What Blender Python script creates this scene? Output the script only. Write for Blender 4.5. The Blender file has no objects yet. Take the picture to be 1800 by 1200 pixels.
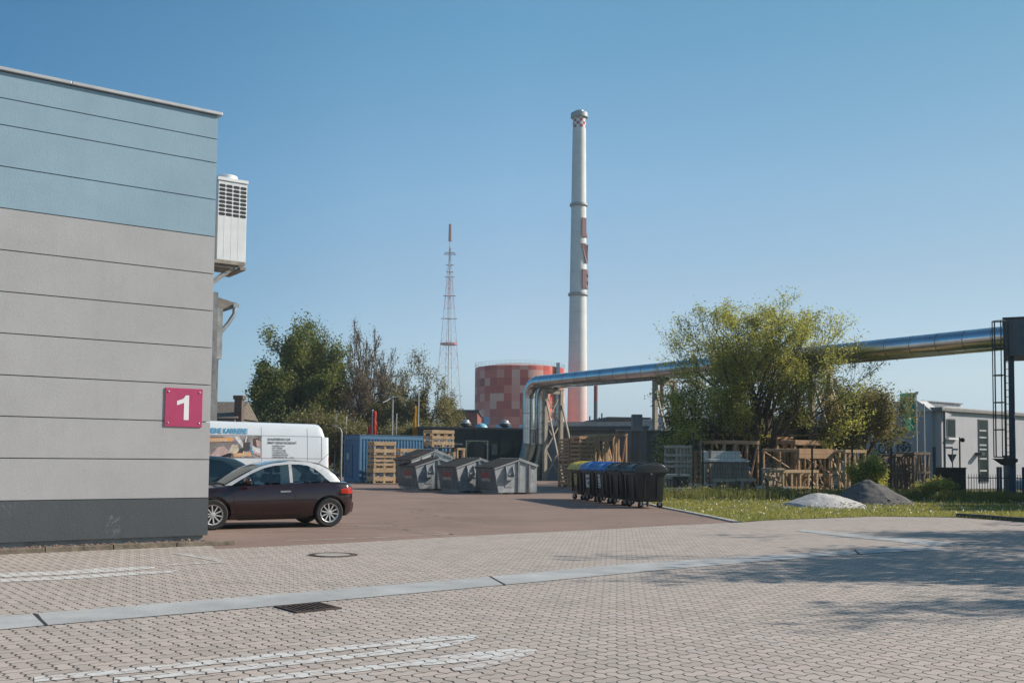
import bpy, bmesh, math, random
import numpy as np
from mathutils import Vector, Matrix, noise

R = math.radians
random.seed(7)
scene = bpy.context.scene
COL = scene.collection

# ------------------------------------------------------------------ camera
CAM_H, FOC = 1.55, 1750.0                     # eye height in metres, focal length in photograph pixels (35 mm lens)
PITCH, ROLL = math.atan(88 / 1750.0), 0.0105
PPY = 715.0                                    # the lens looks almost level; the frame is shifted upwards
DK = 0.70                                      # distances below are given for a 50 mm lens and brought to this one
CF = Vector((0, math.cos(PITCH), math.sin(PITCH)))
CU0 = Vector((0, -math.sin(PITCH), math.cos(PITCH)))
CR0 = Vector((1, 0, 0))
CR = CR0 * math.cos(ROLL) + CU0 * math.sin(ROLL)
CU = CU0 * math.cos(ROLL) - CR0 * math.sin(ROLL)
cam_data = bpy.data.cameras.new('camera')
cam = bpy.data.objects.new('camera', cam_data)
COL.objects.link(cam)
cam_data.sensor_width = 36.0
cam_data.lens = 36.0 * FOC / 1800.0
cam_data.shift_y = (PPY - 600.0) / 1800.0
cam_data.clip_start = 0.1
cam_data.clip_end = 8000
cm = Matrix.Identity(4)
for i in range(3):
    cm[i][0], cm[i][1], cm[i][2] = CR[i], CU[i], -CF[i]
cm[2][3] = CAM_H
cam.matrix_world = cm
scene.camera = cam

# ------------------------------------------------------------------ sky, sun, exposure
SUN_AZ, SUN_EL = 80.0, 31.0                   # degrees right of the view direction, degrees above the horizon
SUN_DIR = Vector((math.sin(R(SUN_AZ)) * math.cos(R(SUN_EL)), math.cos(R(SUN_AZ)) * math.cos(R(SUN_EL)), math.sin(R(SUN_EL))))
world = bpy.data.worlds.new('World')
scene.world = world
world.use_nodes = True
wn = world.node_tree
bg = wn.nodes['Background']
sky = wn.nodes.new('ShaderNodeTexSky')
sky.sky_type = 'NISHITA'
sky.sun_disc = False
sky.sun_elevation = R(SUN_EL)
sky.sun_rotation = R(SUN_AZ)
sky.altitude = 120
sky.air_density = 1.0
sky.dust_density = 0.7
sky.ozone_density = 1.6
# clear spring air: the zenith side is a deeper blue, the horizon a paler one
def wnode(t, **kw):
    n = wn.nodes.new(t)
    for k, v in kw.items():
        setattr(n, k, v)
    return n
wtc = wnode('ShaderNodeTexCoord')
wsp = wnode('ShaderNodeSeparateXYZ')
wn.links.new(wtc.outputs['Generated'], wsp.inputs[0])
wr = wnode('ShaderNodeValToRGB')
for k, (p, c) in enumerate(((0.0, (0.74, 0.92, 1.58)), (0.03, (0.88, 1.01, 1.42)), (0.075, (1.10, 1.12, 1.25)), (0.17, (0.97, 1.04, 1.09)), (0.26, (0.87, 1.12, 1.16)), (0.40, (0.53, 1.06, 1.11)), (0.7, (0.46, 0.94, 1.05)))):
    e = wr.color_ramp.elements[k] if k < 2 else wr.color_ramp.elements.new(p)
    e.position = p
    e.color = (*c, 1)
wn.links.new(wsp.outputs[2], wr.inputs[0])
wm = wnode('ShaderNodeMix', data_type='RGBA', blend_type='MULTIPLY')
wm.inputs[0].default_value = 1.0
wn.links.new(sky.outputs[0], wm.inputs[6])
wn.links.new(wr.outputs[0], wm.inputs[7])
wx = wnode('ShaderNodeMapRange')
for k, v in ((1, -0.45), (2, 0.45), (3, 0.0), (4, 1.0)):
    wx.inputs[k].default_value = v
wn.links.new(wsp.outputs[0], wx.inputs[0])
wxr = wnode('ShaderNodeValToRGB')
for k, (p, c) in enumerate(((0.0, (0.20, 0.58, 0.76)), (0.34, (0.88, 0.96, 0.985)), (0.5, (1.0, 1.0, 1.0)), (1.0, (0.70, 0.72, 0.70)))):
    e = wxr.color_ramp.elements[k] if k < 2 else wxr.color_ramp.elements.new(p)
    e.position = p
    e.color = (*c, 1)
wn.links.new(wx.outputs[0], wxr.inputs[0])
wm2 = wnode('ShaderNodeMix', data_type='RGBA', blend_type='MULTIPLY')
wm2.inputs[0].default_value = 1.0
wn.links.new(wm.outputs[2], wm2.inputs[6]); wn.links.new(wxr.outputs[0], wm2.inputs[7])
wn.links.new(wm2.outputs[2], bg.inputs[0])
bg.inputs[1].default_value = 0.099
sun_data = bpy.data.lights.new('sun', 'SUN')
sun_data.energy = 5.0
sun_data.angle = R(0.5)
sun_data.color = (1.0, 0.905, 0.79)
sun = bpy.data.objects.new('sun', sun_data)
COL.objects.link(sun)
sun.rotation_euler = SUN_DIR.to_track_quat('Z', 'Y').to_euler()
sun.location = (60, 30, 60)
scene.view_settings.view_transform = 'Standard'
scene.view_settings.look = 'None'
scene.view_settings.exposure = 0.44
scene.view_settings.gamma = 1.0
scene.cycles.max_bounces = 6
scene.cycles.transparent_max_bounces = 8
scene.cycles.use_denoising = True

# ------------------------------------------------------------------ measuring helpers (photograph pixel -> point in the place)
def ray(px, py):
    return CF * FOC + CR * (px - 900) - CU * (py - PPY)
def P(px, py, d):
    r = ray(px, py)
    return Vector((0, 0, CAM_H)) + r * (d * DK / r.y)
def G(px, py, z=0.0):
    r = ray(px, py)
    return Vector((0, 0, CAM_H)) + r * ((z - CAM_H) / r.z)
def GX(px, d):                                # ground point seen at column px, d metres away
    p = P(px, 800, d)
    d = d * DK
    for _ in range(3):
        r = p - Vector((0, 0, CAM_H))
        q = Vector((p.x, d, 0)) - Vector((0, 0, CAM_H))
        k = FOC / q.dot(CF)
        p.x += (px - 900 - q.dot(CR) * k) / k
    return Vector((p.x, d, 0))
def ZH(px, py, d):
    return P(px, py, d).z

# ------------------------------------------------------------------ materials
class NT:
    def __init__(s, nt):
        s.nt = nt
    def new(s, t, **kw):
        n = s.nt.nodes.new(t)
        for k, v in kw.items():
            setattr(n, k, v)
        return n
    def link(s, a, b):
        s.nt.links.new(a, b)
    def put(s, sock, v):
        if isinstance(v, bpy.types.NodeSocket):
            s.nt.links.new(v, sock)
        elif v is not None:
            sock.default_value = v
    def math(s, op, a, b=None, c=None):
        n = s.new('ShaderNodeMath', operation=op)
        for i, v in enumerate((a, b, c)):
            s.put(n.inputs[i], v)
        return n.outputs[0]
    def mix(s, f, a, b, blend='MIX'):
        n = s.new('ShaderNodeMix', data_type='RGBA', blend_type=blend)
        s.put(n.inputs[0], f)
        for k, v in ((6, a), (7, b)):
            s.put(n.inputs[k], v if isinstance(v, bpy.types.NodeSocket) else (*v[:3], 1))
        return n.outputs[2]
    def noise(s, vec, scale, detail=4, rough=0.55, w=False):
        n = s.new('ShaderNodeTexNoise')
        n.inputs['Scale'].default_value = scale
        n.inputs['Detail'].default_value = detail
        n.inputs['Roughness'].default_value = rough
        s.put(n.inputs['Vector'], vec)
        return n.outputs[0]
    def ramp(s, f, stops):
        n = s.new('ShaderNodeValToRGB')
        el = n.color_ramp.elements
        while len(el) < len(stops):
            el.new(0.5)
        for e, (p, c) in zip(el, stops):
            e.position = p
            e.color = (*c[:3], 1) if not isinstance(c, (int, float)) else (c, c, c, 1)
        s.put(n.inputs[0], f)
        return n.outputs[0]
    def maprange(s, v, a, b, c=0.0, d=1.0):
        n = s.new('ShaderNodeMapRange')
        s.put(n.inputs[0], v)
        for k, x in ((1, a), (2, b), (3, c), (4, d)):
            n.inputs[k].default_value = x
        return n.outputs[0]

def base_mat(name):
    m = bpy.data.materials.new(name)
    m.use_nodes = True
    t = NT(m.node_tree)
    b = m.node_tree.nodes['Principled BSDF']
    return m, t, b

MATS = {}
def mat(name, col, rough=0.7, metal=0.0, var=0.18, scale=3.0, bump=0.0, bscale=40.0, streak=0.0, spec=0.5, coat=0.0, speck=0.0, dark=None):
    """procedural surface: broad tone variation, fine grain, optional vertical streaks and bump"""
    if name in MATS:
        return MATS[name]
    m, t, b = base_mat(name)
    tc = t.new('ShaderNodeTexCoord').outputs['Object']
    dk = dark or [c * (1 - var * 1.6) for c in col]
    lt = [min(1, c * (1 + var)) for c in col]
    f = t.noise(tc, scale, 6, 0.62)
    c = t.mix(t.maprange(f, 0.3, 0.7), dk, lt)
    if streak:
        mp = t.new('ShaderNodeMapping')
        mp.inputs['Scale'].default_value = (6, 6, 0.5)
        t.link(tc, mp.inputs[0])
        s = t.noise(mp.outputs[0], 1.3, 5, 0.65)
        c = t.mix(t.maprange(s, 0.48, 0.75, 0, streak), c, [x * 0.45 for x in col])
    if speck:
        s = t.noise(tc, bscale * 2.2, 2, 0.5)
        c = t.mix(t.maprange(s, 0.35, 0.65, 0, speck), c, [x * 0.5 for x in col])
    t.link(c, b.inputs['Base Color'])
    rn = t.maprange(t.noise(tc, scale * 2.7, 4), 0.3, 0.7, max(0.03, rough - 0.08), min(1, rough + 0.08))
    t.link(rn, b.inputs['Roughness'])
    b.inputs['Metallic'].default_value = metal
    b.inputs['Specular IOR Level'].default_value = spec
    if coat:
        b.inputs['Coat Weight'].default_value = coat
        b.inputs['Coat Roughness'].default_value = 0.04
    if bump:
        bn = t.new('ShaderNodeBump')
        bn.inputs['Strength'].default_value = bump
        bn.inputs['Distance'].default_value = 0.02
        t.link(t.noise(tc, bscale, 5, 0.6), bn.inputs['Height'])
        t.link(bn.outputs[0], b.inputs['Normal'])
    MATS[name] = m
    return m

PAV_AX = R(39.0)                              # paver courses run this far (math angle) from +x
PAV_W = 0.1125
def paver_mask(t):
    """zigzag pavers 22.5 x 11.25 cm laid in herringbone: joint mask 0..1 and a random value per stone"""
    geo = t.new('ShaderNodeNewGeometry')
    sep = t.new('ShaderNodeSeparateXYZ')
    t.link(geo.outputs['Position'], sep.inputs[0])
    x, y = sep.outputs[0], sep.outputs[1]
    ca, sa = math.cos(PAV_AX) / PAV_W, math.sin(PAV_AX) / PAV_W
    u = t.math('ADD', t.math('MULTIPLY', x, ca), t.math('MULTIPLY', y, sa))
    v = t.math('SUBTRACT', t.math('MULTIPLY', x, sa), t.math('MULTIPLY', y, ca))
    wob = t.noise(geo.outputs['Position'], 2.1, 2)
    u = t.math('ADD', u, t.math('MULTIPLY', wob, 0.25))
    tri = lambda q: t.math('SUBTRACT', t.math('MULTIPLY', t.math('PINGPONG', q, 0.5), 4.0), 1.0)
    u2 = t.math('ADD', u, t.math('MULTIPLY', tri(v), 0.12))
    v2 = t.math('ADD', v, t.math('MULTIPLY', tri(u), 0.10))
    i, j = t.math('FLOOR', u2), t.math('FLOOR', v2)
    fx, fy = t.math('SUBTRACT', u2, i), t.math('SUBTRACT', v2, j)
    m = t.math('FLOORED_MODULO', t.math('SUBTRACT', i, j), 4.0)
    mk = [t.math('COMPARE', m, float(k), 0.2) for k in range(4)]
    dl, dr = t.math('ADD', fx, mk[1]), t.math('ADD', t.math('SUBTRACT', 1.0, fx), mk[0])
    db, dt = t.math('ADD', fy, mk[2]), t.math('ADD', t.math('SUBTRACT', 1.0, fy), mk[3])
    d = t.math('MINIMUM', t.math('MINIMUM', dl, dr), t.math('ADD', t.math('MINIMUM', db, dt), 0.022))
    jn = t.noise(geo.outputs['Position'], 9.0, 3)
    d = t.math('ADD', d, t.math('MULTIPLY', t.math('SUBTRACT', jn, 0.5), 0.045))
    mask = t.maprange(d, 0.040, 0.095)
    comb = t.new('ShaderNodeCombineXYZ')
    t.link(t.math('SUBTRACT', i, mk[1]), comb.inputs[0])
    t.link(t.math('SUBTRACT', j, mk[2]), comb.inputs[1])
    wnz = t.new('ShaderNodeTexWhiteNoise', noise_dimensions='2D')
    t.link(comb.outputs[0], wnz.inputs['Vector'])
    return geo.outputs['Position'], mask, wnz.outputs[0]

def paving_color(t, pos, mask, rnd):
    big = t.noise(pos, 0.22, 5, 0.6)
    c = t.ramp(rnd, [(0.0, (0.396, 0.338, 0.300)), (0.35, (0.455, 0.392, 0.346)), (0.75, (0.508, 0.433, 0.380)), (0.93, (0.497, 0.405, 0.363)), (1.0, (0.455, 0.410, 0.380))])
    c = t.mix(t.maprange(big, 0.35, 0.7, 0, 0.45), c, (0.412, 0.371, 0.335))
    mid = t.noise(pos, 1.1, 6, 0.7)
    c = t.mix(t.maprange(mid, 0.52, 0.8, 0, 0.5), c, (0.342, 0.286, 0.243))
    mp = t.new('ShaderNodeMapping')
    mp.inputs['Rotation'].default_value = (0, 0, -PAV_AX + R(6))
    mp.inputs['Scale'].default_value = (0.10, 1.7, 1)
    t.link(pos, mp.inputs[0])
    c = t.mix(t.maprange(t.noise(mp.outputs[0], 1.0, 4, 0.6), 0.54, 0.72, 0, 0.30), c, (0.263, 0.236, 0.214))
    c = t.mix(t.maprange(t.noise(pos, 0.55, 3, 0.5), 0.66, 0.74, 0, 0.30), c, (0.20, 0.18, 0.16))
    fine = t.noise(pos, 160, 2)
    c = t.mix(t.maprange(fine, 0.3, 0.7, 0, 0.22), c, (0.20, 0.18, 0.16))
    jc = t.mix(t.maprange(t.noise(pos, 3.0, 3), 0.4, 0.65), (0.035, 0.029, 0.024), (0.10, 0.082, 0.064))
    return t.mix(mask, jc, c)

def make_paving():
    m, t, b = base_mat('paving_stone')
    pos, mask, rnd = paver_mask(t)
    t.link(paving_color(t, pos, mask, rnd), b.inputs['Base Color'])
    b.inputs['Roughness'].default_value = 0.88
    b.inputs['Specular IOR Level'].default_value = 0.25
    bn = t.new('ShaderNodeBump')
    bn.inputs['Strength'].default_value = 0.5
    bn.inputs['Distance'].default_value = 0.006
    h = t.math('ADD', mask, t.math('MULTIPLY', rnd, 0.35))
    h = t.math('ADD', h, t.math('MULTIPLY', t.noise(pos, 120, 3), 0.25))
    t.link(h, bn.inputs['Height'])
    t.link(bn.outputs[0], b.inputs['Normal'])
    return m

def make_road_paint(amount, lo=0.36):
    m, t, b = base_mat('worn_white_paint')
    pos, mask, rnd = paver_mask(t)
    st = paving_color(t, pos, mask, rnd)
    wear = t.noise(pos, 5.0, 6, 0.75)
    f = t.math('MULTIPLY', t.maprange(wear, lo, lo + 0.16), mask)
    f = t.math('MULTIPLY', f, amount)
    c = t.mix(f, st, (0.60, 0.59, 0.57))
    t.link(c, b.inputs['Base Color'])
    b.inputs['Roughness'].default_value = 0.8
    return m

def make_asphalt():
    m, t, b = base_mat('reddish_asphalt')
    pos = t.new('ShaderNodeNewGeometry').outputs['Position']
    c = t.mix(t.maprange(t.noise(pos, 0.35, 6, 0.62), 0.35, 0.68), (0.228, 0.150, 0.117), (0.318, 0.215, 0.170))
    c = t.mix(t.maprange(t.noise(pos, 70, 3, 0.7), 0.35, 0.7, 0, 0.75), c, (0.145, 0.112, 0.10))
    c = t.mix(t.maprange(t.noise(pos, 34, 2, 0.5), 0.62, 0.72, 0, 0.6), c, (0.33, 0.27, 0.24))
    mp = t.new('ShaderNodeMapping')
    mp.inputs['Rotation'].default_value = (0, 0, R(-40))
    mp.inputs['Scale'].default_value = (0.12, 1.4, 1)
    t.link(pos, mp.inputs[0])
    c = t.mix(t.maprange(t.noise(mp.outputs[0], 1.0, 5, 0.6), 0.55, 0.75, 0, 0.5), c, (0.30, 0.24, 0.21))
    vo = t.new('ShaderNodeTexVoronoi', feature='DISTANCE_TO_EDGE')
    vo.inputs['Scale'].default_value = 0.16
    wv = t.new('ShaderNodeVectorMath', operation='ADD')
    t.link(pos, wv.inputs[0])
    n2 = t.new('ShaderNodeTexNoise')
    n2.inputs['Scale'].default_value = 0.9
    n2.inputs['Detail'].default_value = 5
    t.link(pos, n2.inputs['Vector'])
    t.link(n2.outputs[1], wv.inputs[1])
    t.link(wv.outputs[0], vo.inputs['Vector'])
    c = t.mix(t.maprange(vo.outputs[0], 0.0, 0.006, 0.65, 0), c, (0.07, 0.055, 0.05))
    t.link(c, b.inputs['Base Color'])
    b.inputs['Roughness'].default_value = 0.86
    b.inputs['Specular IOR Level'].default_value = 0.3
    bn = t.new('ShaderNodeBump')
    bn.inputs['Strength'].default_value = 0.6
    bn.inputs['Distance'].default_value = 0.008
    t.link(t.noise(pos, 60, 4, 0.7), bn.inputs['Height'])
    t.link(bn.outputs[0], b.inputs['Normal'])
    return m

def make_soil(name, cols, scale=0.5):
    m, t, b = base_mat(name)
    pos = t.new('ShaderNodeNewGeometry').outputs['Position']
    c = t.mix(t.maprange(t.noise(pos, scale, 7, 0.7), 0.35, 0.65), cols[0], cols[1])
    c = t.mix(t.maprange(t.noise(pos, 11, 4, 0.7), 0.45, 0.7, 0, 0.8), c, cols[2])
    t.link(c, b.inputs['Base Color'])
    b.inputs['Roughness'].default_value = 0.95
    b.inputs['Specular IOR Level'].default_value = 0.1
    bn = t.new('ShaderNodeBump')
    bn.inputs['Strength'].default_value = 0.8
    bn.inputs['Distance'].default_value = 0.05
    t.link(t.noise(pos, 14, 5, 0.7), bn.inputs['Height'])
    t.link(bn.outputs[0], b.inputs['Normal'])
    return m

def make_leaf(name, c0, c1, c2, trans=0.45, tcol=None):
    m, t, b = base_mat(name)
    geo = t.new('ShaderNodeNewGeometry')
    pos = t.new('ShaderNodeTexCoord').outputs['Object']
    c = t.mix(t.maprange(t.noise(pos, 0.55, 3), 0.35, 0.65), c0, c1)
    c = t.mix(t.maprange(t.noise(pos, 4.5, 2), 0.5, 0.72), c, c2)
    t.link(c, b.inputs['Base Color'])
    b.inputs['Roughness'].default_value = 0.55
    b.inputs['Specular IOR Level'].default_value = 0.35
    tr = t.new('ShaderNodeBsdfTranslucent')
    hs = t.new('ShaderNodeHueSaturation')
    hs.inputs['Value'].default_value = 1.7
    hs.inputs['Saturation'].default_value = 1.1
    t.link(c, hs.inputs['Color'])
    t.link(hs.outputs[0], tr.inputs[0])
    mx = t.new('ShaderNodeMixShader')
    mx.inputs[0].default_value = trans
    t.link(b.outputs[0], mx.inputs[1])
    t.link(tr.outputs[0], mx.inputs[2])
    t.link(mx.outputs[0], m.node_tree.nodes['Material Output'].inputs[0])
    return m

def make_wood(name, c0, c1, dark=0.5):
    m, t, b = base_mat(name)
    tc = t.new('ShaderNodeTexCoord').outputs['Object']
    f = t.noise(tc, 2.3, 5, 0.65)
    c = t.mix(t.maprange(f, 0.3, 0.7), c0, c1)
    mp = t.new('ShaderNodeMapping')
    mp.inputs['Scale'].default_value = (3, 3, 30)
    t.link(tc, mp.inputs[0])
    g = t.noise(mp.outputs[0], 1.6, 6, 0.7)
    c = t.mix(t.maprange(g, 0.45, 0.72, 0, dark), c, [x * 0.42 for x in c0])
    vo = t.new('ShaderNodeTexVoronoi')
    vo.inputs['Scale'].default_value = 5.0
    t.link(tc, vo.inputs['Vector'])
    c = t.mix(t.maprange(vo.outputs[0], 0.0, 0.09, 0.5, 0), c, [x * 0.3 for x in c0])
    t.link(c, b.inputs['Base Color'])
    b.inputs['Roughness'].default_value = 0.82
    b.inputs['Specular IOR Level'].default_value = 0.2
    MATS[name] = m
    return m

def make_stucco(name, col, strength=0.7):
    m, t, b = base_mat(name)
    tc = t.new('ShaderNodeTexCoord').outputs['Object']
    c = t.mix(t.maprange(t.noise(tc, 0.7, 7, 0.7), 0.3, 0.7), [x * 0.90 for x in col], [min(1, x * 1.06) for x in col])
    mp = t.new('ShaderNodeMapping')
    mp.inputs['Scale'].default_value = (3.0, 3.0, 0.35)
    t.link(tc, mp.inputs[0])
    s = t.noise(mp.outputs[0], 2.2, 6, 0.72)
    c = t.mix(t.maprange(s, 0.5, 0.8, 0, 0.22), c, [x * 0.7 for x in col])
    d = t.noise(tc, 26, 4, 0.8)
    c = t.mix(t.maprange(d, 0.60, 0.75, 0, 0.30), c, [x * 0.55 for x in col])
    t.link(c, b.inputs['Base Color'])
    b.inputs['Roughness'].default_value = 0.92
    b.inputs['Specular IOR Level'].default_value = 0.2
    bn = t.new('ShaderNodeBump')
    bn.inputs['Strength'].default_value = strength
    bn.inputs['Distance'].default_value = 0.006
    mp2 = t.new('ShaderNodeMapping')
    mp2.inputs['Scale'].default_value = (1, 1, 0.75)
    t.link(tc, mp2.inputs[0])
    t.link(t.noise(mp2.outputs[0], 42, 4, 0.75), bn.inputs['Height'])
    t.link(bn.outputs[0], b.inputs['Normal'])
    return m

def make_brick(name, c1, c2, mortar, scale=4.0):
    m, t, b = base_mat(name)
    tc = t.new('ShaderNodeTexCoord').outputs['Object']
    sep = t.new('ShaderNodeSeparateXYZ')
    t.link(tc, sep.inputs[0])
    cb = t.new('ShaderNodeCombineXYZ')
    t.link(t.math('ADD', sep.outputs[0], sep.outputs[1]), cb.inputs[0])
    t.link(sep.outputs[2], cb.inputs[1])
    br = t.new('ShaderNodeTexBrick')
    br.inputs['Scale'].default_value = scale
    br.inputs['Color1'].default_value = (*c1, 1)
    br.inputs['Color2'].default_value = (*c2, 1)
    br.inputs['Mortar'].default_value = (*mortar, 1)
    br.inputs['Mortar Size'].default_value = 0.02
    t.link(cb.outputs[0], br.inputs['Vector'])
    c = t.mix(t.maprange(t.noise(tc, 1.2, 5), 0.4, 0.75, 0, 0.5), br.outputs[0], [x * 0.5 for x in c1])
    t.link(c, b.inputs['Base Color'])
    b.inputs['Roughness'].default_value = 0.9
    return m

def make_tank_paint():
    m, t, b = base_mat('red_patchwork_cladding')
    tc = t.new('ShaderNodeTexCoord').outputs['Object']
    sep = t.new('ShaderNodeSeparateXYZ')
    t.link(tc, sep.inputs[0])
    ang = t.math('MULTIPLY', t.math('ARCTAN2', sep.outputs[1], sep.outputs[0]), 36 / (2 * math.pi))
    cells = []
    for k, (mul, zs) in enumerate(((1.0, 1.75), (0.5, 1.75), (1.0, 3.5))):
        cb = t.new('ShaderNodeCombineXYZ')
        t.link(t.math('FLOOR', t.math('MULTIPLY', ang, mul)), cb.inputs[0])
        t.link(t.math('FLOOR', t.math('DIVIDE', sep.outputs[2], zs)), cb.inputs[1])
        cb.inputs[2].default_value = 3.7 * k
        w = t.new('ShaderNodeTexWhiteNoise', noise_dimensions='3D')
        t.link(cb.outputs[0], w.inputs['Vector'])
        cells.append(w.outputs[0])
    r = t.math('ADD', t.math('MULTIPLY', cells[0], 0.68), t.math('ADD', t.math('MULTIPLY', cells[1], 0.2), t.math('MULTIPLY', cells[2], 0.12)))
    c = t.ramp(r, [(0.18, (0.40, 0.028, 0.016)), (0.36, (0.62, 0.075, 0.042)), (0.55, (0.78, 0.17, 0.11)), (0.74, (0.84, 0.42, 0.32))])
    row = t.math('FLOOR', t.math('DIVIDE', sep.outputs[2], 1.75))          # paler panels in the lower rows
    c = t.mix(t.maprange(row, 0.0, 11.0, 0.62, -0.25), c, (0.80, 0.38, 0.29))
    low = t.math('MULTIPLY', t.math('LESS_THAN', row, 5.5), t.math('GREATER_THAN', cells[0], 0.80))
    c = t.mix(low, c, (0.25, 0.46, 0.66))
    t.link(c, b.inputs['Base Color'])
    b.inputs['Roughness'].default_value = 0.55
    return m

def make_chimney_concrete(ztop):
    m, t, b = base_mat('chimney_concrete')
    tc = t.new('ShaderNodeTexCoord').outputs['Object']
    sep = t.new('ShaderNodeSeparateXYZ')
    t.link(tc, sep.inputs[0])
    z = sep.outputs[2]
    c = t.mix(t.maprange(t.noise(tc, 0.35, 6, 0.65), 0.3, 0.7), (0.58, 0.57, 0.54), (0.70, 0.69, 0.66))
    ring = t.math('LESS_THAN', t.math('FRACT', t.math('DIVIDE', z, 2.5)), 0.035)
    c = t.mix(t.math('MULTIPLY', ring, 0.35), c, (0.3, 0.3, 0.29))
    pk = t.maprange(z, 28.0, 12.0, 0.0, 0.75)                                # the shaft is painted pink towards its foot
    c = t.mix(pk, c, (0.62, 0.37, 0.335))
    ang = t.math('MULTIPLY', t.math('ARCTAN2', sep.outputs[1], sep.outputs[0]), 12 / (2 * math.pi))
    chk = t.math('FLOORED_MODULO', t.math('ADD', t.math('FLOOR', ang), t.math('FLOOR', t.math('DIVIDE', t.math('SUBTRACT', z, ztop), 0.75))), 2.0)
    top = t.math('MULTIPLY', t.math('GREATER_THAN', z, ztop - 3.0), t.math('LESS_THAN', z, ztop - 0.1))
    c = t.mix(top, c, t.mix(chk, (0.70, 0.68, 0.66), (0.38, 0.05, 0.05)))
    t.link(c, b.inputs['Base Color'])
    b.inputs['Roughness'].default_value = 0.85
    return m

def make_mast_paint():
    m, t, b = base_mat('red_white_mast_paint')
    tc = t.new('ShaderNodeTexCoord').outputs['Object']
    sep = t.new('ShaderNodeSeparateXYZ')
    t.link(tc, sep.inputs[0])
    k = t.math('FLOORED_MODULO', t.math('FLOOR', t.math('DIVIDE', sep.outputs[2], 19.0)), 2.0)
    t.link(t.mix(k, (0.50, 0.50, 0.50), (0.45, 0.12, 0.11)), b.inputs['Base Color'])
    b.inputs['Roughness'].default_value = 0.6
    return m

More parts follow.
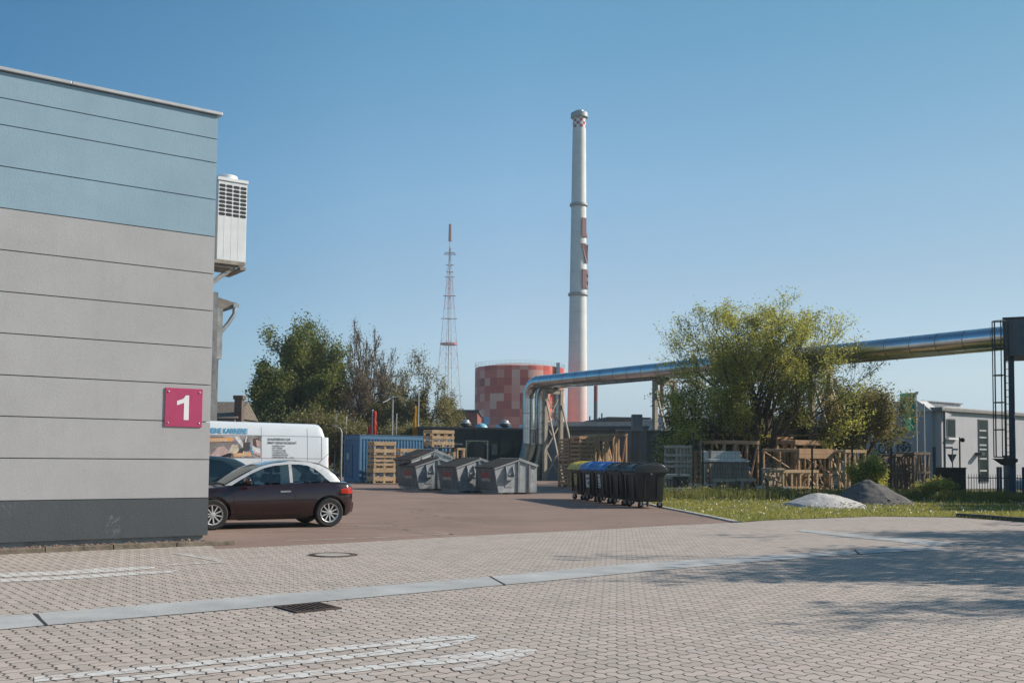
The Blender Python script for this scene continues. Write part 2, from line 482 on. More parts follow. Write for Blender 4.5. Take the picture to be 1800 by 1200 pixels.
# ------------------------------------------------------------------ mesh helpers
class MB:
    def __init__(s):
        s.v, s.f, s.parts = [], [], []
    def add(s, vs, fs):
        o = len(s.v)
        s.parts.append((o, len(s.f)))
        s.v += [tuple(p) for p in vs]
        s.f += [tuple(i + o for i in f) for f in fs]
        return s
    def box(s, x0, x1, y0, y1, z0, z1):
        vs = [(x, y, z) for z in (z0, z1) for y in (y0, y1) for x in (x0, x1)]
        return s.add(vs, [(0, 2, 3, 1), (4, 5, 7, 6), (0, 1, 5, 4), (2, 6, 7, 3), (0, 4, 6, 2), (1, 3, 7, 5)])
    def beam(s, p, q, w, h=None, up=(0, 0, 1)):
        p, q = Vector(p), Vector(q)
        h = w if h is None else h
        d = (q - p).normalized()
        u = Vector(up)
        if abs(d.dot(u)) > 0.97:
            u = Vector((1, 0, 0))
        a = d.cross(u).normalized() * (w / 2)
        b = a.cross(d).normalized() * (h / 2)
        vs = [p - a - b, p + a - b, p + a + b, p - a + b, q - a - b, q + a - b, q + a + b, q - a + b]
        return s.add(vs, [(0, 3, 2, 1), (4, 5, 6, 7), (0, 1, 5, 4), (1, 2, 6, 5), (2, 3, 7, 6), (3, 0, 4, 7)])
    def tube(s, pts, r, n=10, caps=True):
        pts = [Vector(p) for p in pts]
        rs = r if isinstance(r, (list, tuple)) else [r] * len(pts)
        vs, fs = [], []
        a = None
        for i, p in enumerate(pts):
            d = (pts[min(i + 1, len(pts) - 1)] - pts[max(i - 1, 0)]).normalized()
            if a is None:
                a = d.orthogonal().normalized()
            a = (a - d * a.dot(d)).normalized()
            b = d.cross(a)
            for k in range(n):
                t = 2 * math.pi * k / n
                vs.append(p + (a * math.cos(t) + b * math.sin(t)) * rs[i])
        for i in range(len(pts) - 1):
            for k in range(n):
                k2 = (k + 1) % n
                fs.append((i * n + k, i * n + k2, (i + 1) * n + k2, (i + 1) * n + k))
        if caps:
            fs.append(tuple(range(n))[::-1])
            fs.append(tuple((len(pts) - 1) * n + k for k in range(n)))
        return s.add(vs, fs)
    def lathe(s, prof, n=24, c=(0, 0, 0), axis='z', caps=True):
        vs, fs = [], []
        for r, z in prof:
            for k in range(n):
                t = 2 * math.pi * k / n
                q = (r * math.cos(t), r * math.sin(t), z)
                if axis == 'y':
                    q = (q[0], q[2], q[1])
                elif axis == 'x':
                    q = (q[2], q[0], q[1])
                vs.append((q[0] + c[0], q[1] + c[1], q[2] + c[2]))
        for i in range(len(prof) - 1):
            for k in range(n):
                k2 = (k + 1) % n
                fs.append((i * n + k, i * n + k2, (i + 1) * n + k2, (i + 1) * n + k))
        if caps:
            fs.append(tuple(range(n))[::-1])
            fs.append(tuple((len(prof) - 1) * n + k for k in range(n)))
        return s.add(vs, fs)
    def prism(s, poly, o, u, v, w):
        """polygon (a, b) in the plane o + a u + b v, swept along the vector w"""
        o, u, v, w = Vector(o), Vector(u), Vector(v), Vector(w)
        n = len(poly)
        b0 = [o + u * a + v * b for a, b in poly]
        vs = b0 + [p + w for p in b0]
        fs = [tuple(range(n)), tuple(range(2 * n - 1, n - 1, -1))]
        fs += [(i, (i + 1) % n, n + (i + 1) % n, n + i) for i in range(n)]
        return s.add(vs, fs)
    def loft(s, secs, close=False, caps=True):
        n = len(secs[0])
        vs = [p for q in secs for p in q]
        fs = []
        for i in range(len(secs) - 1):
            for k in range(n if close else n - 1):
                k2 = (k + 1) % n
                fs.append((i * n + k, i * n + k2, (i + 1) * n + k2, (i + 1) * n + k))
        if caps and close:
            fs.append(tuple(range(n))[::-1])
            fs.append(tuple((len(secs) - 1) * n + k for k in range(n)))
        return s.add(vs, fs)
    def ball(s, c, rx, ry=None, rz=None, n=12, m=8):
        ry, rz = ry or rx, rz or rx
        prof = [(math.sin(math.pi * i / m), -math.cos(math.pi * i / m)) for i in range(m + 1)]
        vs, fs = [], []
        for r, z in prof:
            for k in range(n):
                t = 2 * math.pi * k / n
                vs.append((c[0] + rx * max(r, 1e-3) * math.cos(t), c[1] + ry * max(r, 1e-3) * math.sin(t), c[2] + rz * z))
        for i in range(m):
            for k in range(n):
                k2 = (k + 1) % n
                fs.append((i * n + k, i * n + k2, (i + 1) * n + k2, (i + 1) * n + k))
        return s.add(vs, fs)
    def each(s, name, m, parent=None, **kw):
        """every piece added so far as an object of its own"""
        out = []
        ends = s.parts[1:] + [(len(s.v), len(s.f))]
        for (v0, f0), (v1, f1) in zip(s.parts, ends):
            q = MB()
            q.v = s.v[v0:v1]
            q.f = [tuple(i - v0 for i in f) for f in s.f[f0:f1]]
            out.append(q.build(name, m, parent, **kw))
        return out
    def build(s, name, m, parent=None, smooth=None, bevel=0.0, seg=2, recalc=True):
        me = bpy.data.meshes.new(name)
        me.from_pydata(s.v, [], s.f)
        if recalc:
            b = bmesh.new()
            b.from_mesh(me)
            bmesh.ops.recalc_face_normals(b, faces=b.faces)
            b.to_mesh(me)
            b.free()
        me.materials.append(m)
        if smooth is not None:
            for p in me.polygons:
                p.use_smooth = True
            me.set_sharp_from_angle(angle=R(smooth))
        me.update()
        o = bpy.data.objects.new(name, me)
        COL.objects.link(o)
        if parent is not None:
            o.parent = parent
        if bevel:
            md = o.modifiers.new('bevel', 'BEVEL')
            md.width = bevel
            md.segments = seg
            md.limit_method = 'ANGLE'
            md.angle_limit = R(35)
        return o

def tag(o, label=None, cat=None, group=None, kind=None):
    for k, v in (('label', label), ('category', cat), ('group', group), ('kind', kind)):
        if v:
            o[k] = v
    return o
def thing(name, label, cat, loc=(0, 0, 0), rotz=0.0, group=None):
    o = bpy.data.objects.new(name, None)
    o.empty_display_size = 0.2
    COL.objects.link(o)
    o.location = loc
    o.rotation_euler = (0, 0, rotz)
    return tag(o, label, cat, group)
def kids(o):
    return [c for c in bpy.data.objects if c.parent == o]
def dup(o, loc=None, rotz=None, label=None, parent=None):
    ch = kids(o)
    c = o.copy()
    COL.objects.link(c)
    if parent is not None:
        c.parent = parent
    if loc is not None:
        c.location = loc
    if rotz is not None:
        c.rotation_euler = (0, 0, rotz)
    if label:
        c['label'] = label
    for k in ch:
        dup(k, parent=c)
    return c
def sheet(name, pts, z, m, kind='structure', thick=0.0):
    mb = MB()
    pts = [Vector((p[0], p[1], z)) for p in pts]
    mb.add(pts, [tuple(range(len(pts)))])
    o = mb.build(name, m, recalc=False)
    me = o.data
    if me.polygons[0].normal.z < 0:
        me.flip_normals()
    b = bmesh.new(); b.from_mesh(me); bmesh.ops.triangulate(b, faces=b.faces); b.to_mesh(me); b.free()
    if kind:
        o['kind'] = kind
    return o
def text_mesh(body, size, bold=0.0, width=1.0, extrude=0.0):
    cu = bpy.data.curves.new('lettering', 'FONT')
    cu.body = body
    cu.size = size
    cu.offset = bold
    cu.extrude = extrude
    cu.align_x = 'LEFT'
    ob = bpy.data.objects.new('lettering', cu)
    COL.objects.link(ob)
    dg = bpy.context.evaluated_depsgraph_get()
    me = bpy.data.meshes.new_from_object(ob.evaluated_get(dg))
    bpy.data.objects.remove(ob)
    bpy.data.curves.remove(cu)
    if width != 1.0:
        me.transform(Matrix.Diagonal((width, 1, 1, 1)))
    return me
def lettering(name, body, size, m, parent, o, ux, uy, bold=0.0, width=1.0, extrude=0.002):
    """flat writing; ux / uy: reading direction and upright direction in the parent's space, o: lower left corner"""
    me = text_mesh(body, size, bold, width, extrude)
    ux, uy = Vector(ux).normalized(), Vector(uy).normalized()
    n = ux.cross(uy)
    M = Matrix.Identity(4)
    for i in range(3):
        M[i][0], M[i][1], M[i][2], M[i][3] = ux[i], uy[i], n[i], o[i]
    me.transform(M)
    me.materials.clear()
    me.materials.append(m)
    ob = bpy.data.objects.new(name, me)
    COL.objects.link(ob)
    ob.parent = parent
    return ob

A45 = R(31)
# shared materials
M_PAVING, M_ASPHALT = make_paving(), make_asphalt()
M_BLACK = mat('black_rubber', (0.012, 0.012, 0.013), 0.75)
M_STEEL = mat('galvanised_steel', (0.36, 0.38, 0.40), 0.45, 0.7, var=0.15, scale=5)
M_DARKSTEEL = mat('dark_steel', (0.045, 0.05, 0.055), 0.55, 0.3)
M_WHITE = mat('white_enamel', (0.78, 0.78, 0.77), 0.35, var=0.05)
M_GLASS = mat('dark_glass', (0.012, 0.018, 0.02), 0.06, 0.0, var=0.3, spec=0.9)
M_CONC = mat('concrete', (0.40, 0.39, 0.36), 0.9, var=0.2, scale=1.5, bump=0.3, streak=0.4)
M_WOOD = make_wood('pale_timber', (0.42, 0.28, 0.16), (0.62, 0.46, 0.29), 0.65)
M_WOODB = make_wood('brown_timber', (0.40, 0.24, 0.14), (0.54, 0.35, 0.215))
M_WOODW = make_wood('weathered_timber', (0.36, 0.32, 0.27), (0.52, 0.46, 0.38))
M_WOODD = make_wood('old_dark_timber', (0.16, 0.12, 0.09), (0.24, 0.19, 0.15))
M_GREYWOOD = make_wood('grey_board', (0.52, 0.50, 0.47), (0.66, 0.64, 0.60), 0.35)
M_WRAP = mat('plastic_wrapped_goods', (0.34, 0.36, 0.40), 0.22, var=0.6, scale=6, spec=0.6)
M_BARK = mat('bark', (0.10, 0.078, 0.06), 0.95, var=0.3, scale=6, bump=0.4, bscale=25)

# ================================================================== SETTING: ground, asphalt, paving, lawn
M_GROUND = make_soil('dry_ground', ((0.10, 0.10, 0.055), (0.15, 0.13, 0.085), (0.08, 0.085, 0.045)))
M_TURF = make_soil('turf_soil', ((0.085, 0.11, 0.03), (0.14, 0.16, 0.045), (0.20, 0.19, 0.085)), 0.9)
gb = MB()
gb.lathe([(0.02, 0), (60, 0), (400, 0), (6000, 0)], n=48, caps=False)
g0 = gb.build('ground', M_GROUND)
g0['kind'] = 'structure'
if g0.data.polygons[0].normal.z < 0:
    g0.data.flip_normals()

bound = [(-400, 962), (0, 958), (366, 953), (378, 966), (450, 962.5), (625, 954), (800, 944), (900, 938.5), (1050, 931.5), (1177, 924), (1295, 919)]
bw = [G(*p) for p in bound]
lawn_left = [(1295, 918.5), (1250, 909), (1200, 899), (1166, 892.5), (1130, 884)]
lw = [G(*p) for p in lawn_left]
asph = bw + lw[1:] + [Vector((4.6, 46, 0)), Vector((5.5, 92, 0)), Vector((-80, 92, 0)), Vector((-80, 6, 0))]
sheet('asphalt_yard', asph, 0.006, M_ASPHALT)
lawn_front = [(1295, 918.5), (1350, 915), (1430, 912), (1537, 908), (1683, 910), (1800, 918), (2100, 938)]
lf = [G(*p) for p in lawn_front]
pave = [Vector((-30, -6, 0))] + bw + lf[1:] + [Vector((60, 17, 0)), Vector((60, -6, 0))]
sheet('block_paving', pave, 0.012, M_PAVING)
lawn = list(reversed(lw)) + lf[1:] + [Vector((60, 17, 0)), Vector((60, 52, 0)), Vector((5.0, 52, 0)), Vector((4.62, 46, 0))]
sheet('lawn', lawn, 0.018, M_TURF)

# pale concrete drainage channel across the paving, with a branch running back to the lawn
M_CHANNEL = mat('channel_concrete', (0.43, 0.435, 0.43), 0.85, var=0.18, scale=1.2, bump=0.25, bscale=60, streak=0.0, speck=0.35)
ct = [(-300, 1108), (0, 1085), (62, 1081)], [(66, 1080.5), (450, 1049.5), (860, 1015.5)], [(864, 1015), (1124, 991), (1350, 977), (1440, 972), (1500, 968)], [(1504, 967.6), (1578, 963.5), (1640, 962.5)]
cb_ = [(-300, 1136), (0, 1109.5), (78, 1102)], [(82, 1101.6), (450, 1070), (885, 1030)], [(889, 1029.6), (1140, 1005.5), (1350, 987), (1440, 980), (1508, 975.2)], [(1512, 975), (1582, 970.5), (1660, 968)]
ch = MB()
for a, b in zip(ct, cb_):
    pa = [G(*p) for p in a]; pb = [G(*p) for p in b]
    pts = [Vector((p.x, p.y, 0.019)) for p in pa + pb[::-1]]
    ch.add(pts, [tuple(range(len(pts)))])
br_a = [G(1640, 961.5), G(1575, 953.0), G(1480, 943.5), G(1400, 934.0)]
br_b = [G(1700, 957.5), G(1612, 949.0), G(1505, 940.0), G(1412, 931.5)]
ch.add([Vector((p.x, p.y, 0.0185)) for p in br_a + br_b[::-1]], [tuple(range(8))])
co = ch.build('drainage_channel', M_CHANNEL, recalc=False)
co['kind'] = 'structure'
bme = bmesh.new(); bme.from_mesh(co.data)
for f in bme.faces:
    if f.normal.z < 0: f.normal_flip()
bmesh.ops.triangulate(bme, faces=bme.faces); bme.to_mesh(co.data); bme.free()
jt = MB()
for (a, b) in (((60, 1081), (82, 1102)), ((861, 1015), (888, 1030)), ((1502, 967.7), (1511, 975.2))):
    p, q = G(*a), G(*b)
    jt.beam((p.x, p.y, 0.019), (q.x, q.y, 0.019), 0.026, 0.006)
o = jt.build('channel_joint', mat('joint_dirt', (0.03, 0.028, 0.025), 0.95)); o['kind'] = 'structure'

# white arrow paint on the paving
def paint_strip(upper, lower, m, z=0.0165):
    pa = [G(*p) for p in upper]; pb = [G(*p) for p in lower]
    o = sheet('painted_marking', pa + pb[::-1], z, m)
    return o
M_PAINT, M_PAINT2 = make_road_paint(0.93, 0.355), make_road_paint(0.7, 0.45)
paint_strip([(60, 1193), (250, 1175), (450, 1154.5), (640, 1134), (760, 1121), (835, 1118)], [(60, 1202), (250, 1184), (450, 1163), (640, 1142), (720, 1134), (842, 1123)], M_PAINT)
paint_strip([(200, 1194), (450, 1170), (640, 1150), (740, 1134), (842, 1123.5)], [(200, 1203), (450, 1178.5), (640, 1158), (765, 1143), (815, 1133)], M_PAINT)
paint_strip([(420, 1196), (560, 1181), (690, 1168), (820, 1150), (905, 1142), (948, 1145)], [(420, 1206), (560, 1191), (690, 1177), (800, 1168), (880, 1160), (935, 1152)], M_PAINT, 0.0166)
paint_strip([(790, 1176), (860, 1163), (948, 1146)], [(800, 1183), (850, 1178), (935, 1154)], M_PAINT2, 0.0162)
paint_strip([(-40, 1011), (120, 1004), (190, 999), (275, 997)], [(-40, 1018), (120, 1011), (200, 1006), (268, 1001)], M_PAINT)
paint_strip([(-40, 1021), (110, 1015), (200, 1008.5), (314, 1003.5)], [(-40, 1027), (110, 1020), (200, 1014.5), (300, 1008)], M_PAINT)
paint_strip([(312, 972.5), (370, 980), (400, 987)], [(302, 974.5), (352, 982.5), (392, 990)], M_PAINT2)
paint_strip([(290, 993), (340, 990.5), (398, 987.5)], [(290, 996), (340, 993), (398, 990)], M_PAINT2, 0.0162)
# faded bay lines on the asphalt
M_FADED = mat('faded_white_line', (0.40, 0.33, 0.30), 0.85, var=0.35, scale=9)
for (a, b, w) in (((560, 927.5), (690, 925.2), 0.09), ((500, 951), (702, 943.5), 0.09), ((722, 941.5), (800, 938.5), 0.09), ((765, 936.5), (796, 939), 0.10), ((725, 931), (745, 931.4), 0.08), ((420, 936), (520, 932), 0.07), ((800, 918), (860, 923.5), 0.06)):
    p, q = G(*a), G(*b)
    d = (q - p).normalized(); n = Vector((-d.y, d.x, 0)) * w / 2
    sheet('bay_line', [p - n, q - n, q + n, p + n], 0.0105, M_FADED)

# kerbs
M_KERB = mat('kerb_stone', (0.44, 0.43, 0.40), 0.9, var=0.25, scale=2.5, bump=0.3)
kb = MB()
for p, q in zip(lw[:-1], lw[1:]):
    kb.beam((p.x, p.y, 0.02), (q.x, q.y, 0.02), 0.16, 0.05)
p, q = lw[-1], Vector((4.6, 46, 0))
kb.beam((p.x, p.y, 0.02), (q.x, q.y, 0.02), 0.16, 0.05)
o = kb.build('lawn_kerb', M_KERB); o['kind'] = 'structure'
kb = MB()
for a, b in (((1683, 909), (1745, 913)), ((1746, 913.2), (1812, 918.5)), ((1813, 918.6), (2100, 937.5))):
    p, q = G(*a), G(*b)
    kb.beam((p.x, p.y, 0.05), (q.x, q.y, 0.05), 0.12, 0.14)
o = kb.build('raised_kerb', mat('dark_kerb', (0.10, 0.095, 0.085), 0.9, var=0.3, scale=4)); o['kind'] = 'structure'

# manhole cover and drain grate lie in the paving
mp_ = G(585, 976)
mh = thing('manhole_cover', 'round manhole cover with pale concrete centre set in the paving', 'manhole cover', (mp_.x, mp_.y, 0.012))
MB().lathe([(0.001, 0.004), (0.27, 0.004), (0.27, 0.001)], 40, caps=False).build('cover_plate', mat('manhole_concrete', (0.36, 0.33, 0.29), 0.9, var=0.2, bump=0.3), mh)
MB().lathe([(0.27, 0.002), (0.28, 0.010), (0.325, 0.010), (0.33, 0.003), (0.39, 0.002)], 40, caps=False).build('rim_ring', mat('rusty_iron', (0.085, 0.06, 0.045), 0.8, 0.3, var=0.4, scale=9), mh)
gp = G(541, 1070)
dg_ = thing('drain_grate', 'rusty slotted iron drain grate beside the pale concrete channel', 'drain grate', (gp.x, gp.y, 0.012), PAV_AX)
MB().box(-0.25, 0.25, -0.25, 0.25, 0.0005, 0.002).build('pit', mat('drain_pit', (0.008, 0.008, 0.008), 1.0), dg_)
g = MB()
g.box(-0.25, 0.25, -0.25, -0.19, 0.003, 0.014).box(-0.25, 0.25, 0.19, 0.25, 0.003, 0.014).box(-0.25, -0.21, -0.19, 0.19, 0.003, 0.014).box(0.21, 0.25, -0.19, 0.19, 0.003, 0.014)
for k in range(7):
    x = -0.17 + k * 0.057
    g.box(x - 0.013, x + 0.013, -0.19, 0.19, 0.003, 0.0135)
g.build('grate_frame', mat('rusty_cast_iron', (0.075, 0.05, 0.04), 0.75, 0.3, var=0.45, scale=11), dg_)


# ================================================================== BUILDING with the number sign
M_BLUE = make_stucco('pale_blue_stucco', (0.275, 0.39, 0.465))
M_GREY = make_stucco('light_grey_stucco', (0.405, 0.40, 0.405))
M_PLINTH = make_stucco('dark_grey_stucco', (0.09, 0.10, 0.108), 0.9)
def add_scuffs(m):
    t = NT(m.node_tree)
    b = m.node_tree.nodes['Principled BSDF']
    src = b.inputs['Base Color'].links[0].from_socket
    tc = t.new('ShaderNodeTexCoord').outputs['Object']
    f = t.math('MULTIPLY', t.maprange(t.noise(tc, 1.7, 2), 0.60, 0.68), t.maprange(t.noise(tc, 14, 5, 0.8), 0.52, 0.62))
    t.link(t.mix(t.math('MULTIPLY', f, 0.55), src, (0.26, 0.27, 0.28)), b.inputs['Base Color'])
add_scuffs(M_PLINTH)
M_COPING = mat('zinc_coping', (0.50, 0.50, 0.50), 0.5, 0.35, var=0.12, scale=2)
WC = G(364, 954.0)                            # wall corner on the ground
WROT = R(35)
hall = thing('industrial_hall', 'pale blue and grey rendered hall with dark plinth beside the maroon car', 'building', (WC.x, WC.y, 0), WROT)
zs = [ZH(373, y, WC.y / DK) for y in (874.5, 807.3, 741.5, 676.8, 611.5, 546.5, 481.5, 416.3, 351.3, 286.8, 245.2, 204.0)]
MB().box(-16, -0.06, 0.06, 9, 0, zs[11] - 0.02).build('wall_core', mat('groove_shadow_render', (0.26, 0.27, 0.27), 0.9), hall)
def panels(z0, z1):
    mb = MB()
    for a, b in zip(zs[:-1], zs[1:]):
        if a >= z0 - 0.01 and b <= z1 + 0.01:
            mb.box(-16, 0, 0, 0.06, a + 0.008, b - 0.008)
            mb.box(-0.06, 0, 0.0605, 9, a + 0.008, b - 0.008)
    return mb
panels(zs[0], zs[7]).build('lower_cladding', M_GREY, hall)
panels(zs[7], zs[11]).build('upper_cladding', M_BLUE, hall)
MB().box(-16, 0.004, -0.004, 0.06, 0.14, zs[0] - 0.005).box(-0.06, 0.004, 0.0605, 9, 0.14, zs[0] - 0.005).build('plinth', M_PLINTH, hall)
MB().box(-16, -0.075, 0.075, 9, 0.0, 0.139).build('recessed_base', mat('base_render', (0.16, 0.18, 0.19), 0.9, bump=0.4), hall)
MB().box(-16, -7.67, -0.055, 9, zs[11] + 0.008, zs[11] + 0.062).box(-7.664, -2.44, -0.055, 9, zs[11] + 0.008, zs[11] + 0.062).box(-2.434, 0.065, -0.055, 9, zs[11] + 0.008, zs[11] + 0.062).build('coping', M_COPING, hall, bevel=0.008)
# the taller rear wing: its far end wall carries the ventilation unit
MB().box(-12, 6.2, 20.0, 34, 0, 11.2).build('rear_wing', make_stucco('wing_render', (0.36, 0.36, 0.35)), hall)
MB().box(-12.1, 6.23, 19.97, 34.1, 11.202, 11.27).build('wing_coping', M_COPING, hall)
# kerb and loose stones along the foot of the wall
kb = MB()
for k in range(16):
    kb.box(-15.7 + k * 1.0, -14.712 + k * 1.0, -0.62, -0.54, 0.0, 0.085 + 0.004 * (k % 3))
o = kb.build('wall_kerb', mat('mossy_kerb', (0.20, 0.165, 0.125), 0.95, var=0.35, scale=5, bump=0.5), bevel=0.01); o.location = (WC.x, WC.y, 0); o.rotation_euler = (0, 0, WROT); o['kind'] = 'structure'
gv = MB()
for k in range(1500):
    x, y = random.uniform(-12, -0.1), random.uniform(-0.53, 0.06)
    s = random.uniform(0.012, 0.034)
    gv.ball((x, y, 0.03 + s * 0.5 + random.uniform(0, 0.02)), s, s * random.uniform(0.6, 1), s * random.uniform(0.5, 0.9), 5, 3)
o = gv.build('gravel', mat('mixed_pebbles', (0.22, 0.15, 0.12), 0.9, var=0.5, scale=18)); o.location = (WC.x, WC.y, 0); o.rotation_euler = (0, 0, WROT)
tag(o, 'loose reddish pebbles along the foot of the wall', 'gravel', kind='stuff')
# magenta number sign
sg = thing('number_sign', 'magenta square sign with a white number one on the grey wall', 'sign', (WC.x - 0.47 * math.cos(WROT), WC.y - 0.47 * math.sin(WROT), 2.01), WROT)
MB().box(-0.32, 0.32, -0.020, -0.004, 0, 0.665).build('sign_board', mat('magenta_board', (0.42, 0.045, 0.125), 0.45, var=0.06), sg, bevel=0.004)
MB().prism([(0.0, 0.12), (0.085, 0.12), (0.085, 0.545), (0.03, 0.545), (-0.02, 0.48), (-0.12, 0.445), (-0.12, 0.37), (0.0, 0.415)], (0, -0.0205, 0), (1, 0, 0), (0, 0, 1), (0, -0.003, 0)).build('numeral', M_WHITE, sg)
for sx in (-0.265, 0.265):
    for sz in (0.065, 0.60):
        MB().lathe([(0.014, 0), (0.014, -0.008), (0.006, -0.012)], 10, (sx, -0.0205, sz), 'y').build('screw', M_STEEL, sg)

# roof-side air handling unit on brackets
def hall_pt(x, y, z=0.0):
    c = math.cos(WROT); s = math.sin(WROT)
    return (WC.x + x * c - y * s, WC.y + x * s + y * c, z)
ac = thing('ventilation_unit', 'white louvred air unit on steel brackets high beside the blue wall', 'air unit', hall_pt(6.70, 20.2, 9.0), WROT)
ac.scale = (1.33, 1.5, 1.66)
MB().box(0, 0.86, 0, 1.2, 0, 1.86).build('housing', mat('white_sheet_metal', (0.70, 0.71, 0.71), 0.45, var=0.06, scale=2), ac, bevel=0.012)
lid = MB().box(-0.02, 0.885, -0.025, 1.22, 1.862, 1.935)
for x in (0.20, 0.41, 0.62):
    lid.box(x - 0.004, x + 0.004, -0.0035, -0.0005, 0.03, 1.85)
lid.build('top_cover', M_WHITE, ac, bevel=0.006)
lv = MB()
for ci, x in enumerate((0.03, 0.235, 0.445, 0.655)):
    for k in range(8):
        z = 1.04 + k * 0.095
        pts = []
        for t in range(8):
            pts.append((0.05 * 0 + x + 0.0375 + 0.0375 * math.cos(R(90 + t * 180 / 7)), z + 0.0345 + 0.0345 * math.sin(R(90 + t * 180 / 7))))
        for t in range(8):
            pts.append((x + 0.150 + 0.0375 * math.cos(R(-90 + t * 180 / 7)), z + 0.0345 + 0.0345 * math.sin(R(-90 + t * 180 / 7))))
        lv.prism(pts, (0, -0.0045, 0), (1, 0, 0), (0, 0, 1), (0, 0.003, 0))
lv.build('louvre_slots', mat('louvre_black', (0.012, 0.013, 0.016), 0.6), ac)
MB().lathe([(0.30, 1.937), (0.30, 2.06), (0.27, 2.075), (0.26, 2.0), (0.05, 1.98)], 28, (0.42, 0.45, 0)).build('fan_collar', M_WHITE, ac, smooth=40)
br = MB()
for y in (0.12, 1.05):
    br.box(-0.13, 0.84, y - 0.04, y + 0.04, -0.12, -0.003)
    br.beam((0.60, y, -0.13), (-0.13, y, -0.62), 0.05)
br.box(0.70, 0.86, -0.03, 1.2, -0.19, -0.122).box(-0.1, 0.84, -0.02, 0.015, -0.085, -0.004)
br.build('bracket', mat('bracket_steel', (0.30, 0.26, 0.22), 0.7, 0.3, var=0.3), ac)
# eave with gutter and rainwater pipe, lower on the same wing
ev = thing('eave_canopy', 'weathered eave with gutter and bent rainwater pipe below the white air unit', 'canopy', hall_pt(6.75, 20.0, -0.25), WROT)
ev.scale = (1.56, 1.56, 1.56)
MB().box(-0.23, -0.001, 0.02, 6, 0.42, 5.1).build('wall_return', mat('pilaster_render', (0.21, 0.215, 0.22), 0.9, var=0.25, scale=3, streak=0.5), ev)
MB().prism([(0, 4.66), (0.80, 4.92), (0.80, 5.03), (0, 5.20)], (0.01, 1.0, 0), (1, 0, 0), (0, 0, 1), (0, 6, 0)).build('eave', mat('eave_board', (0.20, 0.185, 0.165), 0.85, var=0.3, scale=3), ev)
MB().box(0.0, 0.28, 0.85, 1.25, 4.45, 4.62).box(0.05, 0.22, 0.3, 0.9, 3.5, 4.75).build('boxed_bay', mat('zinc_box', (0.30, 0.31, 0.31), 0.6, 0.2, var=0.3, scale=4, streak=0.4), ev)
gt = MB()
gt.loft([[(0.76 + 0.075 * math.cos(R(a)), y, 4.98 + 0.075 * math.sin(R(a))) for a in range(180, 361, 20)] for y in (0.9, 7.0)], caps=False)
gt.box(0.69, 0.83, 0.885, 0.90, 4.905, 5.0)
gt.tube([(0.76, 1.0, 4.92), (0.75, 1.0, 4.74), (0.62, 1.0, 4.52), (0.34, 1.0, 4.15), (0.24, 1.0, 3.98), (0.22, 1.0, 3.7), (0.22, 1.0, 0.42)], 0.052, 12)
gt.build('gutter_pipe', M_STEEL, ev, smooth=50)
MB().box(0.0, 0.12, 0.25, 0.95, 0.42, 3.49).build('pilaster', mat('pilaster_render', (0.21, 0.215, 0.22), 0.9, var=0.25, scale=3, streak=0.5), ev)

# ================================================================== CARS
def interp(x, tab):
    for a, b in zip(tab[:-1], tab[1:]):
        if x <= b[0]:
            t = 0 if b[0] == a[0] else max(0, min(1, (x - a[0]) / (b[0] - a[0])))
            t2 = t
            return [p + (q - p) * t2 for p, q in zip(a[1:], b[1:])]
    return list(tab[-1][1:])
BODY = [(-0.60, 0.50, 0.42, 0.70), (-0.585, 0.66, 0.34, 0.82), (-0.54, 0.755, 0.28, 0.91), (-0.43, 0.825, 0.235, 0.955), (-0.25, 0.862, 0.215, 0.965), (0.1, 0.872, 0.20, 0.96), (0.6, 0.872, 0.195, 0.945), (1.2, 0.872, 0.195, 0.925), (1.8, 0.872, 0.195, 0.905), (2.2, 0.868, 0.20, 0.885), (2.6, 0.862, 0.205, 0.84), (2.9, 0.825, 0.215, 0.79), (3.08, 0.75, 0.225, 0.735), (3.2, 0.64, 0.24, 0.68), (3.27, 0.46, 0.28, 0.60)]
def body_sec(x):
    w, zb, zt = interp(x, BODY)
    h = zt - zb
    return [(0, zb), (w * 0.86, zb), (w * 0.955, zb + h * 0.10), (w * 0.972, zb + h * 0.22), (w * 0.985, zb + h * 0.30), (w, zb + h * 0.50), (w * 0.993, zb + h * 0.66), (w * 0.975, zb + h * 0.80), (w * 0.945, zb + h * 0.92), (w * 0.90, zb + h * 0.985), (w * 0.80, zt + 0.004), (w * 0.4, zt + 0.035), (0, zt + 0.045)]
def side_y(x, z):
    s = body_sec(x)[1:10]
    for a, b in zip(s[:-1], s[1:]):
        if a[1] <= z <= b[1]:
            return a[0] + (b[0] - a[0]) * (z - a[1]) / max(1e-6, b[1] - a[1])
    return s[-1][0] if z > s[-1][1] else s[0][0]
ROOF = [(2.26, 0.885), (1.98, 1.045), (1.70, 1.195), (1.45, 1.305), (1.2, 1.37), (0.95, 1.405), (0.65, 1.418), (0.35, 1.402), (0.05, 1.352), (-0.16, 1.265), (-0.32, 1.14), (-0.42, 1.02), (-0.46, 0.94)]
def rear_in(x):                               # draws the rear of the cabin forward, leaving a short deck
    return x if x > 0.5 else x + 0.12 * min(1.0, (0.5 - x) / 0.6)
ROOF = [(rear_in(x), z) for x, z in ROOF]
def roof_z(x):
    for a, b in zip(ROOF[:-1], ROOF[1:]):
        if b[0] <= x <= a[0]:
            return a[1] + (b[1] - a[1]) * (a[0] - x) / (a[0] - b[0])
    return ROOF[0][1] if x > ROOF[0][0] else ROOF[-1][1]
def gh_y(x, z):
    w = 0.805 - (z - 0.90) * 0.40
    zr = roof_z(x)
    k = max(0.0, 1 - (zr - z) / 0.10)
    w -= 0.075 * k * k
    if x < 0.1:
        w *= 1 - 0.13 * min(1, ((0.1 - x) / 0.62) ** 2)
    if x > 1.7:
        w *= 1 - 0.03 * ((x - 1.7) / 0.56)
    return w
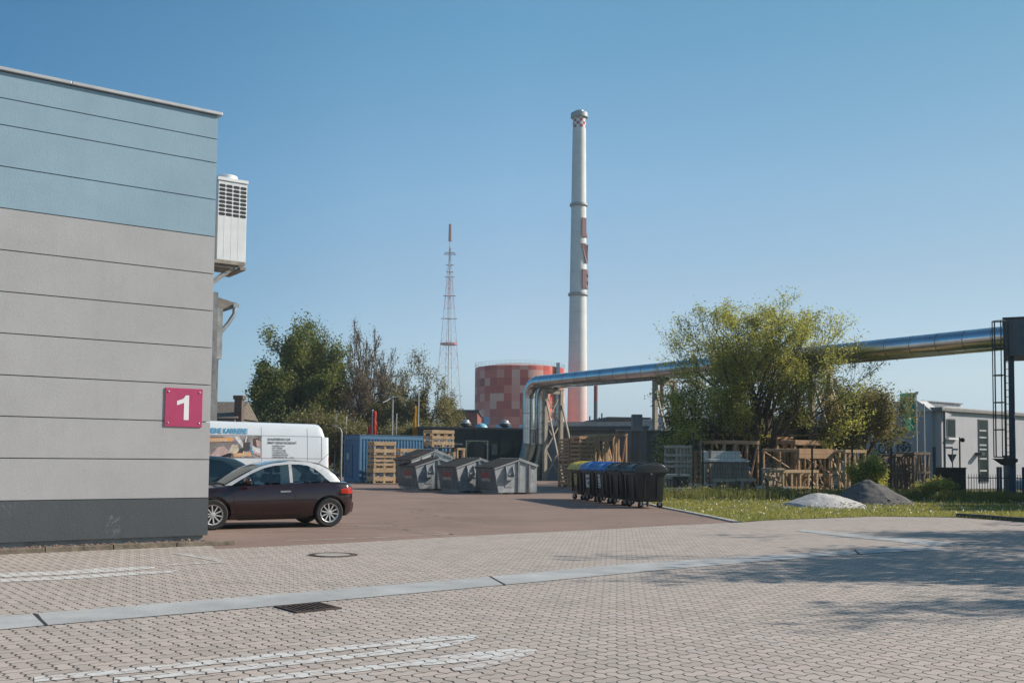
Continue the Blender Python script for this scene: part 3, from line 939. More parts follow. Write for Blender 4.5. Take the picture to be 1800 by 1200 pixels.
def make_car_glass():
    m, t, b = base_mat('tinted_car_glass')
    b.inputs['Base Color'].default_value = (0.01, 0.014, 0.015, 1)
    b.inputs['Roughness'].default_value = 0.03
    tr = t.new('ShaderNodeBsdfTransparent')
    tr.inputs[0].default_value = (0.27, 0.35, 0.36, 1)
    fr = t.new('ShaderNodeFresnel')
    fr.inputs['IOR'].default_value = 1.5
    mx = t.new('ShaderNodeMixShader')
    t.link(t.math('ADD', t.math('MULTIPLY', fr.outputs[0], 1.2), 0.06), mx.inputs[0])
    gl = t.new('ShaderNodeBsdfGlossy')
    gl.inputs['Roughness'].default_value = 0.02
    gl.inputs[0].default_value = (0.85, 0.88, 0.9, 1)
    t.link(tr.outputs[0], mx.inputs[1]); t.link(gl.outputs[0], mx.inputs[2])
    t.link(mx.outputs[0], m.node_tree.nodes['Material Output'].inputs[0])
    return m
M_CARGLASS = make_car_glass()
def build_wheel(name, par, x, y, r, side, spokes=10):
    w = MB()
    w.lathe([(r * 0.66, -0.095), (r * 0.90, -0.10), (r * 0.985, -0.075), (r, -0.03), (r, 0.03), (r * 0.985, 0.075), (r * 0.90, 0.10), (r * 0.66, 0.095)], 36, (0, 0, 0), 'y', caps=False)
    wh = w.build(name, M_BLACK, par, smooth=35)
    wh.location = (x, y, r)
    rim = MB()
    s = side
    rim.lathe([(r * 0.67, -0.09), (r * 0.67, 0.085 * 1), (r * 0.60, 0.075), (r * 0.585, -0.02)], 36, (0, 0, 0), 'y', caps=False)
    for k in range(spokes):
        a = 2 * math.pi * (k + 0.5 * 0) / spokes + 0.2
        ca, sa = math.cos(a), math.sin(a)
        rim.beam((ca * r * 0.10, 0.062, sa * r * 0.10), (ca * r * 0.62, 0.070, sa * r * 0.62), 0.026, 0.03, up=(0, 1, 0))
    rim.lathe([(r * 0.17, 0.03), (r * 0.17, 0.082), (r * 0.08, 0.088), (0.001, 0.088)], 18, (0, 0, 0), 'y', caps=False)
    if s < 0:
        rim.v = [(a, -b, c) for a, b, c in rim.v]
    rim.build('rim', mat('silver_alloy', (0.62, 0.62, 0.62), 0.3, 0.55, var=0.06), wh, smooth=35)
    dk = MB().lathe([(0.001, 0.0), (r * 0.64, 0.0)], 30, (0, 0.005 * s, 0), 'y', caps=False)
    dk.build('brake_disc', mat('brake_shadow', (0.03, 0.03, 0.032), 0.6, 0.4), wh)
    return wh
def car_parts(par, m_body, m_roof, m_arch, fin=False, aerial=True):
    xs = [b[0] for b in BODY]
    xs = sorted(set(xs + [-0.4, -0.1, 0.35, 0.9, 1.5, 2.0, 2.4, 2.75]))
    secs = []
    for x in xs:
        h = body_sec(x)
        full = [(x, -y, z) for y, z in h] + [(x, y, z) for y, z in h[-2:0:-1]]
        secs.append(full)
    body = MB().loft(secs, close=True).build('body', m_body, par, smooth=40)
    cuts = MB()
    for x in (0.0, 2.47):
        for s in (-1, 1):
            cuts.lathe([(0.365, 0.60 * s), (0.365, 1.1 * s)], 40, (x, 0, 0.325), 'y')
    co = cuts.build('wheel_cut', M_BLACK, None)
    co.parent = par
    md = body.modifiers.new('b', 'BOOLEAN')
    md.object = co; md.operation = 'DIFFERENCE'; md.solver = 'EXACT'
    bpy.context.view_layer.update()
    dg = bpy.context.evaluated_depsgraph_get()
    me = bpy.data.meshes.new_from_object(body.evaluated_get(dg))
    body.modifiers.clear()
    body.data = me
    me.materials.clear(); me.materials.append(m_body)
    for p in me.polygons: p.use_smooth = True
    me.set_sharp_from_angle(angle=R(40))
    bpy.data.objects.remove(co)
    # greenhouse
    g = MB()
    rows = 7
    open_ = bool(m_arch)                       # real side openings, with an interior behind the glass
    shell = [r for r in ROOF if r[0] <= 1.46 and r[0] >= 0.10] if open_ else ROOF
    for s in ((-1, 1) if not open_ else ()):
        secs = []
        for x, zr in ROOF:
            q = []
            for k in range(rows):
                z = 0.87 + (zr - 0.87) * k / (rows - 1)
                q.append((x, s * gh_y(x, z), z))
            secs.append(q)
        g.loft(secs, caps=False)
    secs = []
    for x, zr in shell:
        y = gh_y(x, zr)
        secs.append([(x, y * (1 - 2 * k / 8), zr + 0.022 * (1 - (1 - 2 * k / 8) ** 2)) for k in range(9)])
    g.loft(secs, caps=False)
    gh = g.build('roof', m_roof, par, recalc=True)
    b = bmesh.new(); b.from_mesh(gh.data); bmesh.ops.remove_doubles(b, verts=b.verts, dist=0.001); bmesh.ops.recalc_face_normals(b, faces=b.faces); b.to_mesh(gh.data); b.free()
    for p in gh.data.polygons: p.use_smooth = True
    gh.data.set_sharp_from_angle(angle=R(50))
    # glass, set a few millimetres proud of the shell
    front = [(2.04, 0.945), (1.86, 1.045), (1.62, 1.175), (1.38, 1.275), (1.15, 1.325), (0.86, 1.352)]
    back = [(0.80, 1.352), (0.62, 1.35), (0.44, 1.325), (0.26, 1.262), (0.06, 1.14), (-0.10, 1.0)]
    fb = [(2.04, 0.94), (1.86, 0.943), (1.62, 0.947), (1.38, 0.951), (1.15, 0.955), (0.86, 0.96)]
    bb = [(0.80, 0.962), (0.62, 0.965), (0.44, 0.968), (0.26, 0.971), (0.06, 0.975), (-0.10, 0.98)]
    def side_panel(top, bot, off, n=5):
        mb = MB()
        top = [(rear_in(x), z) for x, z in top]; bot = [(rear_in(x), z) for x, z in bot]
        for s in (-1, 1):
            secs = []
            for (x1, z1), (x2, z2) in zip(top, bot):
                q = []
                for k in range(n + 1):
                    x, z = x2 + (x1 - x2) * k / n, z2 + (z1 - z2) * k / n
                    q.append((x, s * (gh_y(x, z) + off), z))
                secs.append(q)
            mb.loft(secs, caps=False)
        return mb
    for nm, t_, b_ in (('side_window', front, fb), ('quarter_window', back, bb)):
        side_panel(t_, b_, 0.006).each(nm, M_CARGLASS, par, smooth=60)
    ws = [(x, z) for x, z in ROOF if x >= 1.40]
    def cross_panel(pts, inset, off):
        secs = []
        for x, z in pts:
            y = gh_y(x, z) - inset
            secs.append([(x + off[0], y * (1 - 2 * k / 8), z + 0.022 * (1 - (1 - 2 * k / 8) ** 2) + off[1]) for k in range(9)])
        return MB().loft(secs, caps=False)
    cross_panel([(2.2, 0.92)] + ws[1:], 0.03, (0.004, 0.006)).build('windscreen', M_CARGLASS if open_ else M_GLASS, par, smooth=60)
    cross_panel([(rear_in(x), z) for x, z in ((0.045, 1.352), (-0.16, 1.265), (-0.32, 1.14), (-0.42, 1.02), (-0.46, 0.96))], 0.03, (-0.004, 0.006)).build('rear_window', M_CARGLASS if open_ else M_GLASS, par, smooth=60)
    if open_:
        M_SEAT = mat('seat_cloth', (0.03, 0.03, 0.032), 0.9)
        for sx in (1.02, 0.12):
            for sy in (-0.36, 0.36):
                q = MB().loft([[(sx + 0.10 - 0.20 * (z - 0.7) + dx, sy + dy * w_, z) for dx, dy in ((-0.06, -1), (0.06, -1), (0.06, 1), (-0.06, 1))] for z, w_ in ((0.72, 0.25), (1.0, 0.24), (1.13, 0.16))], close=True)
                q.box(sx - 0.04, sx + 0.05, sy - 0.12, sy + 0.12, 1.15, 1.31)
                q.build('seat', M_SEAT, par, bevel=0.03)
        MB().prism([(1.62, 0.86), (2.05, 0.86), (2.02, 0.96), (1.72, 1.0)], (0, -0.68, 0), (1, 0, 0), (0, 0, 1), (0, 1.36, 0)).build('dashboard', mat('dash_black', (0.02, 0.02, 0.021), 0.8), par)
        MB().tube([(1.58 + 0.05 * math.sin(R(a)), 0.36 + 0.18 * math.cos(R(a)), 0.98 + 0.17 * math.sin(R(a))) for a in range(0, 361, 24)], 0.015, 6, caps=False).build('steering_wheel', M_SEAT, par)
    if m_arch:
        outer = [(2.23, 0.895), (1.97, 1.04), (1.70, 1.185), (1.45, 1.292), (1.2, 1.357), (0.9, 1.394), (0.65, 1.404), (0.35, 1.388), (0.08, 1.33), (-0.13, 1.24), (-0.27, 1.13), (-0.37, 1.0), (-0.38, 0.965)]
        inner = [(2.09, 0.905), (1.88, 1.030), (1.64, 1.158), (1.40, 1.258), (1.17, 1.312), (0.86, 1.342), (0.62, 1.340), (0.43, 1.315), (0.25, 1.25), (0.07, 1.14), (-0.03, 1.055), (-0.12, 0.99), (-0.14, 0.972)]
        side_panel(outer, inner, 0.012, 4).each('roof_arch_trim', m_arch, par, smooth=60)
        pl = side_panel([(0.862, 1.353), (0.795, 1.353)], [(0.868, 0.955), (0.80, 0.957)], 0.010, 3)
        pl.each('door_pillar', mat('pillar_grey', (0.42, 0.42, 0.43), 0.4), par)
    def side_strip(pts, w, off, name, m):
        for s in (-1, 1):
            mb = MB()
            for a, b in zip(pts[:-1], pts[1:]):
                n = 6
                secs = []
                d = Vector((b[0] - a[0], b[1] - a[1])).normalized(); nn = Vector((-d.y, d.x)) * w / 2
                for k in range(n + 1):
                    x, z = a[0] + (b[0] - a[0]) * k / n, a[1] + (b[1] - a[1]) * k / n
                    secs.append([(x + nn.x, s * (side_y(x + nn.x, z + nn.y) + off), z + nn.y), (x - nn.x, s * (side_y(x - nn.x, z - nn.y) + off), z - nn.y)])
                mb.loft(secs, caps=False)
            mb.build(name, m, par)
    M_GAP = mat('shut_line', (0.008, 0.006, 0.006), 0.8)
    side_strip([(0.83, 0.93), (0.80, 0.75), (0.70, 0.50), (0.62, 0.27), (1.95, 0.27), (2.05, 0.50), (2.06, 0.86)], 0.010, 0.003, 'door_seam', M_GAP)
    side_strip([(0.45, 0.215), (1.95, 0.205)], 0.05, 0.004, 'sill_trim', mat('sill_black', (0.015, 0.014, 0.014), 0.5))
    hd = MB()
    for s in (-1, 1):
        y = side_y(0.98, 0.775) * s
        hd.beam((0.87, y + 0.022 * s, 0.775), (1.09, y + 0.022 * s, 0.770), 0.022, 0.035)
    hd.each('door_handle', mat('bright_trim', (0.6, 0.6, 0.6), 0.2, 0.9), par)
    for s in (-1, 1):
        mr = MB()
        mr.ball((1.80, 0.93 * s, 1.00), 0.085, 0.115, 0.075, 14, 10)
        mr.beam((1.84, 0.80 * s, 0.955), (1.82, 0.90 * s, 0.975), 0.05, 0.04)
        mr.build('mirror', m_body, par, smooth=50)
    for s in (-1, 1):
        mb = MB()
        secs = []
        for x in (-0.585, -0.55, -0.50, -0.42, -0.33, -0.25):
            k = (x + 0.585) / 0.335
            z0, z1 = 0.705 + 0.02 * k, 0.872 - 0.055 * k
            secs.append([(x - 0.006 * (1 - k), s * (side_y(x, z0 + (z1 - z0) * q / 4) + 0.008), z0 + (z1 - z0) * q / 4) for q in range(5)])
        mb.loft(secs, caps=False)
        mb.build('tail_light', mat('red_lamp_lens', (0.35, 0.02, 0.012), 0.12, var=0.3, scale=9, coat=0.5), par, smooth=60)
        mb = MB()
        secs = []
        for x in (2.75, 2.9, 3.0, 3.08, 3.16):
            secs.append([(x + 0.004, s * (side_y(x, z) + 0.006), z) for z in (0.58, 0.63, 0.68)])
        mb.loft(secs, caps=False).build('headlight', M_GLASS, par, smooth=60)
    bp = MB()
    secs = []
    for x in (-0.605, -0.56, -0.45, -0.36):
        h = [(side_y(max(x, -0.58), z) + 0.012, z) for z in (0.30, 0.38, 0.46, 0.52)]
        secs.append([(x, -y, z) for y, z in h] + [(x, y, z) for y, z in h[::-1]])
    bp.loft(secs, close=False, caps=False)
    bp.build('rear_bumper', m_body, par, smooth=40)
    MB().box(-0.3, 2.9, -0.6, 0.6, 0.19, 0.42).build('underbody', mat('underbody_black', (0.01, 0.01, 0.01), 0.9), par)
    for x in (0.0, 2.47):
        for s in (-1, 1):
            build_wheel('wheel', par, x, 0.765 * s, 0.312, s)
    if aerial:
        MB().tube([(-0.02, 0.0, 1.36), (-0.30, 0.0, 1.62)], [0.006, 0.003], 6).build('aerial', M_BLACK, par)
    if fin:
        MB().prism([(0.10, 1.39), (0.34, 1.42), (0.16, 1.49), (0.08, 1.49)], (0, -0.02, 0), (1, 0, 0), (0, 0, 1), (0, 0.04, 0)).build('roof_fin', M_BLACK, par, bevel=0.008)

CAR_ANG = math.atan2(-0.50, -0.866)
LEFTV = Vector((0.50, -0.866, 0))
M_MAROON = mat('maroon_metallic', (0.019, 0.0045, 0.006), 0.2, 0.25, var=0.05, coat=1.0)
M_ROOFBLK = mat('gloss_black', (0.010, 0.010, 0.012), 0.12, coat=1.0, var=0.05)
M_SILVER = mat('silver_paint', (0.55, 0.56, 0.57), 0.3, 0.25, var=0.04, coat=0.6)
c0 = G(579, 926.5) - LEFTV * 0.86
car = thing('parked_car', 'maroon two door hatchback with silver roof arch parked beside the hall', 'car', (c0.x, c0.y, 0.006), CAR_ANG)
car_parts(car, M_MAROON, M_ROOFBLK, M_SILVER)
M_TEAL = mat('dark_teal_paint', (0.020, 0.034, 0.040), 0.2, 0.3, var=0.05, coat=1.0)
p2 = c0 - LEFTV * 3.0 + Vector((-0.866, -0.50, 0)) * 1.05
car2 = thing('parked_car', 'dark teal car with roof fin parked between maroon hatchback and white van', 'car', (p2.x, p2.y, 0.006), CAR_ANG)
car_parts(car2, M_TEAL, M_TEAL, None, fin=True, aerial=False)
car2.scale = (1.08, 1.03, 1.05)

# white panel van with advertising
VAN_ANG = math.atan2(-0.47, -0.88)
vL = Vector((0.47, -0.88, 0))
v0 = GX(577, 45.0) - vL * 1.0
van = thing('panel_van', 'white high roof panel van with job advertisement behind the parked cars', 'van', (v0.x, v0.y, 0.006), VAN_ANG)
M_VAN = mat('white_van_paint', (0.70, 0.745, 0.79), 0.3, var=0.03, scale=1, coat=0.6)
def van_sec(x, zt, w):
    h = [(0, 0.32), (w - 0.06, 0.32), (w, 0.45), (w, 1.05), (w - 0.01, 1.45), (w - 0.07, 2.1), (w - 0.11, zt - 0.18), (w - 0.155, zt - 0.06), (w - 0.26, zt - 0.01), (0, zt + 0.02)]
    return [(x, -y, z) for y, z in h] + [(x, y, z) for y, z in h[-2:0:-1]]
MB().loft([van_sec(0.0, 1.55, 0.94), van_sec(0.035, 1.85, 0.965), van_sec(0.08, 2.08, 0.98), van_sec(0.14, 2.25, 0.99), van_sec(0.20, 2.40, 1.0), van_sec(0.28, 2.49, 1.0), van_sec(0.40, 2.52, 1.0), van_sec(3.9, 2.55, 1.0), van_sec(4.45, 2.52, 1.0), van_sec(4.75, 2.22, 0.99), van_sec(5.25, 1.50, 0.97), van_sec(5.75, 1.28, 0.93), van_sec(6.0, 1.0, 0.85)], close=True).build('body', M_VAN, van, smooth=35)
VX = -0.29
def vy(z):                                    # side surface of the van at height z
    tab = [(0.45, 1.0), (1.05, 1.0), (1.45, 0.99), (2.1, 0.93), (2.37, 0.89)]
    for a, b in zip(tab[:-1], tab[1:]):
        if z <= b[0]:
            return a[1] + (b[1] - a[1]) * (z - a[0]) / (b[0] - a[0])
    return tab[-1][1]
def van_patch(x0, x1, z0, z1, off, n=6):
    return MB().loft([[(x, vy(z0 + (z1 - z0) * k / n) + off, z0 + (z1 - z0) * k / n) for k in range(n + 1)] for x in (x0 + VX, x1 + VX)], caps=False)
def van_poly(pts, off):
    return MB().add([(x + VX, vy(z) + off, z) for x, z in pts], [tuple(range(len(pts)))])
seam = MB()
for (a, b, c, d) in ((0.52, 2.42, 2.115, 2.128), (0.52, 2.42, 1.425, 1.438), (0.52, 0.535, 1.4, 2.13), (2.42, 4.6, 2.118, 2.130), (0.98, 0.99, 0.5, 2.38), (2.42, 2.43, 0.5, 2.38)):
    m_ = van_patch(a, b, c, d, 0.004)
    seam.add(m_.v, m_.f)
seam.build('panel_seam', mat('van_seam', (0.25, 0.25, 0.26), 0.6), van)
ph = van_patch(2.42, 4.35, 1.43, 2.11, 0.006)
ph.build('photo_panel', mat('photo_grey', (0.36, 0.32, 0.33), 0.5, var=0.5, scale=4), van)
def on_panel(name, pts, col, lift):
    van_poly(pts, 0.006 + lift).build(name, mat('print_' + name + '_%d' % int(lift * 1e4), col, 0.5, var=0.15, scale=6), van, recalc=False)
photo_bits = [([(4.3, 1.5), (3.1, 1.5), (3.05, 1.85), (3.6, 2.08), (4.3, 2.08)], (0.24, 0.21, 0.21)), ([(3.95, 1.48), (3.45, 1.46), (3.38, 1.62), (3.55, 1.78), (3.75, 1.74)], (0.55, 0.40, 0.38)),
              ([(3.42, 1.60), (3.22, 1.55), (3.10, 1.66), (3.14, 1.82), (3.32, 1.84)], (0.62, 0.54, 0.42)), ([(3.16, 1.50), (3.0, 1.50), (2.98, 1.74), (3.10, 1.72)], (0.06, 0.055, 0.05)),
              ([(3.28, 2.09), (3.12, 2.09), (2.90, 1.75), (3.0, 1.74)], (0.70, 0.70, 0.70)), ([(2.90, 2.09), (2.86, 2.09), (2.98, 1.44), (3.02, 1.44)], (0.72, 0.72, 0.72)),
              ([(2.98, 1.90), (2.76, 1.92), (2.80, 1.64), (3.0, 1.64)], (0.07, 0.06, 0.065)), ([(2.68, 2.03), (2.50, 2.05), (2.47, 1.84), (2.58, 1.76), (2.68, 1.84)], (0.10, 0.075, 0.06)),
              ([(2.60, 1.99), (2.47, 1.97), (2.46, 1.80), (2.57, 1.79)], (0.58, 0.42, 0.38)), ([(2.76, 1.60), (2.44, 1.48), (2.44, 1.56), (2.72, 1.68)], (0.60, 0.42, 0.40)), ([(2.74, 1.80), (2.46, 1.72), (2.46, 1.58), (2.70, 1.66)], (0.68, 0.68, 0.70)), ([(2.80, 1.82), (2.76, 1.80), (2.66, 1.56), (2.72, 1.55)], (0.12, 0.35, 0.55))]
for k, (pts, colr) in enumerate(photo_bits):
    van_poly(pts, 0.0075 + 0.0008 * k).build('printed_shape', mat('print_%d' % k, colr, 0.5, var=0.25, scale=7), van, recalc=False)
M_ORANGE = mat('orange_tag', (0.72, 0.36, 0.14), 0.5, var=0.05)
for (x1, z1, x0, z0) in ((4.02, 1.895, 3.30, 1.93), (3.28, 1.455, 2.74, 1.485), (4.3, 1.44, 3.96, 1.44)):
    van_poly([(x1, z1), (x0, z0), (x0, z0 + 0.115), (x1, z1 + 0.115)], 0.019).build('print_tag', M_ORANGE, van, recalc=False)
M_INK = mat('dark_print_ink', (0.07, 0.07, 0.075), 0.6)
M_CYAN = mat('cyan_print_ink', (0.04, 0.30, 0.52), 0.5, var=0.05)
def van_text(body, size, x, z, m, off, bold=0.0, width=0.8):
    d = Vector((0, vy(z + size) - vy(z), size)).normalized()
    lettering('lettering', body, size, m, van, (x + VX, vy(z) + off, z), (-1, 0, 0), d, bold, width, 0.001)
van_text('DEINE KARRIERE!', 0.225, 4.06, 2.17, M_CYAN, 0.010, 0.006, 0.70)
for s_, (x, z) in (('LACKDOKTOR', (3.96, 1.925)), ('LACKDOKTOR', (3.24, 1.488))):
    van_text(s_, 0.085, x, z, mat('cream_print', (0.75, 0.68, 0.55), 0.5), 0.022, 0.002, 0.85)
van_text('QUALIFIZIERUNG ZUR', 0.098, 2.24, 1.985, M_INK, 0.008, 0.001, 0.72)
van_text('SMART REPAIR FACHKRAFT', 0.098, 2.24, 1.875, M_INK, 0.008, 0.001, 0.75)
for k, s_ in enumerate(('- AUFBEREITUNG', '- SPOT REPAIR', '- DELLENTECHNIK', '- LACKREPARATUR', '- INNENRAUMPFLEGE', '- SMARTREPARATUR  ... u.v.m.')):
    van_text(s_, 0.068, 2.12, 1.79 - 0.068 * k, M_INK, 0.008, 0.0, 0.8)
for s in (-1, 1):
    MB().box(-0.008, 0.07, 0.885 * s - 0.045, 0.885 * s + 0.055, 0.95, 1.48).build('tail_light', mat('van_red_lens', (0.40, 0.02, 0.02), 0.15, coat=0.5), van, bevel=0.02)
MB().box(-0.06, 0.12, -0.95, 0.95, 0.38, 0.58).build('rear_bumper', mat('bumper_grey', (0.10, 0.10, 0.105), 0.6), van, bevel=0.03)
for x in (1.05, 4.75):
    for s in (-1, 1):
        build_wheel('wheel', van, x, 0.88 * s, 0.34, s, 7)
MB().add([(4.52, -0.80, 2.44), (4.52, 0.80, 2.44), (5.2, 0.86, 1.60), (5.2, -0.86, 1.60)], [(0, 1, 2, 3)]).build('windscreen', M_GLASS, van).location = (0.03, 0, 0.03)

# ================================================================== YARD: skips, bins, crates, container
M_SKIP = mat('skip_steel', (0.19, 0.205, 0.215), 0.6, 0.25, var=0.25, scale=2.2, streak=0.5, bump=0.15, bscale=14)
M_SKIPL = mat('skip_galvanised', (0.34, 0.36, 0.375), 0.55, 0.3, var=0.22, scale=3.0, streak=0.35, bump=0.2, bscale=14)
M_LIDBLK = mat('black_skip_lid', (0.022, 0.024, 0.026), 0.55, var=0.4, scale=4)
M_STICK = mat('faded_red_notice', (0.36, 0.12, 0.11), 0.6, var=0.25, scale=7)
M_STICKW = mat('worn_pale_notice', (0.45, 0.42, 0.40), 0.6, var=0.3, scale=14)
def skip(label, loc, L=2.44, W=1.6, H=1.5, mats=None, rust=False, white=False):
    t = thing('waste_skip', label, 'skip', loc, R(33 + random.uniform(-3, 3)), 'skips with sloping lids in the yard')
    t.scale = (0.86, 0.95, 1.0)
    k = H / 1.5
    body = [(0.26, 0.07), (L - 0.02, 0.07), (L, 0.16), (L, 1.20 * k), (1.38, 1.46 * k), (0.0, 1.10 * k)]
    b = MB().prism(body, (0, 0, 0), (1, 0, 0), (0, 0, 1), (0, W, 0))
    for x in (0.42, 1.05, L - 0.42):
        b.box(x - 0.14, x + 0.14, 0.1, W - 0.1, 0.0, 0.069)
    b.build('hopper', M_SKIPL if not white else mat('white_skip_paint', (0.62, 0.62, 0.60), 0.5, var=0.15, scale=3, streak=0.4), t, bevel=0.012)
    r = MB()
    sl = (1.10 * k - 0.16) / -0.245
    # slanted front plate, the shade on this side put into a darker steel
    n = Vector((-0.97, 0, -0.22)).normalized() * 0.012
    a = [Vector((0.235, -0.004, 0.16)), Vector((0.235, W + 0.004, 0.16)), Vector((0.005, W + 0.004, 1.09 * k)), Vector((0.005, -0.004, 1.09 * k))]
    r.add([p for p in a] + [p + n for p in a], [(0, 1, 2, 3), (4, 7, 6, 5), (0, 4, 5, 1), (1, 5, 6, 2), (2, 6, 7, 3), (3, 7, 4, 0)])
    r.build('front_plate', M_SKIP, t)
    # ribs and lifting pocket on both end faces
    rb = MB()
    for y0, y1 in ((-0.055, -0.001), (W + 0.001, W + 0.055)):
        for x in (1.36, 1.98 * L / 2.44):
            rb.box(x - 0.05, x + 0.05, y0, y1, 0.10, (1.42 if x < 1.5 else 1.28) * k)
    rb.each('rib', M_SKIP, t)
    for s, y in ((-1, -0.001), (1, W + 0.001)):
        pk = MB()
        for x in (0.62, 1.02):
            pk.prism([(0, 0.62 * k), (-0.16, 0.60 * k), (-0.16, 0.86 * k), (-0.07, 1.12 * k), (0, 1.18 * k)], (x, y, 0), (0, -s, 0), (0, 0, 1), (0.025, 0, 0))
        pk.box(0.645, 1.02, min(y, y + s * 0.16), max(y, y + s * 0.16), 0.60 * k, 0.72 * k)
        pk.box(0.62, 1.045, min(y, y + s * 0.02), max(y, y + s * 0.02), 0.30 * k, 0.5999 * k)
        c = Vector((0.80, y + s * 0.10, 0.93 * k))
        pk.tube([c + Vector((0.09, 0, -0.02)), c + Vector((0.05, 0, -0.11)), c + Vector((-0.05, 0, -0.10)), c + Vector((-0.08, 0, 0.0)), c + Vector((-0.03, 0, 0.08))], 0.022, 8)
        pk.build('lifting_pocket', M_SKIPL, t)
    # ribbed lid: long slope to the front, short slope to the back
    ld = MB()
    def slope(p, q, m_, name):
        mb = MB()
        p, q = Vector(p), Vector(q)
        d = (q - p); nrm = Vector((-d.z, 0, d.x)).normalized()
        if nrm.z < 0: nrm = -nrm
        mb.add([v + Vector((0, y, 0)) + nrm * o for o in (0.004, 0.034) for y in (-0.05, W + 0.05) for v in (p, q)], [(0, 1, 3, 2), (4, 6, 7, 5), (0, 4, 5, 1), (2, 3, 7, 6), (0, 2, 6, 4), (1, 5, 7, 3)])
        for i in range(7):
            y = 0.05 + (W - 0.1) * i / 6
            mb.beam(p + nrm * 0.045 + Vector((0, y, 0)), q + nrm * 0.045 + Vector((0, y, 0)), 0.05, 0.03)
        return mb.build(name, m_, t)
    slope((-0.10, 0, 1.075 * k), (1.38, 0, 1.465 * k), M_LIDBLK, 'front_lid')
    slope((1.385, 0, 1.465 * k), (L + 0.05, 0, 1.185 * k), M_SKIPL, 'back_lid')
    rim = MB()
    for y in (-0.062, W + 0.032):
        rim.beam((-0.02, y + 0.015, 1.06 * k), (1.38, y + 0.015, 1.43 * k), 0.05, 0.05)
        rim.beam((1.38, y + 0.015, 1.43 * k), (L + 0.02, y + 0.015, 1.165 * k), 0.05, 0.05)
    rim.each('rim_bar', M_SKIPL, t)
    if not white:
        e = Vector((-0.245, 0, 0.93 * k)).normalized()
        o = Vector((0.235, 0, 0.16)) + n * 1.25 + e * 0.52 * k
        o.y = W * 0.78
        nt_ = MB()
        nt_.add([o, o + Vector((0, -0.72, 0)), o + Vector((0, -0.72, 0)) + e * 0.24, o + e * 0.24], [(0, 1, 2, 3)])
        nt_.build('notice', M_STICK, t, recalc=False)
        o2 = o - e * 0.13
        MB().add([o2, o2 + Vector((0, -0.72, 0)), o2 + Vector((0, -0.72, 0)) + e * 0.125, o2 + e * 0.125], [(0, 1, 2, 3)]).build('notice_text_panel', M_STICKW, t, recalc=False)
    else:
        sl_ = MB()
        sl_.prism([(0.55, 1.02 * k), (1.32, 1.28 * k), (1.32, 1.18 * k), (0.70, 1.0 * k)], (0, -0.008, 0), (1, 0, 0), (0, 0, 1), (0, 0.006, 0))
        sl_.prism([(1.44, 1.28 * k), (2.15, 1.06 * k), (2.05, 1.02 * k), (1.44, 1.18 * k)], (0, -0.008, 0), (1, 0, 0), (0, 0, 1), (0, 0.006, 0))
        sl_.build('shadow_slit', mat('slit_shadow_black', (0.015, 0.015, 0.015), 0.8), t)  # black slivers paint the shadow slits on the white gable
        MB().add([(0.25, -0.08, 1.205 * k), (0.25, W * 0.35, 1.205 * k), (1.1, W * 0.30, 1.425 * k), (1.1, -0.08, 1.425 * k)], [(0, 1, 2, 3)]).build('rusty_patch', mat('rust', (0.14, 0.055, 0.03), 0.9, var=0.5, scale=6), t, recalc=False)
    return t
skip('galvanised skip with red notice, nearest of its row and next to the wheelie bins', G(868, 869))
skip('galvanised skip with bright red notice in the middle of the skip row', G(801, 866))
skip('galvanised skip with faded notice, directly before the white gabled rusty skip', G(729, 862))
skip('larger old skip with rusty lid and white gabled end behind the skip row', GX(722, 65.2), 2.5, 1.75, 1.88, rust=True, white=True)

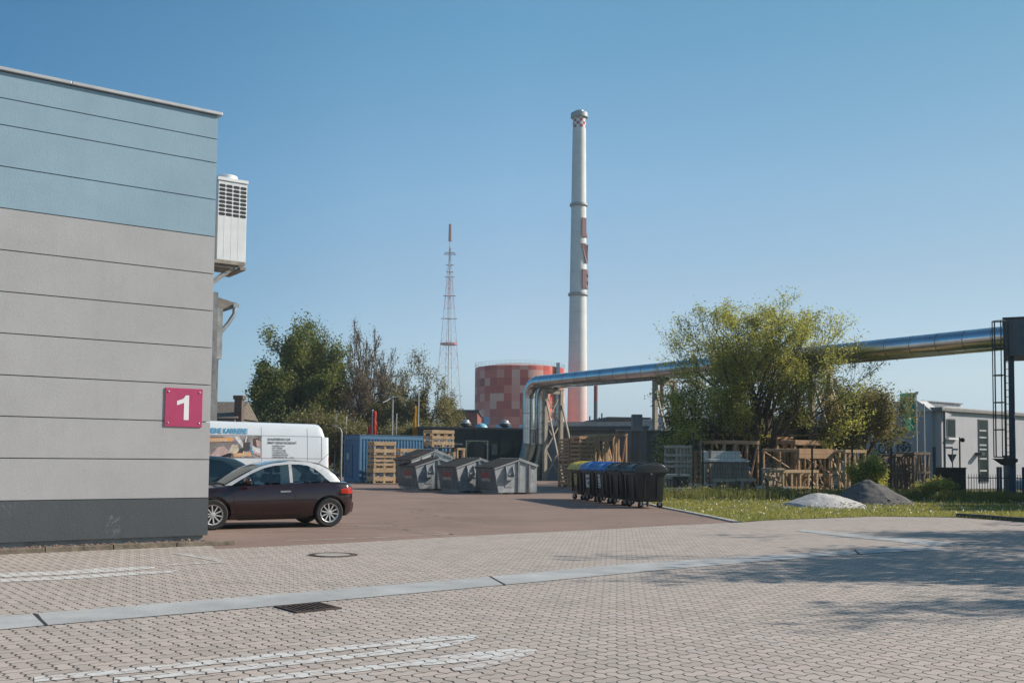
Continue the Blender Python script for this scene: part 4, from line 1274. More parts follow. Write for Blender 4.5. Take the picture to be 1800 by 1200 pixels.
# ---- wheelie bins in a row
M_BIN = mat('anthracite_plastic', (0.022, 0.023, 0.025), 0.42, var=0.2, scale=3)
def bin_(label, lid_mat, sticker=None, closed_loc=(0, 0, 0)):
    t = thing('wheelie_bin', label, 'wheelie bin', closed_loc, BIN_ROT, 'four wheeled waste bins in a row')
    w, d = 1.24, 0.98
    def rect(x0, x1, y0, y1, z, r=0.06):
        pts = []
        for cx, cy, a0 in ((x1 - r, y1 - r, 0), (x0 + r, y1 - r, 90), (x0 + r, y0 + r, 180), (x1 - r, y0 + r, 270)):
            for a in (0, 45, 90):
                pts.append((cx + r * math.cos(R(a0 + a)), cy + r * math.sin(R(a0 + a)), z))
        return pts
    b = MB().loft([rect(0.08, w - 0.08, 0.07, d - 0.10, 0.20), rect(0.06, w - 0.06, 0.06, d - 0.08, 0.26), rect(0.015, w - 0.015, 0.02, d - 0.02, 1.02), rect(-0.02, w + 0.02, -0.02, d + 0.03, 1.03), rect(-0.02, w + 0.02, -0.02, d + 0.03, 1.11), rect(0.0, w, 0, d, 1.115)], close=True)
    for x in (0.3, 0.94):
        b.box(x - 0.03, x + 0.03, d - 0.055, d + 0.0, 0.30, 1.0)
        b.box(x - 0.03, x + 0.03, 0.0, 0.055, 0.30, 1.0)
    for y in (0.28, 0.70):
        b.box(-0.012, 0.045, y - 0.03, y + 0.03, 0.30, 1.0)
    b.build('tub', M_BIN, t, smooth=30)
    lid = MB()
    secs = []
    n = 12
    for x in (-0.05, -0.03, 0.02, w / 2, w - 0.02, w + 0.03, w + 0.05):
        kx = 1.0 if abs(x - w / 2) < w / 2 - 0.01 else (0.93 if abs(x - w / 2) < w / 2 + 0.04 else 0.6)
        q = []
        for i in range(n + 1):
            a = math.pi * i / n
            yy = d / 2 + (d / 2 + 0.055) * math.cos(a)
            zz = 1.10 + 0.27 * (math.sin(a) ** 0.6) * kx
            q.append((x, yy, zz))
        secs.append(q)
    lid.loft(secs, close=True)
    for x in (0.2, w - 0.2):
        lid.tube([(x, d / 2 + (d / 2 + 0.08) * math.cos(math.pi * i / n), 1.115 + 0.28 * math.sin(math.pi * i / n) ** 0.6) for i in range(1, n)], 0.022, 6)
    lid.tube([(0.12, d + 0.06, 1.14), (0.12, d + 0.13, 1.15), (w - 0.12, d + 0.13, 1.15), (w - 0.12, d + 0.06, 1.14)], 0.018, 6)
    lid.build('lid', lid_mat, t, smooth=40)
    tr = MB()
    for x in (-0.055, w + 0.055):
        s = -1 if x < 0 else 1
        tr.lathe([(0.028, 0), (0.028, 0.07 * s)], 10, (x, d / 2 + 0.05, 1.06), 'x')
    tr.each('trunnion', M_STEEL, t)
    for x in (0.14, w - 0.14):
        for y in (0.16, d - 0.18):
            c = MB()
            c.lathe([(0.035, -0.025), (0.095, -0.025), (0.10, -0.018), (0.10, 0.018), (0.095, 0.025), (0.035, 0.025)], 18, (0, 0, 0.10), 'x')
            cw = c.build('caster_wheel', M_BLACK, t, smooth=40)
            cw.location = (x, y, 0)
            cw.rotation_euler = (0, 0, random.uniform(-0.9, 0.9))
            MB().box(-0.045, -0.03, -0.035, 0.035, 0.08, 0.21).box(0.03, 0.045, -0.035, 0.035, 0.08, 0.21).box(-0.045, 0.045, -0.035, 0.035, 0.19, 0.215).build('fork', M_STEEL, cw)
    if sticker:
        x0, x1, z0, z1, m_, blobs = sticker
        def yf(z): return (d - 0.08) + 0.06 * (z - 0.26) / 0.76 + 0.006
        def lean(pts, off): return [(x, yf(z) + off, z) for x, z in pts]
        MB().add(lean([(x0, z0), (x1, z0), (x1, z1), (x0, z1)], 0.0), [(0, 1, 2, 3)]).build('notice', m_, t, recalc=False)
        pb = MB()
        for a in blobs:
            pb.add(lean([(x0 + (x1 - x0) * p, z0 + (z1 - z0) * q) for p, q in a], 0.003), [tuple(range(len(a)))])
        pb.build('notice_print', mat('notice_ink', (0.05, 0.09, 0.14), 0.6, var=0.4, scale=20), t, recalc=False)
    return t
BIN_DIR = Vector((-0.250, 0.968, 0))
BIN_ROT = math.atan2(0.968, -0.250)
M_YEL = mat('yellow_lid', (0.56, 0.47, 0.09), 0.45, var=0.12)
M_BLUELID = mat('blue_lid', (0.016, 0.13, 0.42), 0.3, var=0.12)
M_PAPER = mat('white_notice', (0.62, 0.64, 0.64), 0.5, var=0.06)
M_YPAPER = mat('yellow_notice', (0.42, 0.34, 0.10), 0.5, var=0.12)
rows_ = [[(0.1, 0.1), (0.9, 0.1), (0.9, 0.16), (0.1, 0.16)], [(0.2, 0.3), (0.8, 0.3), (0.8, 0.36), (0.2, 0.36)], [(0.15, 0.75), (0.85, 0.75), (0.85, 0.82), (0.15, 0.82)]]
art_ = [[(0.15, 0.78), (0.5, 0.88), (0.45, 0.65), (0.2, 0.6)], [(0.5, 0.72), (0.88, 0.78), (0.85, 0.62), (0.55, 0.58)], [(0.2, 0.45), (0.4, 0.5), (0.5, 0.2), (0.3, 0.25)], [(0.55, 0.4), (0.65, 0.4), (0.65, 0.25), (0.55, 0.25)]]
nb = GX(1119, 44.0)                            # nearest bin: corner of its near end, front side
B_side = Vector((0.968, 0.250, 0))              # from the front of the row to its back
def bin_at(k):
    return nb + BIN_DIR * (1.39 * k) + B_side * 0.98 * 1.0
def bin_loc(k):
    p = nb + BIN_DIR * (1.39 * k) + B_side * 0.98
    return (p.x, p.y, 0.012)
BINS = [('black lidded wheelie bin, nearest end of the bin row, its blank side showing', M_BIN, None),
        ('black lidded wheelie bin standing between the nearest bin and the blue lids', M_BIN, None),
        ('blue lidded wheelie bin beside the black lidded bins, narrow white notice showing', M_BLUELID, (0.66, 1.02, 0.52, 0.98, M_PAPER, rows_)),
        ('blue lidded wheelie bin with white picture notice next to the yellow lid', M_BLUELID, (0.36, 0.80, 0.50, 0.95, M_PAPER, art_)),
        ('yellow lidded wheelie bin with yellow notice at the far end of the row', M_YEL, (0.42, 0.78, 0.55, 0.95, M_YPAPER, rows_))]
for k, (lb, m_, st) in enumerate(BINS):
    bin_(lb, m_, st, bin_loc(k))

# ---- blue site container
M_CBLUE = mat('container_blue', (0.055, 0.16, 0.29), 0.5, var=0.12, scale=1.5, streak=0.3)
cc = GX(631, 82.0)
cab = thing('site_container', 'blue corrugated site container with door behind the pallet stacks', 'container', (cc.x, cc.y, 0.006), R(33))
CL, CW, CH = 6.05, 2.2, 2.72
MB().box(0.05, CL - 0.05, 0.05, CW - 0.05, 0.10, CH - 0.10).build('shell', M_CBLUE, cab)
fr = MB()
for x in (0, CL - 0.14):
    for y in (0, CW - 0.14):
        fr.box(x, x + 0.14, y, y + 0.14, 0.0, CH)
for z0, z1 in ((0.02, 0.17), (CH - 0.24, CH - 0.01)):
    fr.box(0.1405, CL - 0.1405, 0.004, 0.13, z0, z1).box(0.1405, CL - 0.1405, CW - 0.13, CW - 0.004, z0, z1)
    fr.box(0.004, 0.13, 0.1405, CW - 0.1405, z0, z1).box(CL - 0.13, CL - 0.004, 0.1405, CW - 0.1405, z0, z1)
fr.build('frame', mat('container_frame_blue', (0.085, 0.20, 0.33), 0.5, var=0.1), cab, bevel=0.01)
cr = MB()
for i in range(28):
    x = 0.20 + i * 0.2
    cr.prism([(x, 0.055), (x + 0.04, 0.022), (x + 0.11, 0.022), (x + 0.15, 0.055)], (0, 0, 0.172), (1, 0, 0), (0, 1, 0), (0, 0, CH - 0.414))
cr.build('corrugation', M_CBLUE, cab)
cr = MB()
for i in range(4):
    y = 1.30 + i * 0.2
    cr.prism([(y, 0.055), (y + 0.04, 0.03), (y + 0.11, 0.03), (y + 0.15, 0.055)], (0, 0, 0.172), (0, 1, 0), (1, 0, 0), (0, 0, CH - 0.414))
cr.build('corrugation', M_CBLUE, cab)
dr = MB().box(0.012, 0.052, 1.04, 1.94, 0.18, 2.20).build('door', mat('container_door_blue', (0.042, 0.12, 0.22), 0.5), cab, bevel=0.006)
MB().box(0.003, 0.010, 1.52, 1.84, 1.30, 1.68).build('notice', mat('pale_green_notice', (0.30, 0.45, 0.42), 0.6), dr)
MB().box(-0.05, 0.010, 1.80, 1.92, 1.04, 1.09).build('handle', M_STEEL, dr)
MB().box(-0.02, CL + 0.02, -0.02, CW + 0.02, CH + 0.002, CH + 0.04).build('roof', mat('container_roof', (0.08, 0.16, 0.24), 0.6), cab)

# ---- timber crates and pallets
def pallet_mb(mb, w, d, z=0.0):
    for y in (0.05, d / 2, d - 0.05):
        for x in (0.07, w / 2, w - 0.07):
            mb.box(x - 0.07, x + 0.07, y - 0.049, y + 0.049, z + 0.02, z + 0.10)
        mb.box(0, w, y - 0.05, y + 0.05, z, z + 0.0199)
    n = max(5, int(w / 0.19))
    for i in range(n):
        x = i * (w - 0.13) / (n - 1)
        mb.box(x, x + 0.13, 0, d, z + 0.1001, z + 0.122)
def crate_slat(name, label, loc, w, d, h, rows, mats=None, fill=None, rot=None, group='timber crates in the yard', posts=True, diag=False, cat='crate'):
    """boarded crate on a pallet base: base, posts, slatted sides, goods inside"""
    wood, base = mats or (M_WOOD, M_WOOD)
    if rot is None:
        w *= 0.83
    t = thing(name, label, cat, loc, A45 if rot is None else rot, group)
    b = MB(); pallet_mb(b, w, d); b.build('pallet_base', base, t)
    p = MB()
    for x in (0.02, w - 0.11):
        for y in (0.025, d - 0.095):
            p.box(x, x + 0.09, y, y + 0.07, 0.123, h)
    nm = max(1, int(round(w / 0.55)) - 1)
    for i in range(1, nm + 1):
        x = w * i / (nm + 1)
        for y in (0.025, d - 0.075):
            p.box(x - 0.04, x + 0.04, y, y + 0.05, 0.123, h)
    p.each('post', wood, t)
    s = MB()
    bw_ = (h - 0.13) / (rows * 1.55)
    for i in range(rows):
        z0 = 0.135 + (h - 0.135 - bw_) * i / max(1, rows - 1)
        j = random.uniform(-0.008, 0.008)
        s.box(-0.0 + j, w + j, 0.0, 0.024, z0, z0 + bw_)
        s.box(j, w + j, d - 0.024, d, z0, z0 + bw_)
        s.box(-0.002, 0.0195, 0.0245, d - 0.0245, z0 + 0.003, z0 + bw_ - 0.003)
        s.box(w - 0.0195, w + 0.002, 0.0245, d - 0.0245, z0 + 0.003, z0 + bw_ - 0.003)
    if diag:
        for i in range(nm + 1):
            a = w * i / (nm + 1) + 0.06; e = w * (i + 1) / (nm + 1) - 0.06
            s.beam((a, 0.040, 0.2), (e, 0.040, h - 0.1), 0.024, 0.08, up=(0, 1, 0))
    s.build('side_slats', wood, t)
    tp = MB()
    for i in range(5):
        y = i * (d - 0.12) / 4
        tp.box(0.0, w, y, y + 0.12, h + 0.001, h + 0.022)
    tp.build('top_boards', wood, t)
    if fill:
        MB().box(0.14, w - 0.14, 0.11, d - 0.11, 0.124, h * 0.86).build('wrapped_goods', fill, t, bevel=0.03)
    return t
def crate_frame(name, label, loc, w, d, h, mats=None, rot=None, group='timber crates in the yard', mids=1, rail=0.10, diag=(1, 1), board=0.0, shelf=(), cat='crate'):
    """open crate of posts, rails and diagonal braces"""
    wood = mats or M_WOOD
    if rot is None:
        w *= 0.83
    t = thing(name, label, cat, loc, A45 if rot is None else rot, group)
    p = MB()
    xs = [0.0 + (w - 0.09) * i / (mids + 1) for i in range(mids + 2)]
    ys = (0.03, d - 0.10)
    for x in xs:
        for y in ys:
            p.box(x, x + 0.09, y, y + 0.07, 0.0, h - rail)
    p.each('post', wood, t)
    r = MB()
    levels = [0.10] + [h * s for s in shelf] + [h - rail]
    for z in levels:
        for y0, y1 in ((0.0, 0.0295), (d - 0.0295, d)):
            r.box(-0.01, w + 0.01, y0, y1, z, z + rail)
        for x0, x1 in ((-0.028, -0.0005), (w + 0.0005, w + 0.028)):
            r.box(x0, x1, 0.03, d - 0.03, z, z + rail)
    if board:
        r.box(-0.012, w + 0.012, -0.026, -0.001, h - rail - board, h - 0.002)
    r.each('rail', wood, t)
    br = MB()
    k = 0
    for a, e in zip(xs[:-1], xs[1:]):
        s = 1 if k % 2 == 0 else -1
        z0, z1 = 0.20, h - rail
        if diag[0]:
            br.beam((a + 0.1 if s > 0 else e, 0.045, z0), (e if s > 0 else a + 0.1, 0.045, z1), 0.03, 0.09, up=(0, 1, 0))
        k += 1
    if diag[1]:
        for x in (0.03, w - 0.03):
            for z0, z1 in zip(levels[:-1], levels[1:]):
                br.beam((x, 0.11, z0 + rail), (x, d - 0.12, z1), 0.03, 0.08, up=(1, 0, 0))
    if diag[0] or diag[1]:
        br.each('brace', wood, t)
    tp = MB()
    for i in range(4):
        y = i * (d - 0.11) / 3
        tp.box(-0.01, w + 0.01, y, y + 0.11, h + 0.001, h + 0.022)
    tp.build('top_boards', wood, t)
    return t
def at(px, d, z=0.012):
    p = GX(px, d)
    return (p.x, p.y, z)
# stacks before the container
S1 = at(656, 79.5)
def up(p, z, dx=0.0, dy=0.0):
    return (p[0] + dx, p[1] + dy, z)
crate_slat('pallet_crate', 'bottom crate of the three-high stack before the blue container, grey wrapped goods', S1, 1.62, 1.0, 0.82, 2, fill=M_WRAP)
crate_slat('pallet_crate', 'middle crate of the three-high stack before the blue container', up(S1, 0.865, 0.02, 0.02), 1.58, 1.0, 0.70, 3, fill=M_WRAP)
crate_slat('pallet_crate', 'topmost crate of the three-high stack before the blue container', up(S1, 1.60, 0.02, -0.02), 1.62, 1.0, 0.72, 2, fill=M_WRAP)
S2 = at(703, 81.0)
crate_slat('pallet_crate', 'lower pale crate behind the rusty skip lid, another crate on top', S2, 1.6, 1.1, 1.0, 3)
crate_slat('pallet_crate', 'upper pale crate with dark gaps above the rusty skip lid', up(S2, 1.03), 1.62, 1.1, 0.92, 3, diag=True)
# steel rack with crates
rk0 = at(760, 78.0)
rk = thing('steel_rack', 'dark steel rack carrying a pale crate behind the skips', 'rack', rk0, A45)
rk.scale = (0.83, 1, 1)
f_ = MB()
for x in (0.0, 0.55, 1.1, 1.75):
    for y in (0.0, 1.0):
        f_.box(x, x + 0.06, y, y + 0.06, 0, 1.98)
f_.each('post', M_DARKSTEEL, rk)
MB().box(-0.05, 1.86, -0.05, 1.11, 1.982, 2.05).box(-0.02, 1.83, -0.02, 1.08, 0.30, 0.36).each('shelf', M_DARKSTEEL, rk)
crate_slat('pallet_crate', 'pale crate with three slats standing high on the steel rack', up(rk0, 2.055, -0.05, 0.0), 1.66, 1.15, 0.92, 3, diag=True)
crate_slat('pallet_crate', 'pale crate under the steel rack shelf behind the skips', up(rk0, 0.37, 0.06, 0.18), 1.62, 0.75, 1.42, 3, diag=True, fill=M_WRAP)
crate_frame('upright_crate', 'narrow upright timber frame leaning next to the steel rack', at(803, 80.0), 0.62, 0.35, 2.0, mids=0, cat='crate', group='timber frames in the yard')
# green-white goal-shaped steel frame
gf0 = at(818, 79.0)
gf = thing('steel_goal_frame', 'rusty pale green goal shaped steel frame before the dark green hall', 'frame', gf0, R(12))
MB().box(0, 0.07, 0, 0.07, 0, 2.38).box(1.20, 1.27, 0, 0.07, 0, 2.38).box(0, 1.27, 0, 0.07, 2.381, 2.45).beam((0.08, 0.035, 2.2), (0.24, 0.035, 2.37), 0.03).beam((1.19, 0.035, 2.2), (1.03, 0.035, 2.37), 0.03).build('frame', mat('flaking_green_paint', (0.30, 0.33, 0.25), 0.7, var=0.4, scale=9), gf)

# crates behind the bins
L1 = at(999, 75.0)
crate_slat('slatted_crate', 'lower brown slatted crate left of the pile behind the yellow bin', L1, 1.25, 1.0, 1.22, 6, (M_WOODB, M_WOODB))
crate_slat('slatted_crate', 'upper brown slatted crate left of the pile behind the yellow bin', up(L1, 1.25), 1.25, 1.0, 1.28, 7, (M_WOODB, M_WOODB), diag=True)
L2 = at(1018, 74.0)
crate_frame('upright_crate', 'low pale frame under slatted crates behind the blue lids', L2, 2.05, 0.9, 1.28, rail=0.10, cat='crate', group='timber frames in the yard')
crate_slat('slatted_crate', 'upper slatted crate with a pale left post behind the blue lids', up(L2, 1.31), 1.25, 0.9, 1.35, 6, (M_WOODB, M_WOOD), diag=True, fill=None)
for k, (px, d_, lb) in enumerate(((1052, 75.2, 'first of three tall upright frames with diagonals before the grey wall'), (1069, 76.0, 'middle of three tall upright frames with diagonals before the grey wall'), (1087, 76.8, 'last and farthest of three tall upright frames before the grey wall'))):
    crate_frame('upright_crate', lb, at(px, d_), 0.74, 1.3, 2.78 + 0.04 * k, (M_WOOD, M_WOOD, M_WOODB)[k], mids=0, cat='crate', group='timber frames in the yard')
# crates under the spreading tree
Mi = at(1190, 63.5)
crate_frame('barred_crate', 'lower pale narrow-barred frame before the grey corrugated wall', Mi, 1.05, 0.9, 1.25, M_WOODW, mids=3, diag=(0, 0), shelf=(0.5,), cat='crate', group='timber frames in the yard')
crate_frame('barred_crate', 'upper pale narrow-barred frame before the grey corrugated wall', up(Mi, 1.275), 1.05, 0.9, 0.86, M_WOODW, mids=3, diag=(0, 0), shelf=(0.45,), cat='crate', group='timber frames in the yard')
crate_slat('slatted_crate', 'brown slatted crate half hidden behind the pale barred frames', at(1222, 66.0), 1.2, 1.0, 1.9, 7, (M_WOODB, M_WOODB))
T1 = at(1274, 64.0)
crate_frame('large_crate', 'large open brown crate behind the tilted planks under the tree', T1, 2.6, 1.7, 2.38, M_WOODB, mids=2, rail=0.14)
crate_frame('large_crate', 'tallest open brown crate farthest back under the tree', at(1290, 67.5), 2.9, 1.6, 2.80, M_WOODB, mids=2, rail=0.14)
crate_frame('large_crate', 'narrow upright brown crate between the tallest crate and the wide boarded crate', at(1367, 67.0), 1.25, 1.2, 2.62, M_WOODB, mids=1, rail=0.12)
crate_frame('large_crate', 'wide brown crate with a deep top board left of the shrub', at(1398, 66.0), 2.5, 1.4, 2.45, M_WOODB, mids=2, rail=0.16, board=0.05)
crate_frame('large_crate', 'brown boarded crate with crossed end braces nearest the shrub', at(1405, 61.5), 2.55, 2.2, 2.02, M_WOODB, mids=1, rail=0.12, board=0.28, shelf=(0.42,))
crate_frame('large_crate', 'pale topped frame immediately left of the sunlit shrub', at(1487, 62.5), 1.65, 1.0, 2.0, M_WOOD, mids=1, rail=0.11)
crate_frame('low_crate', 'low sunlit pale frame crate standing in front of the brown crates', at(1377, 59.6), 2.55, 0.9, 1.10, M_WOOD, mids=3, rail=0.10, diag=(0, 1), shelf=(0.30,), cat='crate', group='timber frames in the yard')
crate_frame('low_crate', 'small low frame just left of the sunlit pale frame', at(1362, 62.5), 0.7, 0.8, 1.15, M_WOODW, mids=0, rail=0.09, cat='crate', group='timber frames in the yard')
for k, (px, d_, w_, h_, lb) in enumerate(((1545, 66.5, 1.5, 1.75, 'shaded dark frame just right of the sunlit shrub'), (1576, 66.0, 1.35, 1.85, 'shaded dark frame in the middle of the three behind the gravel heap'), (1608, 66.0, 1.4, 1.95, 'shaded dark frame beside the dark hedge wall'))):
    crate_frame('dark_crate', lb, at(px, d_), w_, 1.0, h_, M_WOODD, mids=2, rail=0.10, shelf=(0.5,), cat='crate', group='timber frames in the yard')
# planks, boards and benches in the fence corner
pl0 = at(1233, 60.5)
bd = thing('grey_board', 'pale grey weathered board standing on edge behind the tilted planks', 'board', (pl0[0], pl0[1], 0), R(16))
MB().box(0, 1.85, 0, 0.05, 1.42, 1.90).build('board', M_GREYWOOD, bd, bevel=0.006)
MB().box(0.10, 0.2, 0.051, 0.15, 0, 1.85).box(1.6, 1.7, 0.051, 0.15, 0, 1.85).box(0.34, 0.43, -0.06, -0.001, 0.2, 1.95).each('stake', M_WOODD, bd)
tb = thing('plank_stack', 'tilted stack of dark planks with white painted top edges', 'planks', at(1253, 59.0), R(14))
pk = MB()
for i in range(15):
    x = 0.02 + i * 0.122
    pk.beam((x - 0.05 + random.uniform(-0.02, 0.02), 0.15, 0.50), (x + 0.22, 0.75, 1.42 + random.uniform(-0.015, 0.015)), random.uniform(0.085, 0.108), 0.04, up=(0, 1, -0.4))
pk.build('planks', M_WOODD, tb)
MB().beam((0.15, 0.72, 1.475), (2.05, 0.72, 1.475), 0.10, 0.05).beam((0.0, 0.80, 1.545), (1.9, 0.80, 1.545), 0.10, 0.045).build('top_edge', mat('white_painted_edge', (0.66, 0.66, 0.65), 0.6, var=0.15), tb)
lg = MB()
for x in (0.05, 0.62, 1.3):
    lg.box(x, x + 0.10, 0.0, 0.10, 0.0, 0.66).box(x, x + 0.10, 0.85, 0.95, 0.0, 1.35)
lg.box(-0.05, 1.0, -0.051, -0.001, 0.62, 0.73).box(-0.05, 0.95, -0.051, -0.001, 0.22, 0.32).box(1.05, 1.95, -0.051, -0.001, 0.64, 0.75)
lg.each('trestle_bar', M_WOODW, tb)
bl = thing('bench_trestle', 'low dark bench with pale concrete slabs beside the nearest wheelie bin', 'bench', at(1166, 57.0), R(10))
MB().box(-0.05, 0.62, 0, 0.5, 0.84, 0.92).box(0.85, 1.15, 0.05, 0.5, 0.84, 0.91).box(-0.08, 1.18, -0.1, 0.4, 0.26, 0.37).each('slab', mat('bench_concrete', (0.36, 0.36, 0.35), 0.9, var=0.2, scale=3), bl)
MB().box(0.0, 0.06, 0.1, 0.4, 0, 0.839).box(0.52, 0.58, 0.1, 0.4, 0, 0.839).box(0.62, 1.1, 0.12, 0.2, 0.38, 0.838).beam((0.75, 0.03, 0.40), (0.62, 0.03, 0.83), 0.05).each('leg', M_DARKSTEEL, bl)
st = thing('stone_slabs', 'pale broken stone slabs piled low behind the wire fence', 'slabs', at(1212, 58.5), R(20))
sb = MB()
for i in range(9):
    x, z = random.uniform(0, 1.0), 0.30 + 0.07 * (i // 3)
    sb.box(x, x + random.uniform(0.3, 0.55), random.uniform(0, 0.1), 0.5, z + 0.002 * i, z + 0.05 + 0.002 * i)
sb.build('slabs', mat('pale_stone', (0.55, 0.53, 0.50), 0.85, var=0.2), st)
MB().box(0.0, 1.5, 0.12, 0.45, 0.0, 0.298).build('support', M_WOODD, st)
st2 = thing('stone_slabs', 'pale rubble and bent sheet lying in the weeds before the crates', 'rubble', at(1338, 58.5), R(10))
sb = MB()
for i in range(14):
    x, z = random.uniform(0, 1.35), random.uniform(0.05, 0.42)
    s_ = random.uniform(0.06, 0.2)
    sb.beam((x - s_, random.uniform(0, .3), z), (x + s_, random.uniform(0, .3), z + random.uniform(-.05, .05)), random.uniform(0.08, 0.2), 0.05)
sb.build('rubble', mat('pale_rubble', (0.50, 0.50, 0.50), 0.85, var=0.25, scale=8), st2)

# ---- sand and gravel heaps
def heap(name, label, cat, p, rx, ry, h, m, seed, peaks=((0, 0, 1),)):
    mb = MB()
    n, ms = 64, 22
    vs, fs = [], []
    for i in range(ms + 1):
        r = i / ms
        for k in range(n):
            a = 2 * math.pi * k / n
            wob = 1 + 0.16 * noise.noise(Vector((math.cos(a) * 1.5 + seed, math.sin(a) * 1.5, 0)))
            x, y = rx * r * wob * math.cos(a), ry * r * wob * math.sin(a)
            z = 0
            for (cx, cy, hh) in peaks:
                q = math.hypot((x / rx - cx), (y / ry - cy))
                z = max(z, hh * h * max(0, 1.10 - (q * q + 0.03) ** 0.56 * 1.08 * (1.0 / (1 - math.hypot(cx, cy) * 0.6))))
            z += 0.16 * h * noise.noise(Vector((x * 2.2 + seed, y * 2.2, 3))) * (1 - r) + 0.06 * h * noise.noise(Vector((x * 7 + seed, y * 7, 3))) * (1 - r * 0.6)
            if i == ms: z = -0.03
            vs.append((x, y, z))
    for i in range(ms):
        for k in range(n):
            k2 = (k + 1) % n
            fs.append((i * n + k, i * n + k2, (i + 1) * n + k2, (i + 1) * n + k))
    mb.add(vs, fs)
    for q in range(420):
        a, r = random.uniform(0, 6.28), random.uniform(0.6, 1.28)
        s_ = random.uniform(0.01, 0.035)
        mb.ball((rx * r * math.cos(a), ry * r * math.sin(a), max(0, h * (1 - r)) * 0.9 + s_ * 0.4), s_, s_, s_ * 0.7, 5, 3)
    t = mb.build(name, m, None, smooth=60)
    t.location = (p[0], p[1], 0.015)
    t.rotation_euler = (0, 0, R(8))
    return tag(t, label, cat)
heap('sand_heap', 'low heap of pale sand on the grass in front of the gravel', 'sand heap', at(1449, 47.5), 1.42, 1.5, 0.50, mat('pale_sand', (0.50, 0.475, 0.45), 0.95, var=0.18, scale=4, bump=0.6, bscale=18, speck=0.2), 3, ((-0.1, 0, 0.95), (0.25, 0.1, 0.85)))
heap('gravel_heap', 'dark grey gravel heap on the grass behind the pale sand', 'gravel heap', at(1533, 51.0), 1.42, 1.6, 0.90, mat('dark_gravel', (0.125, 0.118, 0.112), 0.95, var=0.25, scale=6, bump=0.9, bscale=30, speck=0.5), 9, ((-0.12, 0, 1.0), (0.16, 0.05, 0.84)))

# ================================================================== BUILDINGS behind the yard
M_DGREEN = mat('dark_green_cladding', (0.026, 0.036, 0.034), 0.6, var=0.2, scale=1.0, streak=0.3)
dg0 = GX(832, 104.0)
dgh = thing('dark_hall', 'long dark green flat roofed hall behind the steel goal frame', 'building', (dg0.x, dg0.y, 0), R(13))
H_ = ZH(832, 754, 104.0)
MB().box(-3.9, 12.0, 0, 14, 0, H_).build('wall', M_DGREEN, dgh)
MB().box(-4.0, 12.1, -0.08, 14.1, H_ + 0.002, H_ + 0.14).build('roof_edge', mat('roof_edge_dark', (0.07, 0.08, 0.08), 0.6), dgh)
sm = MB()
for i in range(-3, 12):
    sm.box(i - 0.012, i + 0.012, -0.012, -0.001, 0, H_)
sm.box(-0.06, 0.06, -0.04, -0.0125, 0, H_)
sm.build('seams', mat('seam_dark', (0.014, 0.02, 0.019), 0.6), dgh)
MB().box(-2.6, -0.9, -0.5, -0.045, 2.4, 2.5).build('door_canopy', mat('canopy_grey', (0.30, 0.32, 0.31), 0.6), dgh)
MB().box(1.35, 1.75, -0.03, -0.002, 1.7, 2.5).build('vent_plate', mat('vent_plate', (0.10, 0.12, 0.115), 0.5), dgh)
for lb, px, r_, m_, dd in (('steel roof ventilator with bright top above the dark green hall', 818, 0.42, M_STEEL, 108), ('pale blue domed ventilator on the dark hall roof', 845, 0.5, mat('pale_blue_dome', (0.20, 0.42, 0.52), 0.5), 107), ('steel cowl ventilator on the dark hall roof before the tank', 887, 0.44, M_STEEL, 108)):
    p = GX(px, dd)
    v = thing('roof_ventilator', lb, 'ventilator', (p.x, p.y, H_ + 0.1), 0, 'ventilators on the dark hall roof')
    if m_ is M_STEEL:
        MB().lathe([(r_ * 0.55, 0), (r_ * 0.5, 0.15), (r_, 0.25), (r_ * 0.95, 0.42)], 20).build('base', M_DARKSTEEL, v)
        MB().lathe([(r_ * 0.93, 0.421), (r_ * 0.6, 0.55), (r_ * 0.55, 0.66), (0.05, 0.70)], 20).build('cap', mat('dull_vent_cap', (0.42, 0.43, 0.44), 0.5, 0.2), v, smooth=50)
    else:
        MB().ball((0, 0, 0), r_, r_, 0.42, 20, 10).build('dome', m_, v, smooth=60)
# grey hall right of the pipe
gh0 = GX(968, 101.0)
M_GREYW = mat('grey_render', (0.255, 0.27, 0.285), 0.9, var=0.1, scale=0.8, streak=0.4)
gyh = thing('grey_hall', 'low grey flat roofed hall with pale roof edge behind the crate pile', 'building', (gh0.x, gh0.y, 0), R(-22))
Hg = ZH(1010, 757, 100.0)
MB().box(-0.6, 10, 0, 9, 0, Hg).build('wall', M_GREYW, gyh)
MB().box(-0.9, 10.4, -0.95, 9.3, Hg + 0.001, Hg + 0.30).build('overhang_shadow_band', mat('overhang_shadow_dark', (0.09, 0.105, 0.12), 0.8), gyh)  # the shadow band below the roof edge is put into this dark colour
MB().box(-0.95, 10.45, -1.0, 9.35, Hg + 0.302, Hg + 0.60).build('roof_edge', mat('roof_edge_pale', (0.34, 0.37, 0.39), 0.5), gyh)
MB().box(2.5, 6.5, -0.03, -0.001, 1.4, Hg - 0.7).build('window_band', mat('window_band_dark', (0.03, 0.035, 0.045), 0.3), gyh)
